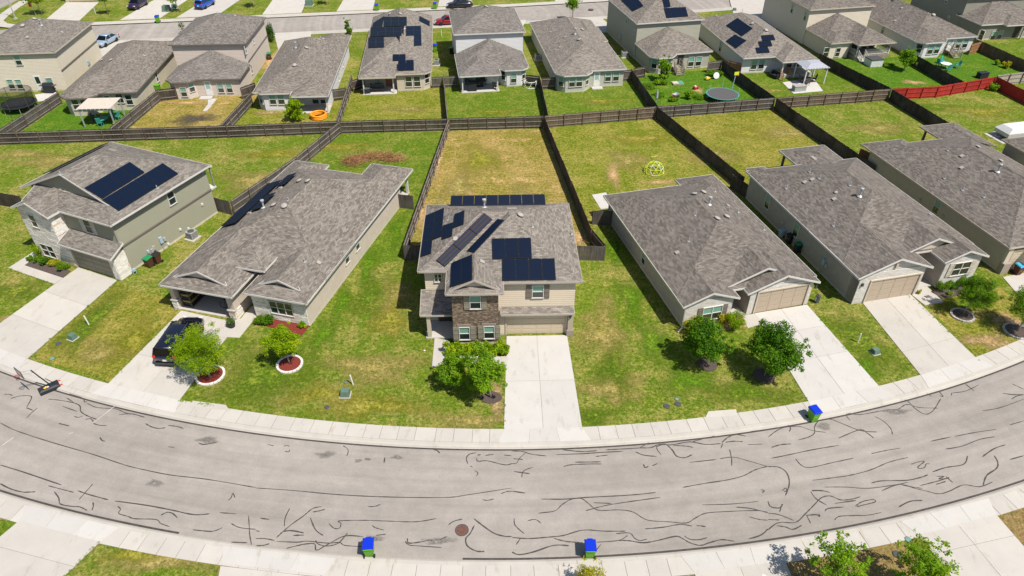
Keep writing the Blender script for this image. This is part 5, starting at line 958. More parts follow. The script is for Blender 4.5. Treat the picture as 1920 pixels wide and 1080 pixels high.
# ------------------------------------------------------------------ fences
PICK = {}
def picket_mesh(mat, k):
    if (mat, k) not in PICK:
        r = random.Random(k*7+1); mb = MB(); n = 17; w = 2.4/n
        for i in range(n):
            hh = 1+r.uniform(-.022,.012); mb.box(((i+.5)*w, r.uniform(-.004,.004), hh/2), (w-.010,.02,hh), r.uniform(-.02,.02))
        o = mb.out('picket_panel', mat, None, uv=False); PICK[(mat, k)] = o.data; bpy.data.objects.remove(o)
    return PICK[(mat, k)]
fr = random.Random(17)
def fence(label, pts, side=1, mat='fence_dark', h=1.62, rails=3, railm='fence_rail', postm='fence_post', group='wooden yard fences', name='wooden_fence'):
    pts = [Vector((p[0], p[1], 0)) for p in pts]; o = pts[0].copy(); e = empty(name, label, 'fence', tuple(o), 0, group)
    for a, b in zip(pts, pts[1:]):
        d = b-a; L = d.length; n = max(1, round(L/2.4)); ang = atan2(d.y, d.x); u = d.normalized(); s = Vector((-u.y, u.x, 0))*side; st = L/n
        for i in range(n):
            q = a+u*(st*i)-o; hh = h*fr.uniform(.985,1.015)
            pn = link(bpy.data.objects.new('picket_panel', picket_mesh(mat, fr.randrange(4))), e); pn.location = q+s*0; pn.rotation_euler = (fr.uniform(-.012,.012), 0, ang); pn.scale = (st/2.4, 1, hh); pn['kind'] = 'stuff'
            c = q+u*(st/2)+s*.035
            for z in ((.28,.88,h-.16) if rails == 3 else (.4,h-.25)): ubox('rail', e, (c.x, c.y, z), (st,.045,.09), ang, railm)
            pp = q+s*.085; ubox('post', e, (pp.x, pp.y, (h-.03)/2), (.095,.095,h-.03), ang, postm)
        pp = b-o+s*.085-u*.06; ubox('post', e, (pp.x, pp.y, (h-.03)/2), (.095,.095,h-.03), ang, postm)
    return e
fence('weathered fence behind the sage house at far left', [(-78,75.2),(-61.4,76.4),(-34.5,78.4),(-21.25,79.6)], -1)
fence('weathered back fence of the yard with the brush pile', [(-21,79.62),(-7.95,80.4)], -1); fence('weathered back fence of the dry yard behind the brick-front house', [(-7.7,80.45),(3.9,81.2)], -1)
fence('brown-grey back fence of the yard with the climbing dome', [(4.15,81.25),(18.35,84.05)], -1, 'fence_brown'); fence('grey back fence below the garden trampoline', [(18.65,84.15),(34.35,86.95)], -1, 'fence_grey'); fence('brown back fence left of the red one', [(34.65,87.05),(50.75,89.95)], -1, 'fence_brown')
fence('bright red back fence of the yard at the right', [(51.05,90.05),(57.8,90.95),(67.3,94.4)], -1, 'fence_red', railm='fence_red', postm='fence_red'); fence('dark red side fence running towards the right edge', [(67.5,94.3),(69.5,84),(72,70)], 1, 'fence_red', railm='fence_red', postm='fence_red')
fence('pale new fence behind the red corner', [(67.8,94.9),(90,101)], -1, 'fence_pale')
fence('grey side fence between the sage house and the open-garage house', [(-21.15,79.4),(-24.1,70.1),(-28.3,60.5)], -1+2*1, 'fence_grey'); fence('short grey fence joining the sage house rear corner', [(-28.45,60.4),(-30.6,61.3)], -1, 'fence_grey')
fence('grey side fence on the left of the dry backyard', [(-7.85,80.2),(-9.95,52.55)], 1, 'fence_grey'); fence('short grey front fence left of the brick-front house', [(-9.9,52.4),(-6.95,52.5)], 1, 'fence_grey'); fence('short grey fence at the rear corner of the open-garage house', [tuple(at(744,389).xy), tuple(at(776,393).xy)], 1, 'fence_grey')
fence('dark side fence on the right of the dry backyard', [(4.0,81.0),(7.5,55.2)], 1, 'fence_dark'); fence('dark railed fence end beside the pale brick house', [(7.55,55.1),(8.55,52.45)], -1, 'fence_dark', 1.62, 2); fence('short grey front fence right of the brick-front house', [(8.5,52.35),(5.1,52.5)], -1, 'fence_grey'); fence('short dark fence at the left rear corner of the pale brick house', [tuple(at(1110,421).xy), tuple(at(1146,422).xy)], 1, 'fence_grey')
fence('dark side fence right of the climbing dome', [(18.5,83.9),(24.6,65.5)], 1, 'fence_dark'); fence('short dark fence between the two pale brick houses', [tuple(at(1368,352).xy), tuple(at(1402,374).xy)], 1, 'fence_dark'); fence('dark side fence behind the second pale brick house', [(34.5,86.8),(39.6,68)], 1, 'fence_dark'); fence('dark side fence meeting the red fence', [(50.9,89.8),(55.2,70)], 1, 'fence_dark'); fence('orange cedar gate fence beside the grey-roof house', [tuple(at(1606,302).xy), tuple(at(1634,315).xy)], 1, 'fence_cedar')
fence('dark fence at the left edge beside the sage house', [tuple(at(-30,380).xy), tuple(at(48,393).xy)], 1, 'fence_dark')
BF = [('right of the black trampoline', [(-61.3,76.6),(-60.4,88.9)], 1), ('right of the pergola', [(-48.3,77.6),(-47.5,89.6)], 1), ('left of the orange wading pool', [(-35.3,78.6),(-34.7,88.5)], 1), ('right of the orange wading pool', [(-21.6,79.8),(-22.5,95)], 1), ('left of the covered patio grills', [(-8.0,80.6),(-9.7,95.4)], 1), ('left of the low sage house yard', [(4.5,81.4),(3.8,95.5)], 1), ('left of the garden trampoline', [(18.6,84.3),(17.0,97.6)], 1), ('right of the garden trampoline', [(34.4,87.2),(30.9,101)], 1), ('right of the gazebo', [(50.9,90.2),(46.2,104)], 1), ('left of the teal garden table', [(61.9,92.6),(60,105)], 1)]
for l, q, s in BF:
    x = q[0][0]; fence('side fence '+l, q, (-1 if x < 0 else -1), 'fence_grey' if x < 0 else 'fence_dark')
fence('brown side fence right of the teal garden table', [(75.4,100.2),(73.2,111)], -1, 'fence_brown')
for l, a, b, m in (('short fence joining the pinkish house on its left', (298,190), (334,186), 'fence_dark'), ('short fence joining the pinkish house on its right', (455,186), (482,176), 'fence_dark'), ('short fence joining the low white house on its right', (622,190), (652,186), 'fence_dark'), ('short fence joining the solar-roof house on its left', (662,172), (684,164), 'fence_dark'), ('short fence between the solar-roof and white houses', (811,165), (858,163), 'fence_grey'), ('short fence right of the white two-storey house', (986,161), (1012,164), 'fence_dark'), ('short fence left of the low sage house', (1016,167), (1042,166), 'fence_dark'), ('short fence right of the low sage house', (1168,152), (1184,151), 'fence_grey'), ('short fence left of the sage two-storey house', (1186,149), (1208,145), 'fence_dark'), ('short fence right of the sage two-storey house', (1325,136), (1350,133), 'fence_grey'), ('orange cedar gate beside the low pale house', (1362,133), (1388,140), 'fence_cedar'), ('orange cedar fence beside the low white house steps', (1814,103), (1834,97), 'fence_cedar')):
    fence(l, [tuple(at(*a).xy), tuple(at(*b).xy)], -1, m, 1.62, 2)
# ------------------------------------------------------------------ trees and shrubs
def foliage(name, blobs, n, ls, mat, parent, seed, asp=.55, droop=0.0, outward=0.0, kind=None):
    r = np.random.default_rng(seed); k = len(blobs); B = np.array([[*b[0], b[1], b[2] if len(b) > 2 else b[1]] for b in blobs], float)
    wts = B[:,3]**2; idx = r.choice(k, n, p=wts/wts.sum()); d = r.normal(size=(n,3)); d /= np.linalg.norm(d, axis=1)[:,None]
    rad = r.random(n)**.45; P = B[idx,:3]+d*rad[:,None]*np.stack([B[idx,3],B[idx,3],B[idx,4]],1)
    nr = r.normal(size=(n,3))*.75+d*.55+np.array([0,0,.55]); nr /= np.linalg.norm(nr, axis=1)[:,None]
    t = r.normal(size=(n,3)); t += outward*d*2; t[:,2] -= droop; t -= (t*nr).sum(1)[:,None]*nr; t /= np.linalg.norm(t, axis=1)[:,None]; s = np.cross(nr, t)
    L = (ls*r.uniform(.6,1.35,n))[:,None]; Wd = L*asp
    V = np.stack([P-t*L*.5, P+s*Wd*.5, P+t*L*.5, P-s*Wd*.5], 1).reshape(-1,3)
    me = bpy.data.meshes.new(name); me.vertices.add(4*n); me.vertices.foreach_set('co', V.ravel()); me.loops.add(4*n); me.loops.foreach_set('vertex_index', np.arange(4*n, dtype=np.int32))
    me.polygons.add(n); me.polygons.foreach_set('loop_start', np.arange(0,4*n,4, dtype=np.int32)); me.update(calc_edges=True)
    tone = np.clip(r.normal(.45,.22,n)+r.normal(0,.15,k)[idx], 0, 1); at_ = me.attributes.new('tone', 'FLOAT', 'FACE'); at_.data.foreach_set('value', tone.astype(np.float32))
    me.materials.append(M[mat]); o = bpy.data.objects.new(name, me); link(o, parent)
    if kind: o['kind'] = kind
    return o
def tree(label, base, H, R, mat, n, ls=.16, lean=(0,0), bark='bark_pale', seed=1, rz=None, asp=.55, outward=0, name='young_tree', group=None, cz=None, nb=26, trunk=.07, cat='tree', gap=.33):
    r = random.Random(seed); e = empty(name, label, cat, (base.x, base.y, 0), 0, group); rz = rz or R*.95; cz = cz or H-rz
    c = Vector((lean[0], lean[1], cz)); mb = MB(); tp = [Vector((0,0,-.05)), Vector((lean[0]*.25+r.uniform(-.05,.05), lean[1]*.25, cz*.35)), Vector((lean[0]*.7, lean[1]*.7, cz*.7)), c+Vector((0,0,rz*.5))]
    mb.tube(tp, [trunk*1.25, trunk, trunk*.8, trunk*.25], 8); blobs = []
    for i in range(nb):
        while True:
            d = Vector((r.uniform(-1,1), r.uniform(-1,1), r.uniform(-1,1)))
            if .35 < d.length < 1: break
        k = 1-gap*.6; p = c+Vector((d.x*R*k, d.y*R*k, d.z*rz*k)); br = R*gap*r.uniform(.65,1.25); blobs.append((p, br, br*.8))
        if i % 2 == 0:
            s = tp[2].lerp(tp[3], r.uniform(-.3,.8)); mb.tube([s, (s+p)/2+Vector((0,0,-.1*R)), p], [trunk*.45, trunk*.3, trunk*.12], 5)
    blobs += [(c, R*.55, rz*.5), (c+Vector((0,0,rz*.55)), R*.36, rz*.3)]
    for i in range(int(nb*.5)):   # stray shoots break the outline
        a, q = r.uniform(0, 6.28), r.uniform(-.5, 1); k = sqrt(max(0, 1-q*q*.8)); blobs.append((c+Vector((cos(a)*R*k*1.03, sin(a)*R*k*1.03, q*rz*1.05)), R*r.uniform(.08,.15)))
    mb.out('trunk', bark, e, smooth=True, uv=False); foliage('crown', blobs, n, ls, mat, e, seed, asp, .2, outward); return e
def shrub(label, base, R, hgt, mat, n, ls=.11, seed=1, group=None, asp=.55, nb=12, z0=0.0, name='shrub'):
    r = random.Random(seed); e = empty(name, label, 'shrub', (base.x, base.y, 0), 0, group); mb = MB(); blobs = [(Vector((0,0,hgt*.5+z0)), R*.62, hgt*.42)]
    for i in range(nb):
        a = r.uniform(0,6.28); q = r.uniform(.35,.75); p = Vector((cos(a)*R*q, sin(a)*R*q, z0+hgt*r.uniform(.3,.78))); blobs.append((p, R*.34, hgt*.26)); mb.tube([Vector((0,0,0)), p*.5, p], [.03,.02,.008], 4)
    mb.out('stem', 'bark', e, uv=False); foliage('foliage', blobs, n, ls, mat, e, seed, asp); return e
def ring(label, base, R, mat, stone, n, seed, group='tree mulch rings', fill=True, ry=None):
    e = empty('mulch_ring', label, 'mulch ring', (base.x, base.y, 0), 0, group); r = random.Random(seed); ry = ry or R
    if fill: MB().prism([(R*cos(2*pi*i/24), ry*sin(2*pi*i/24)) for i in range(24)], .02, .09).out('mulch', mat, e, uv=False)
    for i in range(n):
        a = 2*pi*i/n; ubox('edging_block', e, (R*cos(a), ry*sin(a), .07), (.17,2*pi*R/n*.94,.13+r.uniform(-.02,.02)), atan2(sin(a)*R, cos(a)*ry), stone)
FT = 'young trees in the front lawns'
b = at(395,709); ring('red mulch ring with white edging beside the dark van', b+Vector((-.1,.25,0)), 1.0, 'mulch_red', 'edging_white', 22, 1); tree('feathery lime-green tree beside the dark van', b, 4.6, 1.95, 'leaf_lime', 15000, .22, (-.35,.3), seed=3, asp=.16, outward=.9, group=FT, nb=34)
b = at(544,683); ring('red mulch ring with white edging before the open-garage house', b+Vector((0,-.05,0)), .92, 'mulch_red', 'edging_white', 20, 2); tree('small yellow-green tree before the stone corner room', b, 3.6, 1.35, 'leaf_lime', 8000, .13, (-.35,.15), seed=5, group=FT, trunk=.05, rz=1.35)
b = at(921,746); tree('bushy bright green tree left of the middle driveway', b, 4.3, 1.65, 'leaf_bright', 13000, .15, (-.4,.0), seed=8, group=FT, rz=1.6, gap=.3); slab('mulch_patch', [(b.x+.8*cos(i*.45), b.y+.6*sin(i*.45)) for i in range(14)], .06, 'mulch_dark', kind='structure', th=.04)
b = at(857,722); tree('smaller green tree left of the bushy one by the brick front', b, 3.2, 1.3, 'leaf_bright', 8000, .15, (-.15,-.05), seed=9, group=FT, rz=1.3, cz=1.75)
b = at(1326,684); tree('dark green tree before the white brick gable window', b, 4.0, 1.8, 'leaf_deep', 15000, .155, (-.35,.1), seed=11, group=FT, rz=1.6, trunk=.06, gap=.36); ring('bare mulch circle under the dark green tree by the gable window', b, .75, 'mulch_dark', 'edging_stone', 0, 5)
b = at(1432,706); tree('dark green tree left of the pale brick house driveway', b, 4.5, 2.15, 'leaf_deep', 18000, .155, (.45,.2), seed=12, group=FT, rz=1.85, trunk=.065, gap=.36); ring('bare mulch circle beside the pale brick house driveway', b, .8, 'mulch_dark', 'edging_stone', 0, 6)
b = at(1804,592); ring('grey stone ring under the round tree by the clipped bushes', b, .85, 'mulch_dark', 'edging_stone', 20, 7); tree('round dense green tree before the clipped bushes', b, 3.9, 1.55, 'leaf_green', 13000, .15, (.55,.2), seed=14, group=FT, asp=.3)
b = at(1906,622); ring('grey stone ring at the right edge lawn', b, .95, 'mulch_dark', 'edging_stone', 22, 8); tree('dense green tree cut by the right edge', b, 4.1, 1.7, 'leaf_green', 12000, .15, (.35,.2), seed=15, group=FT, asp=.3)
b = at(1545,1118); tree('loose bright green tree at the bottom edge, left one', b, 4.3, 1.6, 'leaf_bright', 4200, .15, (.1,.2), seed=21, group='trees cut by the bottom edge', rz=1.6, gap=.2, nb=34)
b = at(1712,1130); tree('loose bright green tree at the bottom edge beside the driveway', b, 4.2, 1.8, 'leaf_bright', 4800, .15, (0,.2), seed=22, group='trees cut by the bottom edge', rz=1.5, gap=.2, nb=36)
b = at(1100,1118); tree('wispy olive shrub tree below the right bottom bin', b, 2.6, .95, 'leaf_gold', 1500, .20, (.1,.2), seed=23, group='trees cut by the bottom edge', asp=.2, outward=1, gap=.3)
b = at(1660,1135); tree('thin green sapling between the two bottom trees', b, 2.7, .8, 'leaf_green', 1200, .18, (0,0), seed=24, group='trees cut by the bottom edge')
b = at(-34,530); tree('green tree cut by the left edge near the front path', b, 4.2, 1.6, 'leaf_green', 5000, .2, seed=25, group=FT); b = at(-42,610); tree('green tree at the left edge below the front path', b, 4.5, 1.6, 'leaf_green', 4500, .2, seed=26, group=FT)
HG = 'clipped shrubs beside the houses'
HN = ('leftmost yellow-green hedge clump by the porch of the brick front', 'hedge clump under the left brick window, second from the porch', 'hedge clump under the left brick window, third from the porch', 'brighter hedge clump between the two brick windows', 'brighter hedge clump under the right brick window', 'hedge clump second from the middle driveway', 'rightmost hedge clump touching the middle driveway')
for i, px in enumerate((846,862,878,895,912,929,943)): shrub(HN[i], at(px,664), .62, 1.15, 'leaf_lime' if i not in (3,4) else 'leaf_bright', 1500, .15, 30+i, HG)
for i, (px, py, R, hh, m, l) in enumerate(((58,489,.35,.5,'leaf_green','small green shrub at the left end of the sage house bed'), (75,480,.55,1.3,'leaf_lime','tall lime shrub in the sage house bed'), (74,491,.55,.7,'leaf_green','green shrub left in the sage house bed'), (88,495,.6,.8,'leaf_deep','dark green shrub in the sage house bed'), (104,499,.6,.75,'leaf_gold','golden shrub in the sage house bed'), (119,506,.65,.8,'leaf_green','rounded green shrub right in the sage house bed'))): shrub(l, at(px,py), R, hh, m, 1000, .11, 50+i, HG)
for i, (px, py, R, hh, m, l) in enumerate(((489,606,.6,.85,'leaf_green','round green shrub left of the stone corner window'), (505,607,.65,.9,'leaf_deep','darker round shrub before the stone corner window'), (567,614,.4,.55,'leaf_lime','small lime shrub at the stone corner'))): shrub(l, at(px,py), R, hh, m, 1400, .11, 60+i, HG)
for i, (px, py, R, hh, m, l) in enumerate(((1297,624,.95,1.5,'leaf_gold','golden shrub left of the white brick gable window'), (1352,608,.5,1.1,'leaf_gold','pale dry shrub under the white brick gable window'), (1375,616,.95,1.5,'leaf_lime','round yellow-green shrub right of the white brick gable window'))): shrub(l, at(px,py), R, hh, m, 3200, .13, 70+i, HG, .35)
for i, (px, py, R, l) in enumerate(((1763,547,.65,'first clipped ball bush left of the pale shuttered window'), (1783,541,.5,'second clipped ball bush under the pale shuttered window'), (1801,537,.52,'third clipped ball bush under the pale shuttered window'), (1819,533,.5,'fourth clipped ball bush right of the pale shuttered window'))): shrub(l, at(px,py), R, R*1.6, 'leaf_deep' if i else 'leaf_green', 1500, .09, 80+i, HG)
shrub('tiny lime plant among the ball bushes', at(1779,553), .3, .4, 'leaf_lime', 300, .1, 88, HG); shrub('small orange plant in a pot beside the second garage', at(1722,552), .22, .55, 'leaf_gold', 250, .1, 89)
# beds
def bed(px, mat, z=.052): slab('planting_bed', [at(*p) for p in px], z, mat, kind='structure', th=.05)
bed([(476,606),(486,590),(580,612),(566,629)], 'mulch_red'); bed([(47,498),(72,479),(133,509),(118,521)], 'mulch_dark'); bed([(1745,548),(1757,536),(1835,525),(1842,540),(1790,556),(1765,560)], 'mulch_dark'); bed([(1288,632),(1300,612),(1400,592),(1404,612)], 'soil_dry', .04)
BG = 'trees along the back street'; BY = 'trees in the second-row gardens'
for i, (px, py, H, R, m, n, l, lean) in enumerate(((80,27,5.0,1.9,'leaf_lime',2600,'lime tree beside the street lamp at the top left',(-.6,0)), (204,27,4.4,1.35,'leaf_green',2200,'round green street tree with a white ring at the top left',(-.2,0)), (338,22,4.2,1.4,'leaf_lime',1800,'green tree left of the blue car',(-.7,0)), (1073,38,4.6,1.5,'leaf_bright',2600,'bright green street tree at the top centre',(0,0)), (476,14,4,1.4,'leaf_deep',1500,'dark street tree right of the blue car',(0,.3)), (612,9,4,1.3,'leaf_deep',1200,'dark street tree between two pale driveways at the top',(0,.3)))): tree(l, at(px,py), H, R, m, n, .26, lean, seed=100+i, group=BG)
tree('tall slim sapling on the pavement before the back street', at(656,78), 3.8, .75, 'leaf_green', 900, .26, seed=110, group=BG, rz=1.7, nb=16); shrub('large grey-green shrub beside the tall pinkish house', at(508,78), 1.1, 3.0, 'leaf_pine', 2200, .2, 111, BG); shrub('bare twiggy sapling left of the pinkish house roof', at(345,62), .6, 2.0, 'leaf_pine', 160, .2, 112, BG)
tree('bushy lime-green tree beside the orange wading pool', at(556,226), 3.1, 1.25, 'leaf_lime', 4500, .22, (0,0), seed=113, group=BY, rz=1.45, cz=1.5, gap=.3)
tree('leafy climbing tree against the sage two-storey house', at(1241,152), 3.6, 1.1, 'leaf_bright', 2800, .26, (0,0), seed=114, group=BY, rz=1.7, cz=1.8); tree('bright green spreading tree beside the white deck', at(1694,133), 3.2, 1.45, 'leaf_bright', 3200, .26, (-.1,0), seed=115, group=BY, rz=1.35)
shrub('small green bush at the red fence corner', at(1862,170), .8, 1.1, 'leaf_bright', 700, .2, 116, BY); shrub('low green shrub under the climbing tree', at(1238,158), 1.2, .8, 'leaf_bright', 1000, .2, 117, BY)
for i, (px, py, R, hh, m, l) in enumerate(((1215,165,1.2,.5,'leaf_green','low planting along the garden left fence'), (1235,180,1.0,.5,'leaf_bright','low leafy clump in the garden beside the umbrella'), (1340,142,1.3,.8,'leaf_green','low planting along the garden right fence'), (1262,190,.8,.5,'leaf_green','low leafy clump left of the banana plant'), (1290,186,.7,1.2,'leaf_bright','upright banana-like plant in the garden'), (1310,185,.9,.35,'leaf_green','low clump right of the banana-like plant'), (1665,125,1.0,.5,'leaf_green','low bush left of the spreading tree'), (1885,128,.7,1.0,'leaf_gold','dry grassy clump beside the brown fence'), (1868,122,.4,.8,'leaf_lime','small lime bush beside the brown fence'))): shrub(l, at(px,py), R, hh, m, 900, .2, 120+i, BY)
# ------------------------------------------------------------------ vehicles
def car(name, label, base, head, mat, L=4.7, Wd=1.82, H=1.45, style='sedan', cat='car', group='parked cars', low=None):
    e = empty(name, label, cat, (base.x, base.y, .05), head, group); hw = Wd/2    # heading: +x local is the nose
    if style == 'van': st = [(0,.34,.62,.72),(.10,.24,.82,.86),(.5,.20,1.00,.95),(1.05,.20,1.10,.99),(1.6,.20,1.14,1),(L-.9,.20,1.14,1),(L-.12,.24,1.12,.97),(L,.36,.96,.90)]; g0, g1, t0, t1, zb = .95, L-.05, 1.95, L-.28, 1.10
    elif style == 'suv': st = [(0,.36,.66,.74),(.12,.26,.86,.88),(1.1,.22,1.02,.98),(1.5,.22,1.06,1),(L-.8,.22,1.06,1),(L-.1,.28,1.04,.95),(L,.4,.9,.86)]; g0, g1, t0, t1, zb = 1.1, L-.08, 1.8, L-.5, 1.02
    else: st = [(0,.32,.56,.72),(.14,.22,.70,.86),(.7,.2,.82,.96),(1.3,.2,.90,1),(3.5,.2,.95,1),(L-.35,.24,.94,.94),(L-.05,.32,.86,.86),(L,.42,.72,.8)]; g0, g1, t0, t1, zb = 1.2, L-.55, 1.95, L-1.35, .90
    mb = MB(); n = len(st); vs = []
    for x, zb_, zt, k in st:
        w = hw*k; X = L/2-x; h = zt-zb_
        vs += [(X,-w*.86,zb_),(X,-w,zb_+h*.28),(X,-w*.985,zb_+h*.72),(X,-w*.88,zt-.015),(X,-w*.5,zt+.02),(X,w*.5,zt+.02),(X,w*.88,zt-.015),(X,w*.985,zb_+h*.72),(X,w,zb_+h*.28),(X,w*.86,zb_)]
    m = 10; fs = [[i*m+j, i*m+(j+1)%m, (i+1)*m+(j+1)%m, (i+1)*m+j] for i in range(n-1) for j in range(m)]; fs += [list(range(m))[::-1], [(n-1)*m+j for j in range(m)]]
    mb.add(vs, fs); body = mb.out('body', mat, e, smooth=True, uv=False)
    wb, wt = hw*.90, hw*.74; B = [(L/2-g0,-wb,zb),(L/2-g1,-wb*.97,zb),(L/2-g1,wb*.97,zb),(L/2-g0,wb,zb)]; T = [(L/2-t0,-wt,H-.05),(L/2-t1,-wt,H-.06),(L/2-t1,wt,H-.06),(L/2-t0,wt,H-.05)]
    for nm, q in (('side_window',(0,1,1,0)), ('rear_window',(1,2,2,1)), ('side_window',(2,3,3,2)), ('windscreen',(3,0,0,3))): MB().add([B[q[0]],B[q[1]],T[q[2]],T[q[3]]], [[0,1,2,3],[3,2,1,0]]).out(nm, 'car_glass', e, uv=False)
    rf = MB(); m2 = (L/2-(t0+t1)/2); R_ = [(L/2-t0+.08,-wt-.03,H-.07),(L/2-t1-.05,-wt-.03,H-.08),(L/2-t1-.05,wt+.03,H-.08),(L/2-t0+.08,wt+.03,H-.07)]; I_ = [(L/2-t0-.18,-wt*.7,H),(L/2-t1+.15,-wt*.7,H-.01),(L/2-t1+.15,wt*.7,H-.01),(L/2-t0-.18,wt*.7,H)]
    rf.add(R_+I_, [[0,1,5,4],[1,2,6,5],[2,3,7,6],[3,0,4,7],[4,5,6,7],[3,2,1,0]]); rf.out('roof', mat, e, smooth=True, uv=False)
    pl = MB()
    for a, b in zip(B, T): pl.tube([a, b], .045, 5)
    xs = ((t0+t1)/2-.05,) if style == 'sedan' else ((t0*2+t1)/3, (t0+2*t1)/3)
    for x in xs:
        for sg in (-1, 1): pl.tube([(L/2-x, sg*wb*.985, zb), (L/2-x, sg*wt*1.0, H-.05)], .045, 5)
    pl.out('pillars', mat, e, uv=False)
    for x in (.95, L-.95 if style != 'sedan' else L-1.0):
        for sg in (-1, 1):
            w = empty_part('wheel', e, (L/2-x, sg*(hw-.09), .31), (sg*pi/2, 0, 0)); ty = MB().lathe([(.20,-.1),(.31,-.1),(.335,-.06),(.335,.06),(.31,.1),(.20,.1)], seg=18).out('tyre', 'rubber', w, uv=False, smooth=True); MB().lathe([(.21,-.095),(.21,-.085),(.06,-.07),(0,-.07)], seg=12).out('rim', 'metal_grey', w, uv=False)
    for sg in (-1, 1):
        ubox('headlight', e, (L/2-.10, sg*hw*.66, .66 if style == 'sedan' else .78), (.16,.36,.13), sg*-.25, 'lamp_clear'); ubox('taillight', e, (-L/2+.05, sg*hw*.80, .80 if style == 'sedan' else .98), (.10,.22,.16 if style == 'sedan' else .34), sg*.2, 'lamp_red')
        ubox('wing_mirror', e, (L/2-g0-.25, sg*(hw+.07), zb+.08), (.12,.2,.13), 0, mat)
    ubox('bumper', e, (-L/2+.02,0,.42), (.16,Wd*.86,.2), 0, 'paint_black'); ubox('bumper', e, (L/2-.05,0,.38), (.16,Wd*.78,.18), 0, 'paint_black'); ubox('number_plate', e, (-L/2-.02,0,.72 if style != 'sedan' else .68), (.04,.34,.14), 0, 'pvc_white')
    if style == 'van':
        for sg in (-1, 1): ubox('roof_rail', e, (-.5, sg*wt*.88, H+.01), (2.3,.05,.05), 0, 'chrome')
        for k in (-.3,-.1,.1,.3): ubox('roof_rib', e, (-.5, k*1.1, H-.005), (1.9,.05,.02), 0, mat)
    return e
def empty_part(name, parent, loc, rot):
    o = bpy.data.objects.new(name, None); o.empty_display_size = .1; link(o, parent); o.location = loc; o.rotation_euler = rot; return o
a, b = at(315,688), at(366,610); d = b-a; car('minivan', 'dark navy minivan parked in the driveway before the open garage', (a+b)/2+Vector((.05,.0,0)), atan2(d.y, d.x), 'paint_navy', 5.1, 1.98, 1.75, 'van', 'minivan', None)
car('silver_car', 'silver blue sedan parked between the two cream houses', at(199,84)+Vector((0,.4,0)), radians(-100), 'paint_silver')
car('purple_suv', 'dark purple car parked in a driveway at the top left', at(257,14)+Vector((.3,0,0)), radians(-97), 'paint_purple', 4.6, 1.85, 1.6, 'suv'); car('blue_hatchback', 'bright blue car parked nose away at the top left', at(385,14)+Vector((0,.3,0)), radians(78), 'paint_blue', 4.5, 1.8, 1.6, 'suv')
car('red_coupe', 'dark red coupe at the kerb behind the solar-roof house', at(838,45)+Vector((.4,0,0)), radians(190), 'paint_red', 4.9, 1.85, 1.42); car('black_car', 'black car at the far kerb behind the white two-storey house', at(862,14), radians(190), 'paint_black', 4.7, 1.82, 1.45); car('purple_car', 'purple car cut by the top edge in a pale driveway', at(650,-8), radians(-94), 'paint_purple')
car('dark_car', 'dark car cut by the bottom edge', at(1446,1172), radians(70), 'paint_navy')
# ------------------------------------------------------------------ wheeled bins
def bin_(label, base, face, body, lid, sc=1.0, group='wheeled rubbish bins', z=0.0):
    """face: direction the front of the bin looks to"""
    e = empty('wheeled_bin', label, 'bin', (base.x, base.y, z), face, group); e.scale = (sc,)*3; mb = MB()
    B = [(-.22,-.22,.06),(.24,-.22,.06),(.24,.22,.06),(-.22,.22,.06)]; T = [(-.34,-.29,.96),(.33,-.29,.96),(.33,.29,.96),(-.34,.29,.96)]; mid = [(-.27,-.25,.5),(.29,-.25,.5),(.29,.25,.5),(-.27,.25,.5)]
    mb.add(B+mid+T, [[3,2,1,0],[0,1,5,4],[1,2,6,5],[2,3,7,6],[3,0,4,7],[4,5,9,8],[5,6,10,9],[6,7,11,10],[7,4,8,11],[8,9,10,11]]); mb.out('body', body, e, uv=False)
    MB().box((0,0,.94), (.72,.62,.05)).out('rim', body, e, uv=False)
    l = MB(); b0 = [(-.38,-.32,1.0),(.38,-.32,.97),(.38,.32,.97),(-.38,.32,1.0)]; t0 = [(-.34,-.28,1.07),(.30,-.26,1.05),(.30,.26,1.05),(-.34,.28,1.07)]; l.add(b0+t0, [[3,2,1,0],[0,1,5,4],[1,2,6,5],[2,3,7,6],[3,0,4,7],[4,5,6,7]]); l.box((.36,0,1.005), (.08,.3,.03)); l.out('lid', lid, e, uv=False)
    MB().tube([(-.40,-.24,.98),(-.40,.24,.98)], .025, 6).out('handle', body, e, uv=False)
    for sg in (-1, 1):
        w = MB().lathe([(.05,-.03),(.13,-.03),(.13,.03),(.05,.03)], seg=14).out('wheel', 'rubber', e, uv=False); w.location = (-.26, sg*.28, .13); w.rotation_euler = (pi/2, 0, 0)
    ubox('label_sticker', e, (.285,0,.62), (.02,.2,.16), 0, 'pvc_white')
    return e
KB = 'green bins with blue lids'
bin_('green bin with blue lid at the bottom left kerb', at(694,1038,ZR), radians(95), 'bin_green', 'bin_lid_blue', 1.05, KB, ZR); bin_('green bin with blue lid at the bottom kerb above a wispy shrub', at(1105,1041,ZR), radians(90), 'bin_green', 'bin_lid_blue', 1.05, KB, ZR); bin_('green bin with blue lid at the far kerb by the pale brick driveway', at(1522,787,ZR), radians(-72), 'bin_green', 'bin_lid_blue', 1.05, KB, ZR)
bin_('green bin with blue lid on the back street at the top left', at(297,42), radians(-80), 'bin_green', 'bin_lid_blue', 1.1, KB); bin_('green bin with blue lid at the top behind the solar-roof house left edge', at(707,20), radians(-90), 'bin_green', 'bin_lid_blue', 1.1, KB); bin_('green bin with blue lid left of the black car at the top', at(816,17), radians(-90), 'bin_green', 'bin_lid_blue', 1.1, KB); bin_('green bin with blue lid beside the solar-roof house side wall', at(816,97), radians(-90), 'bin_green', 'bin_lid_blue', 1.1, KB)
bin_('green lidded bin beside the white two-storey house wall', at(847,101), radians(180), 'lid_black', 'bin_green'); bin_('bright green lidded bin behind the fence of the low cream house', at(298,172), radians(0), 'bin_green', 'bin_green')
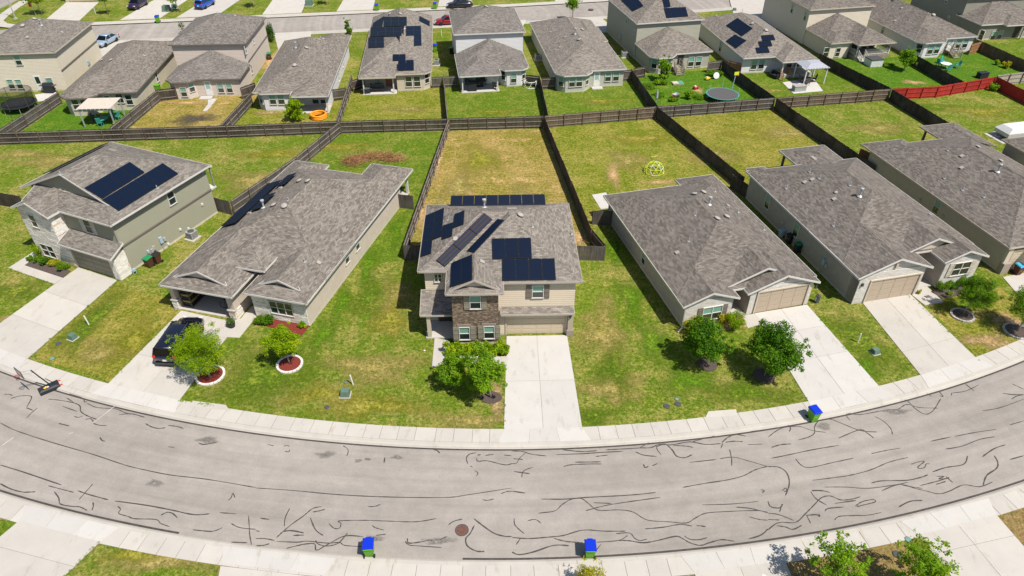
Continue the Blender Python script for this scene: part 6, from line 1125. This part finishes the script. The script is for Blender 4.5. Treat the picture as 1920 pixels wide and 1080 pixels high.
q = C; bin_('brown bin with green lid beside the sage house', at(282,500), radians(-113), 'bin_brown', 'lid_green'); bin_('brown bin with black lid beside the sage house', at(297,493), radians(-113), 'bin_brown', 'lid_black'); bin_('brown bin with green lid beside the tall pinkish house', at(506,112), radians(-80), 'bin_brown', 'lid_green')
bin_('brown bin with teal lid at the right edge', at(1905,514), radians(-77), 'bin_brown', 'lid_teal'); bin_('dark bin with green lid between the pale brick houses', at(1494,473), radians(-166), 'plastic_black', 'lid_green'); bin_('black bin between the pale brick houses', at(1480,456), radians(-166), 'plastic_black', 'lid_black'); bin_('blue crate-like bin between the pale brick houses', at(1464,444), radians(-166), 'metal_blue', 'metal_blue', .8)
# ------------------------------------------------------------------ street things
def marker(label, base, hgt=.9, lean=(0,0)):
    e = empty('utility_marker', label, 'marker post', (base.x, base.y, 0), 0, 'white utility marker posts'); MB().tube([(0,0,0),(lean[0],lean[1],hgt)], .055, 8).out('post', 'pvc_white', e, uv=False); MB().tube([(lean[0],lean[1],hgt),(lean[0]*1.1,lean[1]*1.1,hgt+.07)], [.062,.05], 8).out('cap', 'pvc_white', e, uv=False)
marker('white marker post in the lawn left of the brick-front house', at(662,721), .85, (-.1,.05)); marker('white marker post in the lawn beside the sage house driveway', at(167,609), .85, (-.1,.05)); marker('white marker post between the pale brick house driveways', at(1608,642), .85); marker('white marker post on the back lawn at the top left', at(180,27), 1.2); marker('white marker post behind the low sage house', at(1110,51), 1.0); marker('white marker post behind the low pale house', at(1391,27), 1.0); marker('white marker post behind the solar-roof house', at(828,68), 1.0)
def pedestal(label, base, sc=1.0, rz=0):
    e = empty('utility_box', label, 'utility box', (base.x, base.y, 0), rz, 'green utility boxes'); mb = MB(); B = [(-.33,-.3),(.33,-.3),(.33,.3),(-.33,.3)]; T = [(-.28,-.2),(.28,-.2),(.28,.26),(-.28,.26)]
    mb.add([(*[k*sc for k in p], .04) for p in B]+[(p[0]*sc, p[1]*sc, .5*sc) for p in T], [[3,2,1,0],[0,1,5,4],[1,2,6,5],[2,3,7,6],[3,0,4,7],[4,5,6,7]]); mb.out('cabinet', 'metal_green', e, uv=False); ubox('base', e, (0,0,.03), (.8*sc,.74*sc,.06), 0, 'concrete_kerb')
pedestal('low green utility box in the lawn left of the brick-front house', at(648,741), 1.0); pedestal('low green utility box in the lawn beside the sage house driveway', at(137,635), .9, -.4); pedestal('low green utility box between the pale brick house driveways', at(1640,662), .85, .3); pedestal('large green transformer box at the top left', at(313,21), 2.0); pedestal('small green box beside the transformer at the top left', at(328,15), 1.4); pedestal('large green transformer box between pale driveways at the top', at(580,10), 2.0); pedestal('small green box behind the low pale house', at(1377,20), .9)
def lid(label, base, r, mat='metal_dark', grp='round lids in the lawns'):
    e = empty('access_lid', label, 'access lid', (base.x, base.y, .03), 0, grp); MB().lathe([(r,0),(r,.025),(r*.9,.035)], seg=16).out('cover', mat, e, uv=False); MB().lathe([(r*1.15,0),(r*1.15,.02),(r*1.0,.02)], seg=16).out('collar', 'metal_dark', e, uv=False)
lid('black round lid in the lawn beside the sage house driveway', at(110,645), .2); lid('dark round lid left of the green utility box', at(613,764), .16); lid('dark round lid right of the middle driveway lawn', at(1250,762), .2); lid('black round lid next to a teal cap in the right front lawn', at(1271,758), .21); lid('small teal cap in the right front lawn', at(1269,749), .13, 'marker_teal'); lid('green round cap above the green utility box', at(649,718), .14, 'metal_green'); lid('teal cap near the basketball hoop lawn edge', at(98,673), .18, 'marker_teal'); lid('teal cap in the bare soil at the bottom right', at(1702,1012), .17, 'marker_teal'); lid('small white cap in the lawn beside the porch', at(796,658), .08, 'pvc_white'); lid('dark round lid in the bare soil at the bottom right', at(1682,1040), .22); lid('rusty manhole on the back street at the top', at(1108,18), .45, 'rust')
# street lamp, flags
b = at(30,36); e = empty('street_lamp', 'grey street lamp pole at the top left corner', 'street lamp', (b.x, b.y, 0)); ubox('footing', e, (0,0,.12), (.5,.5,.24), 0, 'concrete'); MB().tube([(0,0,.2),(0,0,7.5)], [.10,.06], 10).out('pole', 'metal_grey', e, uv=False); MB().tube([(0,0,7.4),(-.6,0,7.7),(-1.4,0,7.75)], .04, 6).out('arm', 'metal_grey', e, uv=False); ubox('lamp_head', e, (-1.7,0,7.72), (.6,.25,.12), 0, 'metal_grey')
b = at(68,29); e = empty('flag_post', 'garden post with red and blue flag at the top left', 'flag', (b.x, b.y, 0)); MB().tube([(0,0,0),(-.3,0,2.9)], .035, 6).out('post', 'metal_grey', e, uv=False); ubox('flag', e, (-.35,0,1.9), (.5,.04,.8), .2, 'plastic_red'); ubox('pennant', e, (-.5,0,2.75), (.8,.05,.5), .2, 'plastic_blue')
# portable basketball hoop at the kerb
b = at(96,729,ZR); e = empty('basketball_hoop', 'portable basketball hoop with dark base standing at the left kerb', 'basketball hoop', (b.x, b.y, ZR), radians(42)); e.scale = (.80,.80,.86)
mb = MB(); Bq = [(-.95,-.42),(.75,-.5),(.75,.5),(-.95,.42)]; Tq = [(-.75,-.28),(.5,-.34),(.5,.34),(-.75,.28)]; mb.add([(*p,0) for p in Bq]+[(*p,.32) for p in Bq]+[(*p,.42) for p in Tq], [[3,2,1,0],[0,1,5,4],[1,2,6,5],[2,3,7,6],[3,0,4,7],[4,5,9,8],[5,6,10,9],[6,7,11,10],[7,4,8,11],[8,9,10,11]]); mb.out('base', 'plastic_black', e, uv=False)
for sg in (-1, 1): w = MB().lathe([(.04,-.04),(.13,-.04),(.13,.04),(.04,.04)], seg=12).out('wheel', 'plastic_red', e, uv=False); w.location = (.85, sg*.35, .14); w.rotation_euler = (pi/2, 0, 0)
MB().tube([(.1,0,.4),(-.35,.15,1.6),(-.65,.25,2.45)], .055, 8).out('pole', 'plastic_black', e, uv=False); MB().tube([(.45,0,.4),(.0,.05,1.2)], .03, 6).out('brace', 'plastic_black', e, uv=False)
MB().tube([(-.65,.25,2.45),(-1.45,.45,2.55)], .035, 6).tube([(-.6,.25,2.2),(-1.45,.45,2.25)], .03, 6).out('arm', 'metal_grey', e, uv=False); bb = MB().box((0,0,0), (.05,1.15,.75)).out('backboard', 'clear_board', e, uv=False); bb.location = (-1.52,.45,2.5); bb.rotation_euler = (0,0,.24)
fb = MB()
for z in (-.375,.375): fb.box((0,0,z), (.06,1.18,.04))
for y in (-.575,.575): fb.box((0,y,0), (.06,.04,.75))
f2 = fb.out('backboard_frame', 'metal_dark', e, uv=False); f2.location = bb.location; f2.rotation_euler = bb.rotation_euler
rg = MB().tube([(.23*cos(2*pi*i/18), .23*sin(2*pi*i/18), 0) for i in range(19)], .015, 5, cap=False).out('rim', 'plastic_red', e, uv=False); rg.location = (-1.8,.52,2.25); nt = MB().lathe([(.22,0),(.17,-.2),(.14,-.38)], seg=10); n_ = mesh('net', nt.v, nt.f[:-2], 'mesh_net', e, uv=False); n_.location = (-1.8,.52,2.25)
ubox('yellow_tag', e, (-.35,-.1,.43), (.28,.2,.03), .4, 'plastic_yellow'); ubox('white_tag', e, (-.15,-.14,.43), (.16,.16,.03), .4, 'pvc_white')
hvac('air conditioner beside the sage house wall', *at(362,447).xy, radians(-23)); hvac('air conditioner beside the solar-roof house', *at(819,122).xy); hvac('air conditioner left of the low sage house', *at(1008,112).xy, radians(8)); hvac('air conditioner left of the sage two-storey house', *at(1170,107).xy, radians(12))
b = at(435,613); e = empty('round_planter', 'dark round planter with leaves on the open-garage house path', 'planter', (b.x, b.y, 0)); MB().lathe([(.26,0),(.34,.45),(.30,.45),(.28,.40),(0,.40)], seg=16).out('pot', 'plastic_black', e, uv=False); foliage('plant', [(Vector((0,0,.6)),.35)], 220, .22, 'leaf_pine', e, 4, .3)
b = at(1530,567); e = empty('lantern', 'dark lantern standing beside the pale brick garage', 'lantern', (b.x, b.y, 0)); ubox('frame', e, (0,0,.35), (.3,.3,.7), .3, 'metal_dark'); ubox('lantern_glass', e, (0,0,.4), (.31,.2,.4), .3, 'lamp_clear'); MB().lathe([(.26,.7),(.05,.9),(0,.9)], seg=4).out('lantern_top', 'metal_dark', e, uv=False)
# bicycle and shelving inside the open garage
hh = H2
def bike(parent_h, u, v, rz, label):
    w = parent_h.M @ Vector((u, v, .06)); e = empty('bicycle', label, 'bicycle', tuple(w), parent_h.ang+rz)
    for x in (-.5, .5):
        t_ = MB().tube([(x+.31*cos(2*pi*i/20), 0, .33+.31*sin(2*pi*i/20)) for i in range(21)], .022, 5, cap=False).out('wheel', 'rubber', e, uv=False)
    MB().tube([(-.5,0,.33),(-.15,0,.75),(.35,0,.78),(-.05,0,.32),(-.15,0,.75)], .02, 5).tube([(-.5,0,.33),(-.05,0,.32)], .018, 5).tube([(.5,0,.33),(.33,0,.92)], .02, 5).out('frame', 'metal_dark', e, uv=False); MB().tube([(.33,-.28,.95),(.33,.28,.95)], .015, 5).out('handlebar', 'metal_dark', e, uv=False); ubox('saddle', e, (-.18,0,.88), (.25,.13,.06), 0, 'plastic_black')
bike(hh, -7.6, .35, .15, 'bicycle standing inside the open garage')
w = hh.M @ Vector((-11.1,.9,.05)); e = empty('storage_rack', 'rack of black totes with yellow lids inside the open garage', 'storage rack', tuple(w), hh.ang)
for z in (.1,.75,1.4): ubox('shelf', e, (0,0,z), (.9,2.6,.04), 0, 'metal_dark')
for z in (.1,.75,1.4):
    for y in (-.85,0,.85): ubox('tote', e, (0,y,z+.22), (.75,.7,.36), 0, 'plastic_black'); ubox('tote_lid', e, (0,y,z+.42), (.8,.74,.05), 0, 'plastic_yellow')
for x in (-.43,.43):
    for y in (-1.28,1.28): ubox('upright', e, (x,y,1.0), (.05,.05,2.0), 0, 'metal_dark')
# ------------------------------------------------------------------ garden things in the back yards
def trampoline(label, b, R, z, net, padm, legs=6, group='trampolines'):
    e = empty('trampoline', label, 'trampoline', (b.x, b.y, 0), 0, group); MB().lathe([(R*.94,z),(R*.94,z+.02),(0,z+.015)], seg=32).out('mat', 'plastic_black' if net else 'wicker', e, uv=False); MB().lathe([(R*.94,z+.025),(R,z+.03),(R,z-.02),(R*.9,z-.02)], seg=32, cap=False).out('pad', padm, e, uv=False)
    for i in range(legs): a = 2*pi*i/legs; MB().tube([(R*.95*cos(a),R*.95*sin(a),z),(R*.95*cos(a),R*.95*sin(a),.02)], .03, 5).out('leg', 'metal_grey', e, uv=False)
    if net:
        n = MB().lathe([(R*.9,z+.02),(R*.93,z+1.7)], seg=28); mesh('safety_net', n.v, n.f[:28], 'mesh_net', e, uv=False); MB().tube([(R*.93*cos(2*pi*i/28),R*.93*sin(2*pi*i/28),z+1.7) for i in range(29)], .03, 5, cap=False).out('top_hoop', 'metal_dark', e, uv=False)
        for i in range(legs): a = 2*pi*(i+.5)/legs; MB().tube([(R*cos(a),R*sin(a),z-.3),(R*.95*cos(a),R*.95*sin(a),z+1.75)], .03, 5).out('net_pole', 'metal_dark', e, uv=False)
    else:
        for i in (1, 3, 5): a = 2*pi*(i+.3)/legs; MB().tube([(R*cos(a),R*sin(a),z-.2),(R*cos(a),R*sin(a),z+1.3)], .03, 5).out('net_pole', 'metal_blue', e, uv=False)
trampoline('black netted trampoline beside the tall cream house', at(40,205), 2.15, .85, True, 'plastic_black'); trampoline('large grey open trampoline with blue rim in the leafy garden', at(1353,186), 2.2, .75, False, 'plastic_teal')
def slatroof(label, b, ang, w, d, z, roofm, postm, name, cat, flat=True):
    e = empty(name, label, cat, (b.x, b.y, 0), ang)
    for x in (-w/2+.15, w/2-.15):
        for y in (-d/2+.15, d/2-.15): ubox('post', e, (x,y,z/2), (.13,.13,z), 0, postm)
    for y in (-d/2+.15, d/2-.15): ubox('beam', e, (0,y,z-.08), (w,.08,.18), 0, postm)
    for x in [-w/2+.2+i*(w-.4)/7 for i in range(8)]: ubox('rafter', e, (x,0,z+.05), (.06,d+.3,.10), 0, postm)
    if flat: ubox('canopy', e, (0,0,z+.13), (w+.1,d+.1,.04), 0, roofm)
    else: MB().add([(-w/2-.1,-d/2-.1,z),(w/2+.1,-d/2-.1,z),(w/2+.1,d/2+.1,z),(-w/2-.1,d/2+.1,z),(-w*.2,-d*.2,z+.45),(w*.2,-d*.2,z+.45),(w*.2,d*.2,z+.45),(-w*.2,d*.2,z+.45)], [[0,1,5,4],[1,2,6,5],[2,3,7,6],[3,0,4,7],[4,5,6,7],[3,2,1,0]]).out('canopy', roofm, e, uv=False)
    return e
slatroof('grey pergola with cream fabric roof behind the low cream house', at(198,228), radians(3), 4.0, 3.4, 2.3, 'cloth_cream', 'metal_grey', 'pergola', 'pergola'); slatroof('white gazebo with peaked fabric roof on a concrete pad', at(1515,152), radians(10), 3.4, 3.2, 2.4, 'cloth_blue_grey', 'trim_white', 'gazebo', 'gazebo', False)
def pad(px, z=.045): slab('patio_slab', [at(*p) for p in px], z, 'concrete_new', kind='structure', th=.05)
pad([(1467,155),(1525,146),(1543,171),(1488,176)]); pad([(65,178),(105,172),(110,186),(70,191)]); pad([(390,186),(407,185),(396,200),(388,208),(380,209),(390,196)]); pad([(1845,251),(1900,240),(1925,262),(1880,270)])
def chair(label, b, rz, mat, group, sc=1):
    e = empty('garden_chair', label, 'chair', (b.x, b.y, 0), rz, group); e.scale = (sc,)*3; ubox('seat', e, (0,0,.42), (.5,.5,.05), 0, mat); bk = ubox('backrest', e, (-.24,0,.72), (.05,.5,.58), 0, mat); bk.rotation_euler = (0,-.15,0)
    for x in (-.21,.21):
        for y in (-.21,.21): ubox('leg', e, (x,y,.21), (.05,.05,.42), 0, mat)
    for y in (-.26,.26): ubox('armrest', e, (0,y,.62), (.46,.05,.04), 0, mat)
def table(label, b, R, mat, leg, group=None, sq=None):
    e = empty('garden_table', label, 'table', (b.x, b.y, 0), .2, group)
    if sq: ubox('table_top', e, (0,0,.72), (*sq,.05), 0, mat)
    else: MB().lathe([(R,.69),(R,.73),(0,.735)], seg=20).out('table_top', mat, e, uv=False)
    for i in range(4): a = pi/4+i*pi/2; MB().tube([(R*.6*cos(a),R*.6*sin(a),.7),(R*.7*cos(a),R*.7*sin(a),0)], .025, 5).out('leg', leg, e, uv=False)
table('round white garden table on the bright lawn of the low white house', at(1771,128), .75, 'plastic_pale', 'plastic_teal')
for i, (px, py, a, l) in enumerate(((1759,124,.3,'left'), (1766,120,-.9,'behind'), (1794,128,3.1,'far right'), (1777,134,1.7,'front'))): chair('teal garden chair standing %s of the round white table' % l if l not in ('behind',) else 'teal garden chair standing behind the round white table', at(px,py), a, 'plastic_teal', 'teal garden chairs', 1.15)
table('dark dining table under the white gazebo', at(1512,156), .7, 'wicker', 'metal_dark')
for l, px, py, a in (('left', 1500,154,.2), ('front', 1512,160,1.6), ('right', 1525,153,3.0)): chair('dark chair under the white gazebo, %s side' % l, at(px,py), a, 'wicker', 'dark chairs under the gazebo', 1.1)
table('dark table under the grey pergola', at(195,232), .7, 'plastic_teal', 'metal_dark')
for l, px, py, a in (('left', 180,228,.2), ('front', 190,236,1.6), ('right', 222,224,3.0), ('back', 210,222,-1.6)): chair('dark teal chair under the grey pergola, %s side' % l, at(px,py), a, 'plastic_teal' if l != 'left' else 'wicker', 'chairs under the pergola', 1.15)
def grill(label, b, rz, sc=1, group='barbecue grills'):
    e = empty('grill', label, 'grill', (b.x, b.y, .06), rz, group); e.scale = (sc,)*3; ubox('cabinet', e, (0,0,.45), (1.0,.6,.8), 0, 'plastic_black'); MB().add([(-.5,-.3,.86),(.5,-.3,.86),(.5,.3,.86),(-.5,.3,.86),(-.46,-.1,1.15),(.46,-.1,1.15),(.46,.25,1.1),(-.46,.25,1.1)], [[0,1,5,4],[1,2,6,5],[2,3,7,6],[3,0,4,7],[4,5,6,7]]).out('hood', 'plastic_black', e, uv=False)
    for sg in (-1, 1): ubox('side_shelf', e, (sg*.72,0,.84), (.4,.5,.04), 0, 'metal_dark')
grill('black covered grill on the patio of the white two-storey house', at(886,171), .1, 1.15); grill('black grill beside the grey chairs of the white two-storey patio', at(900,163), .1, 1.0); grill('large black grill beside the tall cream house', at(95,174), .0, 1.2); grill('small black grill on the solar-roof house patio', at(689,176), .3, .8)
for i, (l, px, py) in enumerate((('left black patio chair of the white two-storey house', 877,160), ('middle black patio chair of the white two-storey house', 908,158), ('right brown patio chair of the white two-storey house', 928,168))): chair(l, at(px,py), 1.2, 'wicker', 'patio chairs of the white house', 1.2)
b = at(708,173); e = empty('garden_bench', 'dark bench against the solar-roof house patio wall', 'bench', (b.x, b.y, .1), .08); ubox('seat', e, (0,0,.42), (1.9,.6,.14), 0, 'wicker'); ubox('backrest', e, (0,.28,.75), (1.9,.1,.6), 0, 'wicker')
for x in (-.85,.85): ubox('leg', e, (x,0,.2), (.1,.5,.4), 0, 'wicker'); ubox('armrest', e, (x,0,.62), (.1,.6,.08), 0, 'wicker')
b = at(598,221); e = empty('wading_pool', 'round orange inflatable wading pool on the lawn', 'wading pool', (b.x, b.y, .02)); P_ = MB()
for j in range(3): rr_ = .95; MB().tube([(rr_*cos(2*pi*i/20), rr_*sin(2*pi*i/20), .12+.2*j) for i in range(21)], .125, 8, cap=False).out('inflated_ring', 'plastic_orange', e, uv=False, smooth=True)
MB().lathe([(.9,.03),(0,.03)], seg=20).out('pool_floor', 'plastic_yellow', e, uv=False)
# geodesic climbing domes
def dome(label, b, R, mat, group='climbing domes', tilt=0):
    e = empty('climbing_dome', label, 'climbing frame', (b.x, b.y, 0), .3, group); e.rotation_euler = (tilt, 0, .3); bm = bmesh.new(); bmesh.ops.create_icosphere(bm, subdivisions=2, radius=R)
    for i, ed in enumerate(bm.edges):
        a, c = ed.verts[0].co.copy(), ed.verts[1].co.copy()
        if min(a.z, c.z) > -.12*R: MB().tube([a+Vector((0,0,.08*R)), c+Vector((0,0,.08*R))], .024, 5).out('bar', mat if i % 5 else 'plastic_pale', e, uv=False)
    bm.free(); return e
b = at(1226,322); dm = dome('lime climbing dome on the yellowish lawn', b, 1.15, 'plastic_lime')
MB().tube([(-.45,.3,1.2),(-.45,.3,1.75),(.35,.3,1.75),(.35,.3,1.2)], .026, 5).out('top_bar', 'plastic_lime', dm, uv=False)
b = at(995,163); e = empty('hexagon_frame', 'pale green hexagonal climbing frame leaning by the white house bay', 'climbing frame', (b.x, b.y, 0), .2)
for j, (r_, z) in enumerate(((.95,.08), (.85,.9))):
    MB().tube([(r_*cos(2*pi*i/6), r_*sin(2*pi*i/6), z) for i in range(7)], .05, 6).out('hoop', 'plastic_pale', e, uv=False)
for i in range(6): MB().tube([(.95*cos(2*pi*i/6),.95*sin(2*pi*i/6),.08),(.85*cos(2*pi*(i+.5)/6),.85*sin(2*pi*(i+.5)/6),.9)], .045, 6).out('strut', 'plastic_pale', e, uv=False)
# brush pile
b = at(703,302); e = empty('brush_pile', 'sprawling pile of dry brown cut branches on the green lawn', 'brush pile', (b.x, b.y, 0)); r = random.Random(77); mb = MB()
for i in range(900):
    a = r.uniform(.2,3.6); k = r.gauss(2.2,.5); x, y = 2.6*cos(a)*k/2.2+r.gauss(0,.4), 1.5*sin(a)*k/2.2-.5+r.gauss(0,.35); L = r.uniform(.3,1.3); d = Vector((r.gauss(0,1), r.gauss(0,.6), r.gauss(.1,.25))).normalized(); p = Vector((x, y, r.uniform(.02,.35)))
    mb.tube([p, p+d*L*.5+Vector((0,0,r.uniform(-.04,.08))), p+d*L], [.022,.016,.006], 3, cap=False)
bo = mb.out('branches', 'twig', e, uv=False); bo['kind'] = 'stuff'
# toy hoop, umbrella, small things in the leafy garden
b = at(1371,172); e = empty('toy_hoop', 'toy basketball hoop with blue pole in the leafy garden', 'basketball hoop', (b.x, b.y, 0), .3); MB().tube([(0,0,0),(.25,.1,2.4)], .06, 6).out('pole', 'metal_blue', e, uv=False); ubox('backboard', e, (.3,.0,2.55), (.7,.06,.42), 0, 'plastic_lime'); MB().tube([(.3+.2*cos(2*pi*i/14), -.25+.2*sin(2*pi*i/14), 2.4) for i in range(15)], .02, 5, cap=False).out('rim', 'plastic_orange', e, uv=False); ubox('base', e, (0,0,.1), (.6,.6,.2), 0, 'plastic_black')
b = at(1230,193); e = empty('closed_umbrella', 'closed pale garden umbrella at the leafy garden fence', 'umbrella', (b.x, b.y, 0)); MB().tube([(0,0,0),(0,0,1.9)], .03, 6).out('pole', 'metal_grey', e, uv=False); MB().lathe([(.10,.55),(.19,.7),(.15,1.3),(.05,1.85),(0,1.9)], seg=10).out('canopy', 'cloth_blue_grey', e, uv=False)
b = at(1270,157); e = empty('sandbox', 'shallow toy sandbox in the leafy garden', 'sandbox', (b.x, b.y, 0), .2); ubox('tray', e, (0,0,.1), (1.6,1.0,.2), 0, 'deck_wood'); ubox('sand', e, (-.3,0,.21), (.8,.8,.03), 0, 'cloth_cream'); ubox('water_tray', e, (.4,0,.23), (.6,.8,.05), 0, 'plastic_teal')
b = at(1266,184); e = empty('wheelbarrow', 'small red and grey wheelbarrow in the leafy garden', 'wheelbarrow', (b.x, b.y, 0), .6); MB().add([(-.25,-.2,.3),(.25,-.2,.3),(.25,.2,.3),(-.25,.2,.3),(-.45,-.35,.6),(.5,-.35,.6),(.5,.35,.6),(-.45,.35,.6)], [[3,2,1,0],[0,1,5,4],[1,2,6,5],[2,3,7,6],[3,0,4,7]]).out('tray', 'metal_grey', e, uv=False); MB().tube([(-1.0,-.25,.6),(.5,-.1,.25),(.5,.1,.25),(-1.0,.25,.6)], .025, 5).out('handles', 'plastic_red', e, uv=False); w = MB().lathe([(.05,-.04),(.18,-.04),(.18,.04),(.05,.04)], seg=12).out('wheel', 'rubber', e, uv=False); w.location = (.55,0,.18); w.rotation_euler = (pi/2,0,0)
for l, px, py, m in (('red toy car on the bare spot of the leafy garden', 1304,167,'plastic_red'), ('yellow ride-on toy beside the leafy garden fence', 1326,150,'plastic_yellow')):
    b = at(px, py); e = empty('ride_on_toy', l, 'toy', (b.x, b.y, 0), .5, 'toys in the leafy garden'); ubox('body', e, (0,0,.25), (.7,.4,.22), 0, m); ubox('seat', e, (-.1,0,.42), (.25,.3,.12), 0, 'plastic_pale')
    for x in (-.22,.22):
        for sg in (-1,1): w = MB().lathe([(.03,-.03),(.1,-.03),(.1,.03),(.03,.03)], seg=10).out('wheel', 'rubber', e, uv=False); w.location = (x, sg*.22, .1); w.rotation_euler = (pi/2,0,0)
b = at(1342,148); e = empty('garden_disc', 'round white disc leaning on the leafy garden fence', 'disc', (b.x, b.y, 0)); q = MB().lathe([(.45,-.03),(.45,.03),(.1,.06),(0,.06)], seg=20).out('disc', 'plastic_pale', e, uv=False); q.location = (0,0,.5); q.rotation_euler = (1.2,0,.2)
# hot tub, deck boxes
b = at(1636,122); e = empty('hot_tub', 'square white spa with dark cover beside the white deck', 'hot tub', (b.x, b.y, 0), radians(12)); ubox('shell', e, (0,0,.5), (2.0,1.7,1.0), 0, 'plastic_pale'); ubox('cover', e, (0,0,1.05), (2.1,1.8,.12), 0, 'metal_dark')
for i in range(9): ubox('panel_strip', e, (-.9+i*.225,-.86,.5), (.03,.03,.95), 0, 'trim_white')
b = at(1497,170); e = empty('storage_box', 'low grey storage box on the gazebo pad', 'box', (b.x, b.y, .05), radians(10)); ubox('chest', e, (0,0,.35), (1.7,.9,.66), 0, 'metal_grey'); ubox('chest_lid', e, (0,0,.71), (1.76,.96,.06), 0, 'vent_grey')
b = at(1840,146); e = empty('tarp_box', 'black covered box behind the red fence', 'box', (b.x, b.y, 0), radians(15)); ubox('chest', e, (0,0,.4), (1.4,.8,.8), 0, 'plastic_black'); ubox('cover', e, (0,0,.83), (1.5,.9,.06), 0, 'plastic_black')
b = at(1451,146); e = empty('outdoor_couch', 'black outdoor couch beside the low pale house wall', 'couch', (b.x, b.y, 0), radians(-60)); ubox('seat', e, (0,0,.35), (1.5,.7,.35), 0, 'plastic_black'); ubox('backrest', e, (0,.32,.65), (1.5,.15,.6), 0, 'plastic_black')
for x in (-.7,.7): ubox('armrest', e, (x,0,.5), (.14,.7,.5), 0, 'plastic_black')
for l, px, py in (('left', 1467,152), ('right', 1480,146)):
    b = at(px, py); e = empty('wood_steps_rail', 'reddish wooden step rail at the gazebo patio, %s one' % l, 'rail', (b.x, b.y, 0), .3, 'reddish rails at the gazebo patio'); ubox('post', e, (0,0,.5), (.1,.1,1.0), 0, 'fence_cedar'); ubox('post', e, (.0,.9,.7), (.1,.1,1.4), 0, 'fence_cedar'); MB().tube([(0,0,.95),(0,.9,1.35)], .05, 4).out('rail', 'fence_cedar', e, uv=False)
    for k in range(4): ubox('baluster', e, (0,.18+.18*k,.65), (.05,.05,.8), 0, 'fence_cedar')
# covered camper trailer at the right edge
b = at(1905,256); e = empty('folding_camper', 'folding camper under a white cover at the right edge', 'trailer', (b.x, b.y, 0), radians(12)); MB().add([(-2.4,-1.1,.5),(2.2,-1.1,.5),(2.2,1.1,.5),(-2.4,1.1,.5),(-2.5,-1.15,1.0),(2.3,-1.15,1.0),(2.3,1.15,1.0),(-2.5,1.15,1.0),(-1.9,-.8,1.5),(1.9,-.8,1.55),(1.9,.8,1.55),(-1.9,.8,1.5)], [[3,2,1,0],[0,1,5,4],[1,2,6,5],[2,3,7,6],[3,0,4,7],[4,5,9,8],[5,6,10,9],[6,7,11,10],[7,4,8,11],[8,9,10,11]]).out('cover', 'cloth_white', e, uv=False)
ubox('chassis', e, (0,0,.4), (4.2,1.6,.15), 0, 'metal_dark'); MB().tube([(-2.1,-.6,.4),(-3.3,0,.4),(-2.1,.6,.4)], .04, 5).out('drawbar', 'metal_dark', e, uv=False)
for sg in (-1, 1): w = MB().lathe([(.1,-.08),(.3,-.08),(.3,.08),(.1,.08)], seg=14).out('wheel', 'rubber', e, uv=False); w.location = (.3, sg*1.0, .3); w.rotation_euler = (pi/2,0,0)
b = at(25,228); e = empty('garden_post_light', 'small dark stake light in the netted trampoline lawn', 'stake light', (b.x, b.y, 0)); MB().tube([(0,0,0),(0,0,.7)], .03, 6).out('stake', 'metal_dark', e, uv=False); MB().lathe([(.08,.7),(.1,.85),(0,.95)], seg=8).out('lamp', 'metal_dark', e, uv=False)
# grass tufts creeping over the concrete edges
def tufts(lines, n, seed):
    r = np.random.default_rng(seed); bl = []
    for a, b in lines:
        A, Bp = at(*a), at(*b)
        for i in range(n):
            t_ = r.random(); p = A.lerp(Bp, t_); bl.append((Vector((p.x+r.normal(0,.07), p.y+r.normal(0,.07), .07)), .05+.07*r.random(), .05))
    o = foliage('edge_grass', bl, len(bl)*12, .09, 'leaf_bright', None, seed, .22); o['kind'] = 'stuff'; o['label'] = 'grass tufts along the driveway edges'; o['category'] = 'grass'
tufts([((222,526),(61,667)), ((61,668),(205,716)), ((330,590),(217,707)), ((945,700),(945,808)), ((1530,590),(1643,718)), ((1612,575),(1726,704)), ((1700,552),(1842,680)), ((1512,748),(1440,700)), ((335,752),(400,760)), ((16,505),(100,534)), ((1712,992),(1800,1090)), ((185,1018),(120,1085))], 26, 5)
